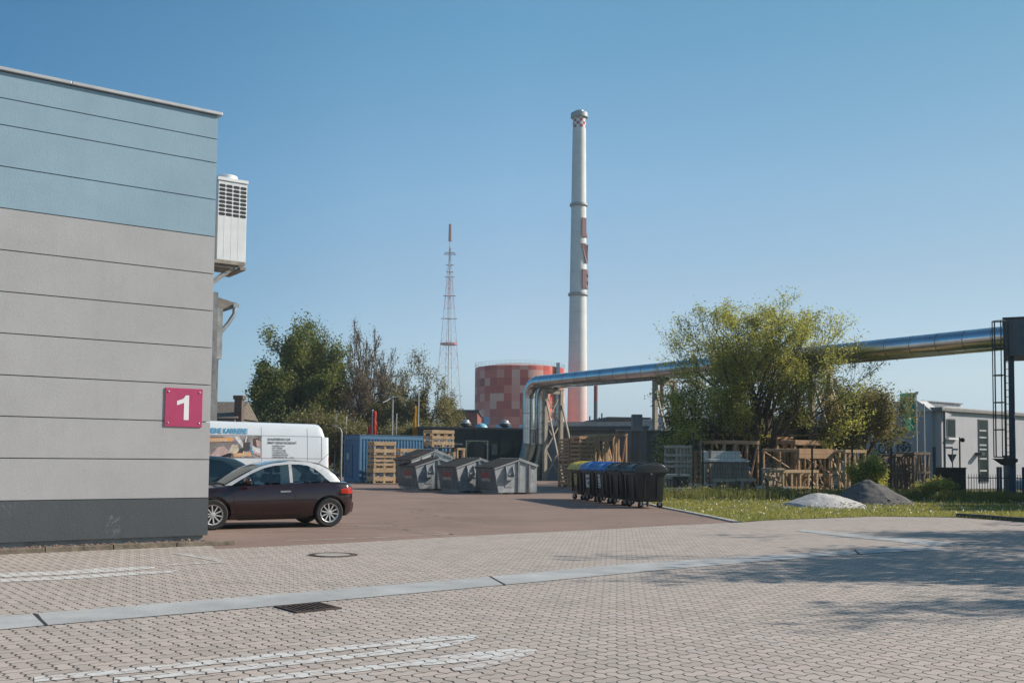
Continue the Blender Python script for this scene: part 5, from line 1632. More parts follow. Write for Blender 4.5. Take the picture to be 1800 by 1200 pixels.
# corrugated grey yard wall
cw0 = GX(1085, 80.0)
cw = thing('corrugated_wall', 'grey trapezoid sheet wall standing between crates and pipe support', 'wall', (cw0.x, cw0.y, 0), R(6))
Hc = ZH(1150, 757.5, 80.0)
M_CORR = mat('grey_trapezoid_sheet', (0.17, 0.185, 0.205), 0.55, 0.2, var=0.1, scale=1.0, streak=0.3)
w_ = MB()
x = 0
prof = []
while x < 4.9:
    prof += [(x, 0), (x + 0.34, 0), (x + 0.42, 0.13), (x + 0.78, 0.13)]
    x += 0.86
poly = [(a, -b) for a, b in prof] + [(prof[-1][0], 0.3), (0, 0.3)]
w_.prism(poly, (0, 0, 0), (1, 0, 0), (0, 1, 0), (0, 0, Hc))
w_.build('sheeting', M_CORR, cw)
MB().box(-0.05, 4.4, -0.16, 0.32, Hc + 0.001, Hc + 0.07).build('cap_rail', M_STEEL, cw)
MB().box(0.95, 1.5, 0.31, 0.75, 0, ZH(1130, 728, 80.5)).build('flue_box', M_CORR, cw)
# little round silo shape behind the second pipe support
si = GX(1172, 88)
sl = thing('pale_tank', 'pale grey pitched tank roof behind the second pipe support', 'tank', (si.x, si.y, 0))
MB().lathe([(1.3, 0), (1.3, 3.1), (1.25, 3.2), (0.7, 4.1), (0.15, 4.35), (0.02, 4.36)], 24).build('shell', mat('pale_tank_grey', (0.40, 0.43, 0.44), 0.6), sl, smooth=40)
# red-brown far works
M_REDB = make_brick('red_brick', (0.30, 0.075, 0.05), (0.24, 0.06, 0.045), (0.22, 0.12, 0.10), 1.2)
def block(name, label, px0, px1, py, d, depth, m, roof=None, cat='building', rot=0.0, over=0.3):
    a, b = GX(px0, d), GX(px1, d)
    h = ZH((px0 + px1) / 2, py, d)
    t = thing(name, label, cat, (a.x, a.y, 0), rot)
    MB().box(0, b.x - a.x, 0, depth, 0, h).build('wall', m, t)
    MB().box(-over, b.x - a.x + over, -over, depth + over, h + 0.003, h + 0.35).build('roof', roof or M_DARKSTEEL, t)
    return t
block('brick_works', 'red brick works building between the bushes and the patchwork tank', 792, 838, 724, 215, 20, M_REDB)
t_ = block('red_roof_hall', 'hall with bright red roof edge beyond the pale chimney foot', 1033, 1068, 743, 230, 15, mat('hall_brown', (0.2, 0.1, 0.08), 0.8), mat('red_roof_edge', (0.50, 0.07, 0.04), 0.7))
vb = MB()
for i, (x, h) in enumerate(((0.6, 0.9), (2.2, 0.7), (2.6, 1.4))):
    vb.lathe([(0.12, 0), (0.12, h)], 8, (x, 4, ZH(1050, 743, 230) + 0.36))
vb.build('roof_pipe', M_DARKSTEEL, t_)
block('brown_flat_hall', 'brown grey flat roofed hall between red roof and corrugated wall', 1071, 1140, 738, 170, 20, mat('brown_grey_wall', (0.17, 0.145, 0.14), 0.85), mat('brown_roof_edge', (0.12, 0.10, 0.10), 0.8), rot=R(6))
# brick house with chimney far left
bh = GX(376, 100)
hs = thing('brick_house', 'dark brick house with tiled roof and chimney stack above the van', 'house', (bh.x, bh.y, 0))
zt = ZH(390, 702, 100)
MB().box(-6, 1.35, 0, 6, 0, zt - 1.3).build('wall', make_brick('old_brick', (0.13, 0.085, 0.065), (0.10, 0.065, 0.05), (0.14, 0.12, 0.10), 3), hs)
MB().prism([(0, zt - 1.3), (3, zt), (6, zt - 1.3)], (-6, 0, 0), (0, 1, 0), (0, 0, 1), (7.5, 0, 0)).build('roof', mat('old_roof_tiles', (0.16, 0.13, 0.105), 0.9, var=0.35, scale=7), hs)
MB().box(1.2, 1.72, 0.4, 1.1, 0, ZH(410, 695, 100)).box(1.12, 1.80, 0.32, 1.18, ZH(410, 701, 100), ZH(410, 694, 100)).build('chimney', bpy.data.materials['old_brick'], hs)

# ================================================================== FAR LANDMARKS
tk = GX(912, 330)
tank = thing('storage_tank', 'huge round heat storage tank with red and pink patchwork cladding', 'tank', (tk.x, tk.y, 0))
TR, TH = 10.4, ZH(912, 649, 330)
MB().lathe([(TR, 0), (TR, TH), (TR * 0.98, TH + 0.15)], 72).build('shell', make_tank_paint(), tank, smooth=30)
MB().lathe([(TR * 0.975, TH + 0.152), (TR * 0.6, TH + 0.9), (0.1, TH + 1.5)], 48).build('roof', mat('tank_roof', (0.42, 0.38, 0.36), 0.7), tank, smooth=40)
rl = MB()
for k in range(60):
    a = 2 * math.pi * k / 60
    rl.beam((TR * math.cos(a), TR * math.sin(a), TH + 0.1), (TR * math.cos(a), TR * math.sin(a), TH + 1.1), 0.035)
for z in (0.6, 1.1):
    rl.tube([(TR * math.cos(2 * math.pi * k / 60), TR * math.sin(2 * math.pi * k / 60), TH + z) for k in range(61)], 0.025, 5, caps=False)
rl.build('railing', mat('railing_grey', (0.35, 0.35, 0.35), 0.6), tank)
ld = MB()
aa = R(-38)
lx, ly = (TR + 0.5) * math.cos(aa), (TR + 0.5) * math.sin(aa)
ld.box(lx - 0.4, lx + 0.4, ly - 0.4, ly + 0.4, 0, TH + 1.0)
for k in range(8):
    ld.box(lx - 0.7, lx + 0.7, ly - 0.7, ly + 0.7, 2 + k * 2.4, 2.15 + k * 2.4)
ld.build('ladder_shaft', mat('ladder_shaft_grey', (0.5, 0.52, 0.52), 0.5, 0.3), tank)

ck = GX(1014, 352)
stack = thing('chimney_stack', 'tall pale concrete chimney with checkered top and block letters', 'chimney', (ck.x, ck.y, 0))
ZT = ZH(1017, 206, 352)
r0, r1 = 36.5 / 2 / FOC * 352 * DK, 23.0 / 2 / FOC * 352 * DK
rad = lambda z: r0 + (r1 - r0) * z / ZT
shaft = MB().lathe([(rad(0), 0)] + [(rad(z), z) for z in np.linspace(5, ZT, 18)], 48).build('shaft', make_chimney_concrete(ZT), stack, smooth=40)
CK_Z = ZT
for py in (362, 519):
    z = ZH(1015, py, 352)
    MB().lathe([(rad(z), z - 0.35), (rad(z) + 0.42, z - 0.05), (rad(z) + 0.42, z + 0.04), (rad(z) + 0.38, z + 0.05), (rad(z) + 0.36, z + 0.45), (rad(z) + 0.30, z + 0.45), (rad(z) + 0.30, z + 0.1), (rad(z), z + 0.1)], 40, caps=False).build('platform_ring', mat('platform_grey', (0.33, 0.34, 0.34), 0.6, 0.3), stack)
z = ZT
MB().lathe([(r1, z - 0.5), (r1 + 0.55, z - 0.2), (r1 + 0.5, z + 0.9), (r1 + 0.4, z + 0.9), (r1 + 0.4, z)], 40, caps=False).build('platform_ring', mat('platform_grey', (0.33, 0.34, 0.34), 0.6, 0.3), stack)
MB().lathe([(r1 * 0.72, z), (r1 * 0.70, z + 1.5), (r1 * 0.5, z + 1.55)], 32).build('flue_cap', M_STEEL, stack, smooth=40)
# block letters standing out from the shaft, turned towards the right
M_LET = mat('letter_maroon', (0.16, 0.055, 0.058), 0.7, var=0.1)
def chim_letter(polys, zc, h):
    mb = MB()
    a0 = R(-27)
    for poly in polys:
        r_ = rad(zc)
        front, back = [], []
        for u, v in poly:
            a = a0 + u * h * 0.62 / r_
            z_ = zc + v * h
            front.append(((r_ + 0.42) * math.cos(a), (r_ + 0.42) * math.sin(a), z_))
            back.append(((r_ - 0.25) * math.cos(a), (r_ - 0.25) * math.sin(a), z_))
        n = len(poly)
        mb.add(front + back, [tuple(range(n)), tuple(range(2 * n - 1, n - 1, -1))] + [(i, (i + 1) % n, n + (i + 1) % n, n + i) for i in range(n)])
    return mb.build('block_letter', M_LET, stack)
zl = [ZH(1024, y, 352) for y in (402, 447, 492)]
hl = 4.7
chim_letter([[(-0.5, -0.5), (-0.12, -0.5), (-0.12, 0.5), (-0.5, 0.5)], [(-0.119, -0.5), (0.5, -0.5), (0.5, -0.28), (-0.119, -0.28)]], zl[0], hl)
chim_letter([[(-0.55, 0.5), (-0.18, 0.5), (0.14, -0.5), (-0.16, -0.5)], [(0.141, -0.5), (0.0, -0.05), (0.22, 0.5), (0.55, 0.5), (0.2, -0.5)]], zl[1], hl)
chim_letter([[(-0.5, -0.5), (-0.15, -0.5), (-0.15, 0.5), (-0.5, 0.5)], [(-0.149, 0.28), (0.3, 0.28), (0.42, 0.4), (0.3, 0.5), (-0.149, 0.5)], [(-0.149, -0.1), (0.35, -0.1), (0.35, 0.1), (-0.149, 0.1)], [(-0.149, -0.5), (0.35, -0.5), (0.48, -0.38), (0.35, -0.28), (-0.149, -0.28)], [(0.30, -0.27), (0.48, -0.27), (0.48, -0.11), (0.30, -0.11)], [(0.28, 0.11), (0.42, 0.11), (0.42, 0.27), (0.28, 0.27)]], zl[2], hl)

ms = GX(786, 900)
mast = thing('radio_mast', 'red and white lattice radio mast rising behind the bare trees', 'mast', (ms.x, ms.y, 0))
zz = lambda py: ZH(784, py, 900)
def half(py):                                  # half width of the tower at photograph row py, metres
    return max(0.45, (py - 430) / (735 - 430) * 20.5 / FOC * 900 * DK) if py > 430 else 0.45
rows = [760, 730, 700, 672, 646, 622, 600, 580, 560, 542, 524, 508, 492, 476, 462, 448, 436]
lat = MB()
levels = [(zz(y), half(y)) for y in rows]
cs = [(math.cos(R(a)), math.sin(R(a))) for a in (20, 110, 200, 290)]
for (za, wa), (zb, wb) in zip(levels[:-1], levels[1:]):
    for k in range(4):
        c, e = cs[k], cs[(k + 1) % 4]
        A0, A1 = Vector((c[0] * wa * 1.25, c[1] * wa * 1.25, za)), Vector((c[0] * wb * 1.25, c[1] * wb * 1.25, zb))
        B0, B1 = Vector((e[0] * wa * 1.25, e[1] * wa * 1.25, za)), Vector((e[0] * wb * 1.25, e[1] * wb * 1.25, zb))
        lat.beam(A0, A1, 0.22)
        lat.beam(A0, B1, 0.08).beam(B0, A1, 0.08).beam(A1, B1, 0.08)
lat.build('lattice', make_mast_paint(), mast)
MB().lathe([(half(604) * 1.3, zz(606)), (half(604) * 1.3, zz(603))], 8).build('platform', mat('mast_red', (0.46, 0.13, 0.12), 0.6), mast)
tp = MB()
tp.tube([(0, 0, 0), (0, 0, zz(436)), (0, 0, zz(424))], 0.34, 8)
tp.build('core_tube', mat('mast_pale', (0.50, 0.49, 0.48), 0.6), mast)
MB().tube([(0, 0, zz(424)), (0, 0, zz(394))], [1.15, 0.95], 10).build('antenna_cylinder', mat('antenna_rust_red', (0.28, 0.06, 0.04), 0.6), mast)
at_ = MB()
for py, w in ((447, 4.0), (444, 3.2), (466, 2.5), (487, 3.0), (478, 2.2), (520, 4), (560, 5)):
    at_.beam((-w, 0, zz(py)), (w, 0, zz(py)), 0.5)
at_.build('crossbar', mat('mast_red', (0.46, 0.13, 0.12), 0.6), mast)
# two slim flues
for px, py, d, lb in ((1046.5, 672, 262, 'slim dark flue with red upper end right of the tall chimney'), (1163, 668, 250, 'slim dark flue with red upper end behind the second pipe support')):
    p = GX(px, d)
    f = thing('slim_flue', lb, 'flue', (p.x, p.y, 0), 0, 'slim dark flues')
    zt_ = ZH(px, py, d)
    MB().lathe([(0.36, 0), (0.36, zt_ - 3.6)], 16).build('shaft', mat('flue_dark', (0.10, 0.115, 0.125), 0.6), f, smooth=40)
    MB().lathe([(0.365, zt_ - 3.598), (0.365, zt_)], 16).build('red_band', mat('flue_red', (0.32, 0.07, 0.055), 0.6), f, smooth=40)

# ================================================================== DISTRICT HEATING PIPE on its supports
M_PIPE = None
def make_pipe_metal():
    m, t, b = base_mat('bright_pipe_cladding')
    tc = t.new('ShaderNodeTexCoord').outputs['Object']
    f = t.noise(tc, 0.8, 5, 0.6)
    t.link(t.mix(t.maprange(f, 0.3, 0.7), (0.50, 0.515, 0.52), (0.66, 0.67, 0.67)), b.inputs['Base Color'])
    b.inputs['Metallic'].default_value = 1.0
    t.link(t.maprange(t.noise(tc, 2.2, 4), 0.3, 0.7, 0.16, 0.27), b.inputs['Roughness'])
    bn = t.new('ShaderNodeBump')
    bn.inputs['Strength'].default_value = 0.05
    bn.inputs['Distance'].default_value = 0.05
    t.link(t.noise(tc, 1.6, 3), bn.inputs['Height'])
    t.link(bn.outputs[0], b.inputs['Normal'])
    return m
M_PIPE = make_pipe_metal()
PA = P(1757, 592.5, 58.4)                      # near end of the pipe axis
PB = P(946, 671.5, 96.0)                       # far end, where it turns down
PR = 0.435
pdir = (PB - PA).normalized()
pper = Vector((pdir.y, -pdir.x, 0)).normalized()
if pper.x < 0: pper = -pper
def pipe_run(label, off, lift=0.0):
    a, b = PA + off, PB + off
    t = thing('heating_pipe', label, 'pipe', (b.x, b.y, 0))
    o = Vector((b.x, b.y, 0))
    start = a - pdir * 0.45
    mb = MB()
    mb.tube([start - o, b - o], PR, 32)
    mb.build('straight_run', M_PIPE, t, smooth=40)
    L = (b - start).length
    n = int(L / 1.25)
    bands = MB()
    for i in range(n):
        c = start + pdir * (i * L / n + 0.6) - o
        bands.tube([c - pdir * 0.02, c + pdir * 0.02], PR + 0.006, 32, caps=False)
    bands.each('seam_band', mat('seam_metal', (0.40, 0.41, 0.42), 0.35, 0.9), t, smooth=40)
    Rb = 1.05
    el = []
    hd_ = Vector((pdir.x, pdir.y, 0)).normalized()
    for k in range(0, 7):
        an = R(90 * k / 6)
        el.append(b - o + hd_ * (Rb * math.sin(an)) - Vector((0, 0, Rb * (1 - math.cos(an)))))
    e = MB(); e.tube(el, PR + 0.004, 32, caps=False)
    e.build('elbow', M_PIPE, t, smooth=12)
    top = el[-1]
    vr = MB(); vr.tube([top, Vector((top.x, top.y, 2.45))], PR, 32)
    vr.build('riser', M_PIPE, t, smooth=40)
    fl = MB(); fl.tube([Vector((top.x, top.y, 2.45)), Vector((top.x - 0.10, top.y, 1.9)), Vector((top.x - 0.30, top.y - 0.1, 1.1)), Vector((top.x - 0.34, top.y - 0.1, 0.0))], PR + 0.02, 32)
    fl.build('foot_bend', mat('foot_metal', (0.24, 0.24, 0.21), 0.35, 0.8), t, smooth=12)
    bb_ = MB()
    for z in (2.45, 3.5, 4.55):
        bb_.lathe([(PR + 0.006, z - 0.03), (PR + 0.006, z + 0.03)], 32, (top.x, top.y, 0), caps=False)
    bb_.each('riser_band', mat('seam_metal', (0.40, 0.41, 0.42), 0.35, 0.9), t, smooth=40)
    return t
pipe_run('shiny district heating pipe running overhead and turning down on the left', Vector((0, 0, 0)))
pipe_run('second shiny heating pipe close behind the first, turning down beside it', pper * 1.08)

M_TAN = mat('tan_painted_steel', (0.34, 0.29, 0.225), 0.7, var=0.18, scale=2.5, streak=0.3)
def support(label, px, w=1.55, h_extra=0.0, dpost=0.0):
    """portal of two posts with cross bracing, and raking struts along the pipe"""
    # distance along the pipe where its axis crosses column px
    k = (px - 900) / FOC
    A = Vector((PA.x, PA.y)); D = Vector((pdir.x, pdir.y))
    tt = (A.x - k * A.y) / (k * D.y - D.x)
    p = A + D * tt
    zt = PA.z + pdir.z * tt - PR - 0.10
    t = thing('pipe_support', label, 'pipe support', (p.x, p.y, 0), math.atan2(pper.y, pper.x), 'tan steel supports under the pipe')
    b = MB()
    for x in (0.0, w - 0.22):
        b.box(x, x + 0.24, -0.12, 0.12, 0, zt)
    b.each('post', M_TAN, t)
    MB().box(-0.08, w + 0.1, -0.14, 0.14, zt + 0.001, zt + 0.10).box(0.2405, w - 0.2205, -0.10, 0.10, zt - 0.26, zt - 0.03).build('head_beam', M_TAN, t)
    x = MB()
    tiers = [0.3, 2.1, 3.8, zt - 0.3]
    for a, c in zip(tiers[:-1], tiers[1:]):
        x.beam((0.22, -0.03, a), (w - 0.20, -0.03, c), 0.085, 0.05, up=(0, 1, 0)).beam((0.22, 0.035, c), (w - 0.20, 0.035, a), 0.085, 0.05, up=(0, 1, 0))
    x.each('cross_brace', M_TAN, t)
    r = MB()
    for xx in (0.12, w - 0.10):
        r.beam((xx, -0.12, zt - (0.75 if xx < 0.5 else 1.0)), (xx + 0.02, -2.0, 0), 0.10, 0.10)
    r.each('raking_strut', M_TAN, t)
    sh = MB()
    for xx in (0.0, 1.08):
        sh.box(xx - 0.16, xx + 0.16, -0.16, 0.16, zt + 0.101, zt + 0.19)
    sh.each('pipe_shoe', M_DARKSTEEL, t)
    rg = MB()
    for i in range(6):
        rg.beam((-0.25, 0.0, 1.6 + i * 0.75), (-0.001, 0.0, 1.6 + i * 0.75), 0.03)
    rg.build('climbing_rung', M_DARKSTEEL, t)
    return t
support('tan braced pipe support beside the downward bend of the pipe', 956)
support('tan braced pipe support in the middle, behind the grey corrugated wall', 1149, 1.75)
support('tan braced pipe support hidden behind the crown of the spreading tree', 1425, 1.6)

# box at the near end, blue column with caged ladder
bx = GX(1769, 57.6)
M_BOXG = mat('grey_box_cladding', (0.10, 0.115, 0.13), 0.6, 0.15, var=0.12, scale=1.5, streak=0.4)
z0, z1 = ZH(1775, 625, 57.6), ZH(1775, 559, 57.6)
box = thing('pipe_bridge_box', 'grey metal clad box where the pipe ends on the blue column', 'box', (bx.x, bx.y, z0), R(-26))
MB().box(0, 5.0, 0, 2.6, 0, z1 - z0 - 0.05).build('cladding', M_BOXG, box)
MB().box(-0.05, 5.05, -0.05, 2.65, z1 - z0 - 0.048, z1 - z0 + 0.02).build('roof', M_DARKSTEEL, box)
s_ = MB()
for i in range(1, 16):
    s_.box(i * 0.31 - 0.008, i * 0.31 + 0.008, -0.012, -0.001, 0.02, z1 - z0 - 0.06)
s_.build('seams', mat('box_seam', (0.07, 0.08, 0.09), 0.6), box)
cl = GX(1781, 58.2)
M_NAVY = mat('navy_painted_steel', (0.022, 0.055, 0.11), 0.5, var=0.15)
colm = thing('blue_column', 'dark blue round column holding up the grey box', 'column', (cl.x, cl.y, 0))
MB().lathe([(0.125, 0), (0.11, z0)], 20).build('shaft', M_NAVY, colm, smooth=40)
MB().lathe([(0.3, 0.0), (0.3, 0.04)], 20).build('base_plate', M_NAVY, colm)
lz0, lz1 = ZH(1765, 803, 57.6), ZH(1765, 566, 57.6)
la = GX(1769.5, 57.4)
lad = thing('caged_ladder', 'steel ladder with safety cage climbing to the grey box', 'ladder', (la.x, la.y, 0), R(8))
l = MB()
for x in (0.0, 0.20):
    l.box(x - 0.02, x + 0.02, 0.0, 0.04, lz0 - 0.2, lz1)
z = lz0 - 0.1
while z < lz1 - 1.0:
    l.box(0.021, 0.179, 0.01, 0.03, z, z + 0.025)
    z += 0.28
l.build('rungs_and_rails', M_DARKSTEEL, lad)
c = MB()
def hoop(z):
    return [(0.10 - 0.0 + 0.36 * math.cos(R(a)) - 0.33, -0.18 + 0.26 * math.sin(R(a)), z) for a in range(-60, 301, 30)]
z = lz0
while z <= lz1 + 0.01:
    c.tube([(0.0, 0.0, z), (-0.12, -0.22, z), (-0.34, -0.28, z), (-0.49, -0.10, z), (-0.46, 0.10, z), (-0.30, 0.20, z), (-0.05, 0.05, z)], 0.022, 5)
    z += (lz1 - lz0) / 5
for x, y in ((-0.12, -0.22), (-0.34, -0.28), (-0.49, -0.10), (-0.46, 0.10), (-0.30, 0.20)):
    c.box(x - 0.015, x + 0.015, y - 0.015, y + 0.015, lz0, lz1)
c.build('safety_cage', M_DARKSTEEL, lad)
MB().prism([(-0.45, 0), (0.45, 0), (0.45, -0.12), (0.1, -0.28), (-0.05, -0.25)], (0, -0.1, lz0 - 0.06), (1, 0, 0), (0, 0, 1), (0, 0.35, 0)).build('foot_guard', M_DARKSTEEL, lad)

# ================================================================== OFFICE BUILDING on the right
oc = GX(1656, 80.0)
off = thing('office_building', 'two storey grey rendered office with AOK wall sign and tall window', 'building', (oc.x, oc.y, 0), R(36.6))
off.scale = (0.884, 1.186, 1.0)
M_OFF = make_stucco('office_render', (0.47, 0.47, 0.49), 0.5)
M_OFFSHADE = mat('office_shade_blue_grey', (0.36, 0.40, 0.46), 0.85, var=0.06, scale=0.6, streak=0.2)  # shade of the sign wall painted in as a bluer, darker grey
HE = ZH(1656, 722, 80)
MB().box(0, 20, 0.0, 9, 0, HE).build('wall', M_OFF, off)
MB().box(-0.25, 20.3, -0.16, 9.3, HE + 0.001, HE + 0.16).box(-0.005, 20.1, -0.02, -0.001, HE - 0.02, HE).build('roof', mat('office_eave', (0.20, 0.19, 0.185), 0.7), off)
MB().box(-0.20, 20.2, -0.14, 9.2, HE + 0.162, HE + 0.22).build('roof_sheet', mat('office_roof', (0.42, 0.41, 0.41), 0.6), off)
# lower link wing with the sign, facing left
MB().box(-0.35, -0.001, 0.35, 20, 0, HE - 0.02).build('sign_wing', M_OFFSHADE, off)
MB().prism([(0.3, HE - 0.018), (0.3, HE + 0.05), (1.0, HE + 0.62), (3.2, HE + 0.62), (4.6, HE + 0.05), (20, HE + 0.05), (20, HE - 0.018)], (-0.5, 0, 0), (0, 1, 0), (0, 0, 1), (1.1, 0, 0)).build('pale_roof', mat('pale_sheet_roof', (0.55, 0.53, 0.52), 0.55), off)
rb = MB().box(0.7, 3.2, 1.2, 4, HE + 0.222, HE + 0.62)
rb.build('roof_plant_box', mat('plant_box', (0.17, 0.19, 0.21), 0.6), off)
MB().box(3.201, 5.4, 1.25, 3.9, HE + 0.222, HE + 0.60).build('roof_plant_side', mat('plant_side', (0.46, 0.46, 0.46), 0.6), off)
MB().box(0.65, 5.45, 1.15, 4.05, HE + 0.622, HE + 0.68).build('plant_lid', mat('plant_lid', (0.22, 0.24, 0.26), 0.6), off)
MB().lathe([(0.22, HE + 0.68), (0.22, HE + 1.12)], 12, (1.8, 2.4, 0)).lathe([(0.38, HE + 1.121), (0.38, HE + 1.2)], 12, (1.8, 2.4, 0)).build('vent_stack', M_DARKSTEEL, off)
M_WIN = mat('window_pane', (0.025, 0.035, 0.035), 0.12, var=0.4, scale=1.0, spec=0.08)
M_WFR = mat('window_frame_grey', (0.10, 0.105, 0.11), 0.5)
def window(x0, x1, z0, z1, sill=True, bars=(), y=0.0):
    w = MB().box(x0, x1, y - 0.03, y - 0.001, z0, z1).build('window', M_WFR, off)
    MB().box(x0 + 0.07, x1 - 0.07, y - 0.036, y - 0.0305, z0 + 0.07, z1 - 0.07).build('pane', M_WIN, w)
    if sill:
        MB().box(x0 - 0.10, x1 + 0.12, y - 0.16, y - 0.001, z0 - 0.10, z0 - 0.002).build('sill', M_WHITE, w)
    if bars:
        b = MB()
        for z in bars:
            b.box(x0 + 0.071, x1 - 0.3, y - 0.044, y - 0.0365, z, z + 0.09)
        b.build('blind_strip', mat('blind_grey', (0.42, 0.43, 0.44), 0.6), w)
    return w
window(0.62, 1.62, ZH(1672, 769, 80), ZH(1672, 735, 80))
window(4.45, 5.7, 0.35, ZH(1733, 737, 84), False, (1.0, 1.7, 2.25, 2.5, 2.95, 3.35))
window(12.0, 13.2, 2.2, 3.4)
MB().tube([(0.10, -0.10, HE), (0.10, -0.10, 0)], 0.06, 8).build('rain_pipe', mat('rain_pipe_grey', (0.15, 0.15, 0.16), 0.5), off)
sp = MB().box(4.05, 4.45, -0.34, -0.001, 1.95, 2.1)
sp.build('wall_lamp', M_DARKSTEEL, off)
aw = MB().prism([(-0.0, 0), (0.95, -0.12), (0.3, -0.42), (0.0, -0.40)], (0.05, -0.12, HE - 0.05), (1, 0, 0), (0, 0, 1), (0, 0.10, 0))
aw.build('torn_eave_sheet', mat('eave_sheet', (0.45, 0.46, 0.48), 0.6), off)
M_SIGN = mat('dark_green_letters', (0.012, 0.045, 0.04), 0.5)
sx = -0.352
zs_ = ZH(1590, 797, 81.5)
lettering('sign_lettering', 'AOK', 0.88, M_SIGN, off, (sx, 3.62, zs_), (0, -1, 0), (0, 0, 1), 0.012, 0.68, 0.03)
em = MB()
cy, cz, er = 1.80, zs_ + 0.34, 0.34
em.tube([(sx - 0.03, cy - er * math.cos(R(a)), cz + er * math.sin(R(a))) for a in range(-35, 250, 15)], 0.035, 5)
for a, ln in ((90, 0.24), (35, 0.19), (145, 0.19)):
    ex, ez = math.cos(R(a)), math.sin(R(a))
    em.tube([(sx - 0.03, cy, cz - 0.24), (sx - 0.03, cy - ex * 0.08, cz - 0.10 + ez * 0.04), (sx - 0.03, cy - ex * ln, cz - 0.08 + ez * ln)], 0.03, 5)
    em.ball((sx - 0.03, cy - ex * ln, cz - 0.06 + ez * ln), 0.03, 0.07, 0.08, 8, 6)
em.tube([(sx - 0.03, cy, cz - 0.42), (sx - 0.03, cy, cz - 0.1)], 0.04, 5)
em.build('sign_emblem', M_SIGN, off)
# flag, poles
M_POLE = mat('pale_pole', (0.55, 0.55, 0.54), 0.4, 0.3, var=0.08)
def pole(name, label, px, py, d, r=0.05, cat='pole', m=None, group=None):
    p = GX(px, d)
    t = thing(name, label, cat, (p.x, p.y, 0), 0, group)
    h = ZH(px, py, d)
    MB().tube([(0, 0, 0), (0, 0, h)], [r, r * 0.7], 10).build('shaft', m or M_POLE, t, smooth=50)
    MB().ball((0, 0, h), r * 1.2, n=8, m=6).build('finial', m or M_POLE, t, smooth=60)
    return t, h
def flag(name, label, loc, w, z0, z1, m, seed=0, emblem=False, slim=False, rot=0.0, sgn=-1):
    t = thing(name, label, 'flag', loc, rot)
    n, k = 14, 30
    secs = []
    for j in range(k + 1):
        v = j / k
        q = []
        for i in range(n + 1):
            u = i / n
            ww = w
            if slim:
                ww = w * (0.35 + 0.65 * math.sin(min(1, (1 - v) * 1.15 + 0.12) * math.pi * 0.85) ** 0.8) * (1 - 0.25 * noise.noise(Vector((v * 5 + seed, 0, 0))))
            x = sgn * (0.06 + u * ww)
            y = 0.10 * math.sin(u * 6 + v * 3 + seed) * (0.3 + u) + 0.05 * noise.noise(Vector((u * 4, v * 7, seed)))
            q.append((x, y, z0 + (z1 - z0) * (1 - v) - 0.04 * u * (1 - v) * 0))
        secs.append(q)
    a = MB().loft(secs, caps=False).build('cloth', m, t, smooth=60)
    return t
def make_cloth(name, col):
    m, t, b = base_mat(name)
    tc = t.new('ShaderNodeTexCoord').outputs['Object']
    c = t.mix(t.maprange(t.noise(tc, 1.2, 4), 0.35, 0.65), [x * 0.8 for x in col], col)
    t.link(c, b.inputs['Base Color'])
    b.inputs['Roughness'].default_value = 0.7
    tr = t.new('ShaderNodeBsdfTranslucent')
    t.link(c, tr.inputs[0])
    mx = t.new('ShaderNodeMixShader')
    mx.inputs[0].default_value = 0.45
    t.link(b.outputs[0], mx.inputs[1]); t.link(tr.outputs[0], mx.inputs[2])
    t.link(mx.outputs[0], m.node_tree.nodes['Material Output'].inputs[0])
    return m
fp, fh = pole('flag_pole', 'pale flagpole flying the green flag before the office', 1612, 690, 74, 0.05, 'flagpole')
fl = flag('green_flag', 'green banner flag with pale emblem hanging from its pole', fp.location, 0.74, ZH(1600, 757, 74), ZH(1600, 692, 74), make_cloth('green_cloth', (0.035, 0.30, 0.21)), 2)
e_ = MB()
zc = ZH(1600, 738, 74)
e_.tube([(-0.46 + 0.10 * math.cos(R(a)), -0.16, zc + 0.09 * math.sin(R(a))) for a in range(0, 300, 30)], 0.022, 5)
e_.tube([(-0.50, -0.16, zc - 0.12), (-0.30, -0.17, zc - 0.30), (-0.22, -0.17, zc - 0.42)], 0.022, 5)
e_.tube([(-0.42, -0.16, zc - 0.10), (-0.40, -0.17, zc - 0.22)], 0.02, 5)
e_.build('emblem', M_WHITE, fl)
MB().beam((-0.82, 0, ZH(1600, 691.5, 74)), (0.0, 0, ZH(1600, 691.5, 74)), 0.03).build('top_bar', M_POLE, fl)
pole('flag_pole', 'bare pale flagpole without flag left of the office corner', 1625.5, 711, 73, 0.055, 'flagpole')
# give-way sign seen from behind with street name plates
yp = GX(1675, 66)
ys = thing('traffic_sign', 'back of a triangular give way sign under two street name plates', 'traffic sign', (yp.x, yp.y, 0))
MB().tube([(0, 0, 0), (0, 0, ZH(1675, 785, 66))], 0.03, 8).build('post', M_STEEL, ys)
zt_, zb_ = ZH(1675, 798, 66), ZH(1675, 813, 66)
MB().prism([(-0.22, zt_), (0.22, zt_), (0.02, zb_), (-0.02, zb_)], (0, 0.035, 0), (1, 0, 0), (0, 0, 1), (0, 0.015, 0)).build('sign_plate', mat('sign_back_grey', (0.10, 0.105, 0.11), 0.6), ys)
MB().box(-0.30, -0.035, -0.01, 0.01, ZH(1675, 788, 66), ZH(1675, 785, 66)).build('street_plate', mat('street_plate_blue', (0.04, 0.07, 0.20), 0.4), ys)
MB().box(0.035, 0.26, -0.01, 0.01, ZH(1675, 791, 66), ZH(1675, 788, 66)).build('street_plate', mat('street_plate_pale', (0.25, 0.29, 0.38), 0.4), ys)
lp = GX(1688, 62.5)
bl_ = thing('ball_lamp', 'dark pole with a round black lamp beside the office', 'street lamp', (lp.x, lp.y, 0))
zl_ = ZH(1690, 773, 62.5)
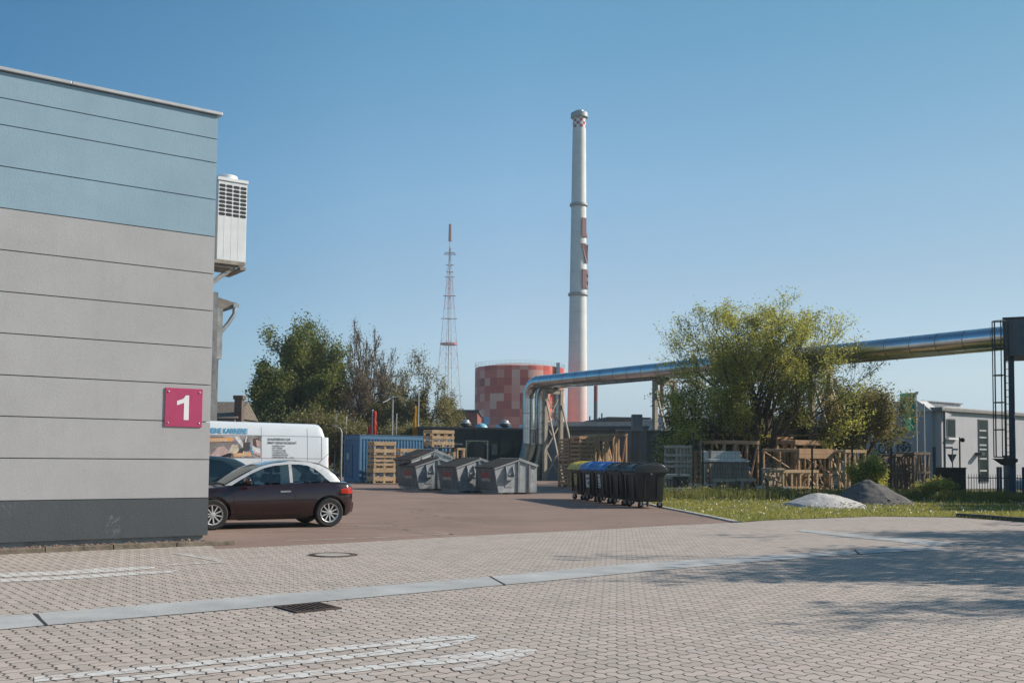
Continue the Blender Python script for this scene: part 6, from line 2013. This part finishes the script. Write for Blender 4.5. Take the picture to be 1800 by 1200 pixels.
MB().tube([(0, 0, 0), (0, 0, zl_ + 0.12)], 0.035, 8).build('post', M_DARKSTEEL, bl_)
MB().ball((0.13, 0, zl_), 0.10, n=14, m=10).beam((0, 0, zl_ + 0.05), (0.1, 0, zl_ + 0.03), 0.03).build('lamp_head', M_BLACK, bl_, smooth=60)
# dark screen wall, bar fence, gate posts
hw = GX(1646, 62.0)
scr = thing('screen_wall', 'dark stained timber screen beside the shaded crates', 'wall', (hw.x, hw.y, 0), R(4))
zs2 = ZH(1670, 821, 62)
b = MB()
for i in range(9):
    b.box(i * 0.15, i * 0.15 + 0.144, 0, 0.06, 0.05, zs2 - 0.05)
b.build('boards', mat('dark_stained_board', (0.035, 0.03, 0.026), 0.8, var=0.3, scale=4), scr)
MB().box(-0.02, 1.37, -0.02, 0.08, zs2 - 0.049, zs2).build('cap', mat('dark_cap', (0.05, 0.045, 0.04), 0.8), scr)
MB().box(-0.12, -0.03, -0.02, 0.07, 0, ZH(1644, 785, 62)).build('end_post', M_NAVY, scr)
bf0, bf1 = GX(1701, 65.0), GX(1860, 64.0)
bf = thing('bar_fence', 'dark blue steel bar fence in front of the office', 'fence', (bf0.x, bf0.y, 0), math.atan2(bf1.y - bf0.y, bf1.x - bf0.x))
Lf = (bf1 - bf0).length
fz = ZH(1720, 833, 65)
rails = MB().box(0, Lf, -0.02, 0.02, fz - 0.18, fz - 0.14).box(0, Lf, -0.02, 0.02, 0.14, 0.18)
rails.build('rail', M_NAVY, bf)
br_ = MB()
x = 0.05
while x < Lf:
    br_.box(x - 0.009, x + 0.009, -0.0195 + 0.001, 0.0185, 0.1805, fz - 0.1805).box(x - 0.009, x + 0.009, -0.008, 0.008, fz - 0.139, fz)
    x += 0.115
br_.build('bar', M_NAVY, bf)
for x in (1.28, 1.40, 2.35, 2.62):
    MB().box(x - 0.05, x + 0.05, -0.08, -0.021, 0, ZH(1750, 820, 65)).build('post', M_NAVY, bf)
MB().box(-0.2, Lf, -0.3, 0.3, 0, 0.06).build('plinth', M_CONC, bf)
gb0 = GX(1770, 66)
cabn = thing('service_cabinet', 'grey service cabinet standing behind the bar fence at the blue column', 'cabinet', (gb0.x, gb0.y, 0))
MB().box(0, 0.28, 0, 0.3, 0.0, ZH(1775, 800, 66)).build('housing', mat('cabinet_grey', (0.20, 0.22, 0.24), 0.6), cabn)
MB().box(0.02, 0.26, -0.012, -0.001, 0.1, ZH(1775, 803, 66)).build('door', mat('cabinet_door', (0.17, 0.19, 0.21), 0.6), cabn)
c3 = GX(1915, 68.5)
car3 = thing('parked_car', 'pale blue car cut off by the photo edge behind the bar fence', 'car', (c3.x, c3.y, 0.0), R(176))
for k in kids(car2):
    q = dup(k, parent=car3)
M_PALE = mat('pale_blue_car_paint', (0.38, 0.50, 0.60), 0.25, 0.1, coat=0.8, var=0.03)
for k in kids(car3):
    if k.data and k.data.materials and k.data.materials[0] == M_TEAL:
        k.data = k.data.copy()
        k.data.materials[0] = M_PALE

# ================================================================== WIRE FENCE behind the lawn
M_FGREEN = mat('dark_green_fence_post', (0.016, 0.030, 0.026), 0.5)
M_WIRE = mat('fence_wire', (0.018, 0.028, 0.024), 0.6)
fa, fb_ = GX(1140, 58.0), GX(1646, 60.5)
wf = thing('wire_fence', 'dark green wire mesh fence between lawn and stored crates', 'fence', (fa.x, fa.y, 0), math.atan2(fb_.y - fa.y, fb_.x - fa.x))
Lw = (fb_ - fa).length
def along(px):
    return Lw * (px - 1140) / (1646 - 1140)
for px, py in ((1141, 757), (1216, 760), (1232, 777), (1331, 781), (1422.5, 782), (1494, 783), (1564, 785)):
    x = along(px)
    MB().box(x - 0.03, x + 0.03, -0.03, 0.03, 0, ZH(px, py, 58.8)).build('post', M_FGREEN, wf)
mw = MB()
for i in range(9):
    z = 0.08 + i * 0.215
    mw.box(0.0, Lw, -0.003, 0.003, z - 0.003, z + 0.003)
x = 0.0
while x < Lw:
    mw.box(x - 0.002, x + 0.002, -0.002, 0.002, 0.0, 1.84)
    x += 0.16
mw.build('wire_mesh', M_WIRE, wf)

# ================================================================== LAMPS AND FLAGS behind the container
M_LAMPP = mat('lamp_post_grey', (0.33, 0.34, 0.33), 0.5, 0.3)
lpz = GX(688, 108)
l4 = thing('street_lamp', 'tall car park lamp with four dark heads above the container', 'street lamp', (lpz.x, lpz.y, 0))
hz = ZH(688, 696, 108)
MB().tube([(0, 0, 0), (0, 0, hz)], [0.09, 0.06], 8).build('post', M_LAMPP, l4, smooth=50)
for dx, dy, dz in ((-0.95, -0.1, 0.12), (0.75, 0.3, 0.05), (-0.62, -1.0, -0.55), (0.12, -0.9, -0.25)):
    h = MB()
    e = Vector((dx, dy, hz + dz))
    h.beam(e - Vector((0.42 if dx < 0 else -0.0, 0.0, -0.03)), e + Vector((0.0 if dx < 0 else 0.42, 0.0, 0)), 0.26, 0.11)
    h.build('lamp_head', M_BLACK, l4, bevel=0.02)
    MB().beam((0, 0, hz - 0.1), e, 0.05).build('lamp_arm', M_LAMPP, l4)
def arm_lamp(label, px, py, d, reach):
    p = GX(px, d); h = ZH(px, py, d)
    t = thing('street_lamp', label, 'street lamp', (p.x, p.y, 0))
    MB().tube([(0, 0, 0), (0, 0, h - 0.35), (reach * 0.15, 0, h - 0.10), (reach * 0.5, 0, h), (reach, 0, h + 0.05)], [0.06, 0.05, 0.045, 0.04, 0.035], 8).build('post', M_LAMPP, t, smooth=60)
    MB().beam((reach * 0.92, 0, h + 0.04), (reach * 1.5, 0, h + 0.08), 0.16, 0.07).build('lamp_head', M_BLACK, t, bevel=0.02)
arm_lamp('lamp with curved arm right behind the white van rear', 599, 750, 88, -0.62)
arm_lamp('small dark headed lamp above the white van roof edge', 588, 724, 112, 0.25)
pole('flag_pole', 'bare pale pole rising left above the blue container', 607, 733, 110, 0.05, 'pole')
pole('flag_pole', 'short bare pole right next to the four headed lamp', 695.5, 728, 110, 0.045, 'pole')
rp, rh = pole('flag_pole', 'pole of the red flag behind the blue container', 653, 721, 105, 0.05, 'flagpole')
flag('red_flag', 'red flag wrapped around its pole behind the blue container', rp.location, 0.30, 2.2, ZH(652, 722, 105), make_cloth('red_cloth', (0.62, 0.045, 0.025)), 1, slim=True, sgn=1)
flag('red_flag_corner', 'lower red corner of cloth left of the red flagpole', rp.location, 0.34, 2.2, ZH(650, 748, 105), make_cloth('dark_red_cloth', (0.45, 0.04, 0.03)), 4, slim=True)
yp_, yh = pole('flag_pole', 'tall pole of the yellow flag right of the four headed lamp', 734, 690, 105, 0.05, 'flagpole')
flag('yellow_flag', 'narrow yellow flag hanging on its pole behind the pale crates', yp_.location, 0.34, 2.2, ZH(733, 713, 105), make_cloth('yellow_cloth', (0.70, 0.36, 0.04)), 3, slim=True)

# ================================================================== TREES, SHRUBS, GRASS
def raw_mesh(name, V, F, m, smooth=False):
    """fast mesh from numpy arrays of quads"""
    me = bpy.data.meshes.new(name)
    V = np.asarray(V, dtype=np.float32); F = np.asarray(F, dtype=np.int32)
    me.vertices.add(len(V)); me.vertices.foreach_set('co', V.ravel())
    k = F.shape[1]
    me.loops.add(F.size); me.loops.foreach_set('vertex_index', F.ravel())
    me.polygons.add(len(F))
    me.polygons.foreach_set('loop_start', np.arange(0, F.size, k, dtype=np.int32))
    me.polygons.foreach_set('loop_total', np.full(len(F), k, dtype=np.int32))
    if smooth:
        me.polygons.foreach_set('use_smooth', np.ones(len(F), dtype=bool))
    me.materials.append(m)
    me.update(calc_edges=True)
    return me
def leaf_quads(C, size, rng, up=0.35, aspect=0.55):
    n = len(C)
    d = rng.normal(size=(n, 3)); d[:, 2] *= 0.7
    d /= np.linalg.norm(d, axis=1)[:, None]
    e = rng.normal(size=(n, 3)); e[:, 2] += 0.0
    e -= d * (e * d).sum(1)[:, None]
    e /= np.linalg.norm(e, axis=1)[:, None] + 1e-9
    s = size * rng.uniform(0.55, 1.35, size=(n, 1))
    V = np.empty((n, 4, 3))
    V[:, 0] = C - d * s * 0.5
    V[:, 1] = C + e * s * aspect * 0.5
    V[:, 2] = C + d * s * 0.5
    V[:, 3] = C - e * s * aspect * 0.5
    F = np.arange(n * 4).reshape(n, 4)
    return V.reshape(-1, 3), F
def grow_tree(seed, base_dirs, length, r0, depth, kids_, spread, shrink, rise, wander, twig_r=0.008):
    """recursive skeleton: list of (points, radii), list of twig tips with direction and level"""
    rng = random.Random(seed)
    segs, tips = [], []
    def go(p, d, L, r, lev):
        pts, rs = [p.copy()], [r]
        n = 4 if lev < depth else 3
        for i in range(n):
            d = (d + Vector((rng.gauss(0, wander), rng.gauss(0, wander), rng.gauss(0, wander * 0.7) + rise * 0.12))).normalized()
            p = p + d * (L / n)
            pts.append(p.copy()); rs.append(max(twig_r, r * (1 - 0.45 * (i + 1) / n)))
            if lev >= depth - 1:
                tips.append((p.copy(), d.copy(), lev))
        segs.append((pts, rs, lev))
        if lev >= depth:
            return
        k = rng.randint(*kids_)
        for j in range(k):
            f = 1.0 if j == 0 else rng.uniform(0.35, 1.0)
            ix = min(n, max(1, int(round(f * n))))
            a = Vector((rng.gauss(0, 1), rng.gauss(0, 1), rng.gauss(0, 1)))
            a = (a - d * a.dot(d)).normalized()
            sp = spread * (0.35 if j == 0 else rng.uniform(0.7, 1.25))
            nd = (d * math.cos(sp) + a * math.sin(sp) + Vector((0, 0, rise * 0.25))).normalized()
            go(pts[ix], nd, L * shrink * rng.uniform(0.75, 1.15), rs[ix] * (0.82 if j == 0 else 0.62), lev + 1)
    for (p, d, L, r) in base_dirs:
        go(Vector(p), Vector(d).normalized(), length * L, r0 * r, 0)
    return segs, tips
def fit(segs, tips, W, D, H, dome=False):
    P_ = np.array([t[0] for t in tips])
    lo, hi = np.percentile(P_, 1.0, axis=0), np.percentile(P_, 99.3, axis=0)
    hi[2] = P_[:, 2].max() if not dome else np.percentile(P_[:, 2], 97.0)
    sx, sy, sz = W / (hi[0] - lo[0]), D / (hi[1] - lo[1]), H / hi[2]
    def f(v):
        k = min(1.0, max(0.0, v.z / (0.25 * hi[2] + 1e-6)))
        cx, cy = (lo[0] + hi[0]) / 2 * k, (lo[1] + hi[1]) / 2 * k
        z = v.z * sz
        if dome and z > 0.93 * H:
            z = 0.93 * H + (z - 0.93 * H) * 0.45
        return Vector(((v.x - cx) * sx, (v.y - cy) * sy, z))
    segs = [([f(p) for p in pts], rs, lev) for pts, rs, lev in segs]
    tips = [(f(p), d, lev) for p, d, lev in tips]
    return segs, tips
def branch_mesh(segs, m, name='trunk', min_r=0.0):
    V, F = [], []
    for pts, rs, lev in segs:
        if max(rs) < min_r:
            continue
        n = 9 if lev == 0 else (6 if lev == 1 else (4 if lev == 2 else 3))
        o = len(V)
        a = None
        for i, p in enumerate(pts):
            d = (pts[min(i + 1, len(pts) - 1)] - pts[max(i - 1, 0)])
            d = d.normalized() if d.length > 1e-6 else Vector((0, 0, 1))
            if a is None: a = d.orthogonal().normalized()
            a = (a - d * a.dot(d)).normalized()
            b = d.cross(a)
            for k in range(n):
                t = 2 * math.pi * k / n
                V.append(tuple(p + (a * math.cos(t) + b * math.sin(t)) * rs[i]))
        for i in range(len(pts) - 1):
            for k in range(n):
                k2 = (k + 1) % n
                F.append((o + i * n + k, o + i * n + k2, o + (i + 1) * n + k2, o + (i + 1) * n + k))
    return raw_mesh(name, V, F, m, True)
def crown_mesh(tips, per, jit, size, seed, m, aspect=0.55, thin=None, clump=0.0):
    rng = np.random.default_rng(seed)
    P_ = np.array([t[0] for t in tips])
    keep = np.ones(len(P_), bool)
    if clump:
        off = seed * 3.1
        nz = np.array([noise.noise(Vector((p[0] * 0.55 + off, p[1] * 0.55, p[2] * 0.55))) for p in P_])
        keep &= nz > (-0.5 + clump)
    if thin is not None:
        keep &= rng.uniform(size=len(P_)) < np.array([thin(p) for p in P_])
    P_ = P_[keep]
    C = np.repeat(P_, per, axis=0)
    C = C + rng.normal(size=C.shape) * jit
    V, F = leaf_quads(C, size, rng, aspect=aspect)
    return raw_mesh('crown', V, F, m)
def tree(name, label, loc, meshes, rotz=0.0, scale=1.0, group=None, cat='tree'):
    t = thing(name, label, cat, loc, rotz, group)
    t.scale = (scale, scale, scale) if isinstance(scale, (int, float)) else scale
    for nm, me in meshes:
        o = bpy.data.objects.new(nm, me); COL.objects.link(o); o.parent = t
    return t
def ground_at(px, d):
    p = GX(px, d); return (p.x, p.y, 0.0)

LEAF_SPRING = make_leaf('spring_leaf', (0.30, 0.30, 0.072), (0.43, 0.40, 0.125), (0.19, 0.215, 0.055), 0.43)
LEAF_DEEP = make_leaf('deep_green_leaf', (0.075, 0.10, 0.024), (0.135, 0.15, 0.038), (0.05, 0.07, 0.02), 0.32)
LEAF_OLIVE = make_leaf('olive_leaf', (0.16, 0.145, 0.05), (0.235, 0.20, 0.08), (0.10, 0.095, 0.035), 0.33)
LEAF_MID = make_leaf('mid_green_leaf', (0.10, 0.125, 0.03), (0.19, 0.195, 0.05), (0.055, 0.08, 0.022), 0.40)
LEAF_DARK = make_leaf('dark_undergrowth_leaf', (0.045, 0.065, 0.016), (0.08, 0.10, 0.025), (0.03, 0.045, 0.014), 0.25)
LEAF_BROWN = make_leaf('brown_bud', (0.19, 0.135, 0.085), (0.26, 0.20, 0.125), (0.14, 0.115, 0.06), 0.3)
LEAF_GRASS = make_leaf('grass_blade', (0.19, 0.195, 0.045), (0.28, 0.255, 0.075), (0.34, 0.29, 0.13), 0.45)
LEAF_WEED = make_leaf('weed_leaf', (0.10, 0.12, 0.03), (0.17, 0.17, 0.05), (0.24, 0.20, 0.09), 0.4)

# big spreading tree behind the crates
rs_ = random.Random(5)
bd_ = [((0, 0, 0), (0.02, 0, 1), 0.55, 1.0)]
for k in range(11):
    a = 2 * math.pi * k / 11 + rs_.uniform(-0.2, 0.2)
    tl = rs_.uniform(0.35, 1.25) if k % 3 else rs_.uniform(0.1, 0.5)
    bd_.append(((0, 0, rs_.uniform(0.5, 1.0)), (math.sin(tl) * math.cos(a), math.sin(tl) * math.sin(a), math.cos(tl)), rs_.uniform(0.85, 1.1), rs_.uniform(0.42, 0.6)))
for k in range(7):
    a = 2 * math.pi * k / 7 + 0.3
    bd_.append(((0, 0, rs_.uniform(0.9, 1.6)), (math.cos(a), math.sin(a), rs_.uniform(0.12, 0.4)), rs_.uniform(0.8, 1.0), 0.4))
sg_, tp_ = grow_tree(11, bd_, 2.6, 0.26, 4, (3, 4), 0.58, 0.67, 0.28, 0.13)
sg_, tp_ = fit(sg_, tp_, 9.0, 7.4, ZH(1325, 548, 69), dome=True)
meshes = [('trunk', branch_mesh(sg_, M_BARK, min_r=0.006)), ('crown', crown_mesh(tp_, 7, 0.15, 0.105, 4, LEAF_SPRING, clump=0.18))]
tree('spreading_tree', 'broad many stemmed tree with young yellow green leaves before the pipe', ground_at(1330, 69.0), meshes)
# right hand lower neighbour
bd2 = [((0, 0, 0), (0, 0, 1), 0.8, 1.0)] + [((0, 0, 0.9), (math.cos(a), math.sin(a), 0.7), 0.9, 0.5) for a in (0.3, 1.5, 2.8, 4.0, 5.2)]
sg2, tp2 = grow_tree(23, bd2, 2.1, 0.16, 4, (3, 4), 0.6, 0.66, 0.25, 0.14)
sg2, tp2 = fit(sg2, tp2, 5.4, 5.0, ZH(1530, 655, 71))
mesh2 = [('trunk', branch_mesh(sg2, M_BARK, min_r=0.006)), ('crown', crown_mesh(tp2, 7, 0.22, 0.13, 8, LEAF_OLIVE, clump=0.10))]
tree('low_tree', 'lower dark olive tree between the spreading tree and the green flag', ground_at(1502, 71.5), mesh2)
sg2b, tp2b = grow_tree(31, bd2, 2.1, 0.16, 4, (3, 4), 0.65, 0.66, 0.1, 0.16)
sg2b, tp2b = fit(sg2b, tp2b, 5.2, 4.6, ZH(1260, 660, 71.5))
mesh2b = [('trunk', branch_mesh(sg2b, M_BARK, min_r=0.006)), ('crown', crown_mesh(tp2b, 8, 0.22, 0.12, 9, LEAF_DARK, clump=0.08))]
tree('low_tree', 'low dark green tree under the left side of the spreading tree', ground_at(1256, 72.5), mesh2b)
tree('low_tree', 'dense dark tree under the right side of the spreading tree', ground_at(1420, 73.0), [('trunk', mesh2b[0][1]), ('crown', mesh2b[1][1])], 2.1, 0.95)
# left group far behind the container
bdt = [((0, 0, 0), (0, 0, 1), 1.25, 1.0)] + [((0, 0, z), (math.cos(a) * 1.2, math.sin(a) * 1.2, 0.55), 0.75, 0.4) for z, a in ((2.2, 0.2), (2.6, 2.2), (3.0, 4.3), (3.4, 1.2), (3.6, 3.3), (3.8, 5.4))]
for z, a in ((1.5, 0.9), (1.7, 2.9), (2.0, 5.1), (4.4, 2.0), (4.8, 4.0), (5.0, 0.1)):
    bdt.append(((0, 0, z), (math.cos(a) * 1.2, math.sin(a) * 1.2, 0.35), 0.8, 0.38))
sg3, tp3 = grow_tree(41, bdt, 4.2, 0.25, 4, (3, 4), 0.62, 0.64, 0.15, 0.12)
sg3, tp3 = fit(sg3, tp3, 7.8, 7.4, ZH(535, 552, 125))
mesh3 = [('trunk', branch_mesh(sg3, M_BARK, min_r=0.012)), ('crown', crown_mesh(tp3, 12, 0.34, 0.24, 12, LEAF_MID, clump=0.06))]
tree('leafy_tree', 'tall dark green leafy tree rising behind the white van', ground_at(516, 125), mesh3)
tree('leafy_tree', 'narrower green leafy tree between the tall leafy tree and the bare brown tree', ground_at(553, 129), [('trunk', mesh3[0][1]), ('crown', mesh3[1][1])], 2.3, (0.62, 0.62, 1.0))
sg4, tp4 = grow_tree(57, bdt[:8], 4.2, 0.24, 5, (3, 3), 0.58, 0.66, 0.20, 0.14, twig_r=0.022)
sg4, tp4 = fit(sg4, tp4, 6.6, 6.0, ZH(625, 556, 128))
mesh4 = [('trunk', branch_mesh(sg4, M_BARK)), ('crown', crown_mesh(tp4, 2, 0.22, 0.15, 15, LEAF_BROWN, thin=lambda p: 0.6))]
tree('bare_tree', 'tall nearly bare brown tree next to the dark leafy tree', ground_at(627, 128), mesh4)
tree('bare_tree', 'broad bare brown tree close behind the tall nearly bare one', ground_at(645, 133), [('trunk', mesh4[0][1]), ('crown', mesh4[1][1])], 4.1, (1.0, 1.0, 0.97))
sg5, tp5 = grow_tree(63, bdt[:7], 4.2, 0.20, 5, (3, 3), 0.56, 0.66, 0.22, 0.15, twig_r=0.014)
sg5, tp5 = fit(sg5, tp5, 5.2, 5.0, ZH(700, 612, 124))
mesh5 = [('trunk', branch_mesh(sg5, M_BARK)), ('crown', crown_mesh(tp5, 3, 0.22, 0.17, 18, LEAF_OLIVE, thin=lambda p: 0.6))]
tree('bare_tree', 'thin sparsely leaved tree behind the four headed lamp', ground_at(706, 124), mesh5)
tree('bare_tree', 'sparse twiggy tree in front of the radio mast foot', ground_at(755, 122), [('trunk', mesh5[0][1]), ('crown', mesh5[1][1])], 1.9, (1.0, 1.0, 1.0))
tree('bare_tree', 'bare twiggy tree standing between the bare brown tree and the lamp', ground_at(668, 131), [('trunk', mesh4[0][1]), ('crown', mesh4[1][1])], 2.5, (0.72, 0.72, 0.80))
# bushes in front of the tree row
bdb = [((rs_.uniform(-.3, .3), rs_.uniform(-.3, .3), 0), (math.cos(a) * 0.7, math.sin(a) * 0.7, 1), 1.0, 1.0) for a in np.linspace(0, 5.6, 8)]
sg6, tp6 = grow_tree(71, bdb, 2.3, 0.07, 4, (3, 4), 0.5, 0.68, 0.3, 0.15, twig_r=0.012)
sg6, tp6 = fit(sg6, tp6, 4.6, 4.0, 5.0)
mesh6 = [('trunk', branch_mesh(sg6, M_BARK, min_r=0.012)), ('crown', crown_mesh(tp6, 4, 0.28, 0.19, 21, LEAF_OLIVE, clump=0.12))]
mesh6b = [('trunk', mesh6[0][1]), ('crown', crown_mesh(tp6, 4, 0.30, 0.18, 22, LEAF_DARK, clump=0.12))]
BUSH = [(570, 116, 1.08, 0, 'olive bush behind the white van under the dark leafy tree'), (606, 113, 0.92, 0, 'olive bush between white van and blue container'), (640, 118, 0.78, 1, 'dark green bush under the bare brown tree'),
        (672, 116, 0.74, 1, 'dark bush directly behind the red flag'), (712, 114, 0.85, 0, 'yellowish bush between the four headed lamp and yellow flag'), (752, 112, 0.86, 0, 'yellowish bush right behind the yellow flag'),
        (790, 118, 0.82, 0, 'reddish olive bush beside the red brick works'), (480, 120, 1.15, 1, 'dark bush low behind the middle of the van roof'), (540, 121, 1.05, 1, 'dark bush behind the rear of the van roof'), (440, 126, 0.95, 1, 'dark bush behind the left part of the van roof')]
for k, (px, d, s, kind, lb) in enumerate(BUSH):
    mm = (mesh6, mesh6b)[kind]
    tree('bush', lb, ground_at(px, d), mm, 1.3 * k, (s, s, s), 'bushes below the far trees', 'bush')
# far pale trees left of the leafy tree
tree('bare_tree', 'faint distant twiggy tree left of the dark leafy tree', ground_at(432, 170), [('trunk', mesh5[0][1]), ('crown', mesh5[1][1])], 0.6, (0.8, 0.8, 0.72))
# shrub by the fence in the sun
sg7, tp7 = grow_tree(81, bdb, 0.9, 0.025, 3, (3, 4), 0.5, 0.7, 0.3, 0.15, twig_r=0.005)
sg7, tp7 = fit(sg7, tp7, 1.55, 1.3, 1.95)
mesh7 = [('trunk', branch_mesh(sg7, M_BARK)), ('crown', crown_mesh(tp7, 6, 0.10, 0.10, 25, LEAF_SPRING))]
tree('shrub', 'sunlit yellow green shrub growing through the wire fence behind the gravel', ground_at(1524, 58.5), mesh7, 0, (1, 1, 1.0), None, 'shrub')
tree('shrub', 'low shaded shrub at the foot of the dark screen wall', ground_at(1640, 57.5), [('trunk', mesh7[0][1]), ('crown', mesh7[1][1])], 1.0, (1.1, 1.0, 0.5), None, 'shrub')

# trees beside the yard that throw their shade across the paving and the lawn
bds = [((0, 0, 0), (0, 0, 1), 1.1, 1.0)] + [((0, 0, z), (math.cos(a), math.sin(a), 0.6), 0.85, 0.5) for z, a in ((2.0, 0.3), (2.3, 1.9), (2.5, 3.5), (2.8, 5.0), (3.0, 0.9))]
sg8, tp8 = grow_tree(91, bds, 3.4, 0.22, 4, (3, 4), 0.6, 0.66, 0.25, 0.13)
sg8, tp8 = fit(sg8, tp8, 8.5, 8.0, 9.6)
mesh8 = [('trunk', branch_mesh(sg8, M_BARK, min_r=0.006)), ('crown', crown_mesh(tp8, 3, 0.24, 0.18, 31, LEAF_SPRING, clump=0.36))]
SHADE = [(17.5, 16.6, 0.3, 1.00, 'young leaved tree beside the middle of the paving'), (20.8, 23.0, 1.7, 0.95, 'young leaved tree beside the paving close to the lawn'), (17.3, 13.4, 3.9, 1.0, 'young leaved tree beside the near edge of the paving'), (18.5, 10.4, 2.6, 0.92, 'young leaved tree nearest to where the photographer stands'), (23.0, 19.6, 5.0, 1.05, 'young leaved tree farther back from the paving edge')]
for x, y, a, s, lb in SHADE:
    tree('roadside_tree', lb, (x, y, 0), mesh8, a, s, 'roadside trees beside the paving')
mesh9 = [('trunk', mesh8[0][1]), ('crown', crown_mesh(tp8, 12, 0.38, 0.24, 33, LEAF_DARK))]
for x, y, a, s, lb in ((28.6, 40.2, 0.5, 0.85, 'dense tree shading the lawn before the office'), (30.0, 47.0, 2.2, 0.9, 'dense tree beside the bar fence shading the lawn'), (24.0, 34.0, 4.0, 0.72, 'dense low tree shading the right end of the lawn')):
    tree('roadside_tree', lb, (x, y, 0), mesh9, a, s, 'dense trees beside the lawn')

# grass, weeds and dandelion clocks on the lawn
rng = np.random.default_rng(3)
def in_poly(pts, poly):
    x, y = pts[:, 0], pts[:, 1]
    inside = np.zeros(len(pts), bool)
    n = len(poly)
    for i in range(n):
        x0, y0 = poly[i][0], poly[i][1]; x1, y1 = poly[(i + 1) % n][0], poly[(i + 1) % n][1]
        c = ((y0 > y) != (y1 > y)) & (x < (x1 - x0) * (y - y0) / (y1 - y0 + 1e-12) + x0)
        inside ^= c
    return inside
lawn_poly = [(p.x, p.y) for p in lawn]
def blades(n, xr, yr, hmin, hmax, w, seed, test=None, lean=0.35):
    r = np.random.default_rng(seed)
    pts = np.stack([r.uniform(*xr, n), r.uniform(*yr, n)], 1)
    pts = pts[in_poly(pts, lawn_poly)]
    if test is not None:
        pts = pts[test(pts, r)]
    n = len(pts)
    h = r.uniform(hmin, hmax, n)
    a = r.uniform(0, 2 * np.pi, n)
    B = np.stack([pts[:, 0], pts[:, 1], np.full(n, 0.015)], 1)
    wd = np.stack([np.cos(a), np.sin(a), np.zeros(n)], 1) * w
    ln = np.stack([r.normal(0, lean, n) * h, r.normal(0, lean, n) * h, h], 1)
    V = np.empty((n, 4, 3))
    V[:, 0] = B - wd; V[:, 1] = B + wd
    V[:, 2] = B + ln + wd * 0.25; V[:, 3] = B + ln - wd * 0.25
    return V.reshape(-1, 3), np.arange(n * 4).reshape(n, 4)
def clumpy(scale, thr, off):
    return lambda pts, r: np.array([noise.noise(Vector((p[0] * scale + off, p[1] * scale, 0))) for p in pts]) + r.uniform(-0.25, 0.25, len(pts)) > thr
V1, F1 = blades(75000, (4, 24), (22, 36), 0.02, 0.075, 0.009, 5)
V2, F2 = blades(30000, (5, 30), (34, 51), 0.04, 0.12, 0.015, 6)
gme = raw_mesh('grass', np.concatenate([V1, V2]), np.concatenate([F1, F2 + len(V1)]), LEAF_GRASS)
go_ = bpy.data.objects.new('grass', gme); COL.objects.link(go_)
tag(go_, 'short sunlit grass covering the lawn', 'grass', kind='stuff')
V3, F3 = blades(22000, (5, 20), (36.8, 41.3), 0.10, 0.48, 0.012, 7, clumpy(0.9, -0.02, 3), 0.25)
V4, F4 = blades(7000, (16, 30), (36, 43), 0.10, 0.35, 0.014, 8, clumpy(0.7, 0.1, 9), 0.3)
rl_ = np.random.default_rng(4)
n_ = 9000
C = np.stack([rl_.uniform(5.5, 16.5, n_), rl_.uniform(37.5, 40.8, n_), np.abs(rl_.normal(0, 0.22, n_)) + 0.03], 1)
C = C[np.array([noise.noise(Vector((p[0] * 0.9 + 3, p[1] * 0.9, 0))) for p in C]) + rl_.uniform(-.2, .2, len(C)) > 0.02]
V5, F5 = leaf_quads(C, 0.09, rl_)
wme = raw_mesh('weeds', np.concatenate([V3, V4, V5]), np.concatenate([F3, F4 + len(V3), F5 + len(V3) + len(V4)]), LEAF_WEED)
wo = bpy.data.objects.new('weeds', wme); COL.objects.link(wo)
tag(wo, 'tall tangled weeds along the wire fence', 'weeds', kind='stuff')
n_ = 2600
C = np.stack([rl_.uniform(4, 26, n_), rl_.uniform(22, 38, n_), rl_.uniform(0.06, 0.17, n_)], 1)
C = C[in_poly(C, lawn_poly)]
V6, F6 = leaf_quads(C, 0.05, rl_, aspect=1.0)
dme = raw_mesh('dandelions', V6, F6, mat('dandelion_clock', (0.62, 0.58, 0.45), 0.8))
do_ = bpy.data.objects.new('dandelions', dme); COL.objects.link(do_)
tag(do_, 'pale dandelion clocks scattered over the lawn', 'dandelions', kind='stuff')

# faint air between here and the far landmarks
hz_ = MB().box(-6500, 6500, -6500, 6500, -2.0, 178.0).build('haze', M_BLACK)
hz_['kind'] = 'stuff'
hm = bpy.data.materials.new('haze_air')
hm.use_nodes = True
hn = hm.node_tree
hn.nodes.remove(hn.nodes['Principled BSDF'])
pv = hn.nodes.new('ShaderNodeVolumePrincipled')
pv.inputs['Color'].default_value = (0.74, 0.90, 1.0, 1)
pv.inputs['Density'].default_value = 0.0004
pv.inputs['Anisotropy'].default_value = 0.2
hn.links.new(pv.outputs[0], hn.nodes['Material Output'].inputs['Volume'])
hz_.data.materials[0] = hm
bpy.context.view_layer.update()
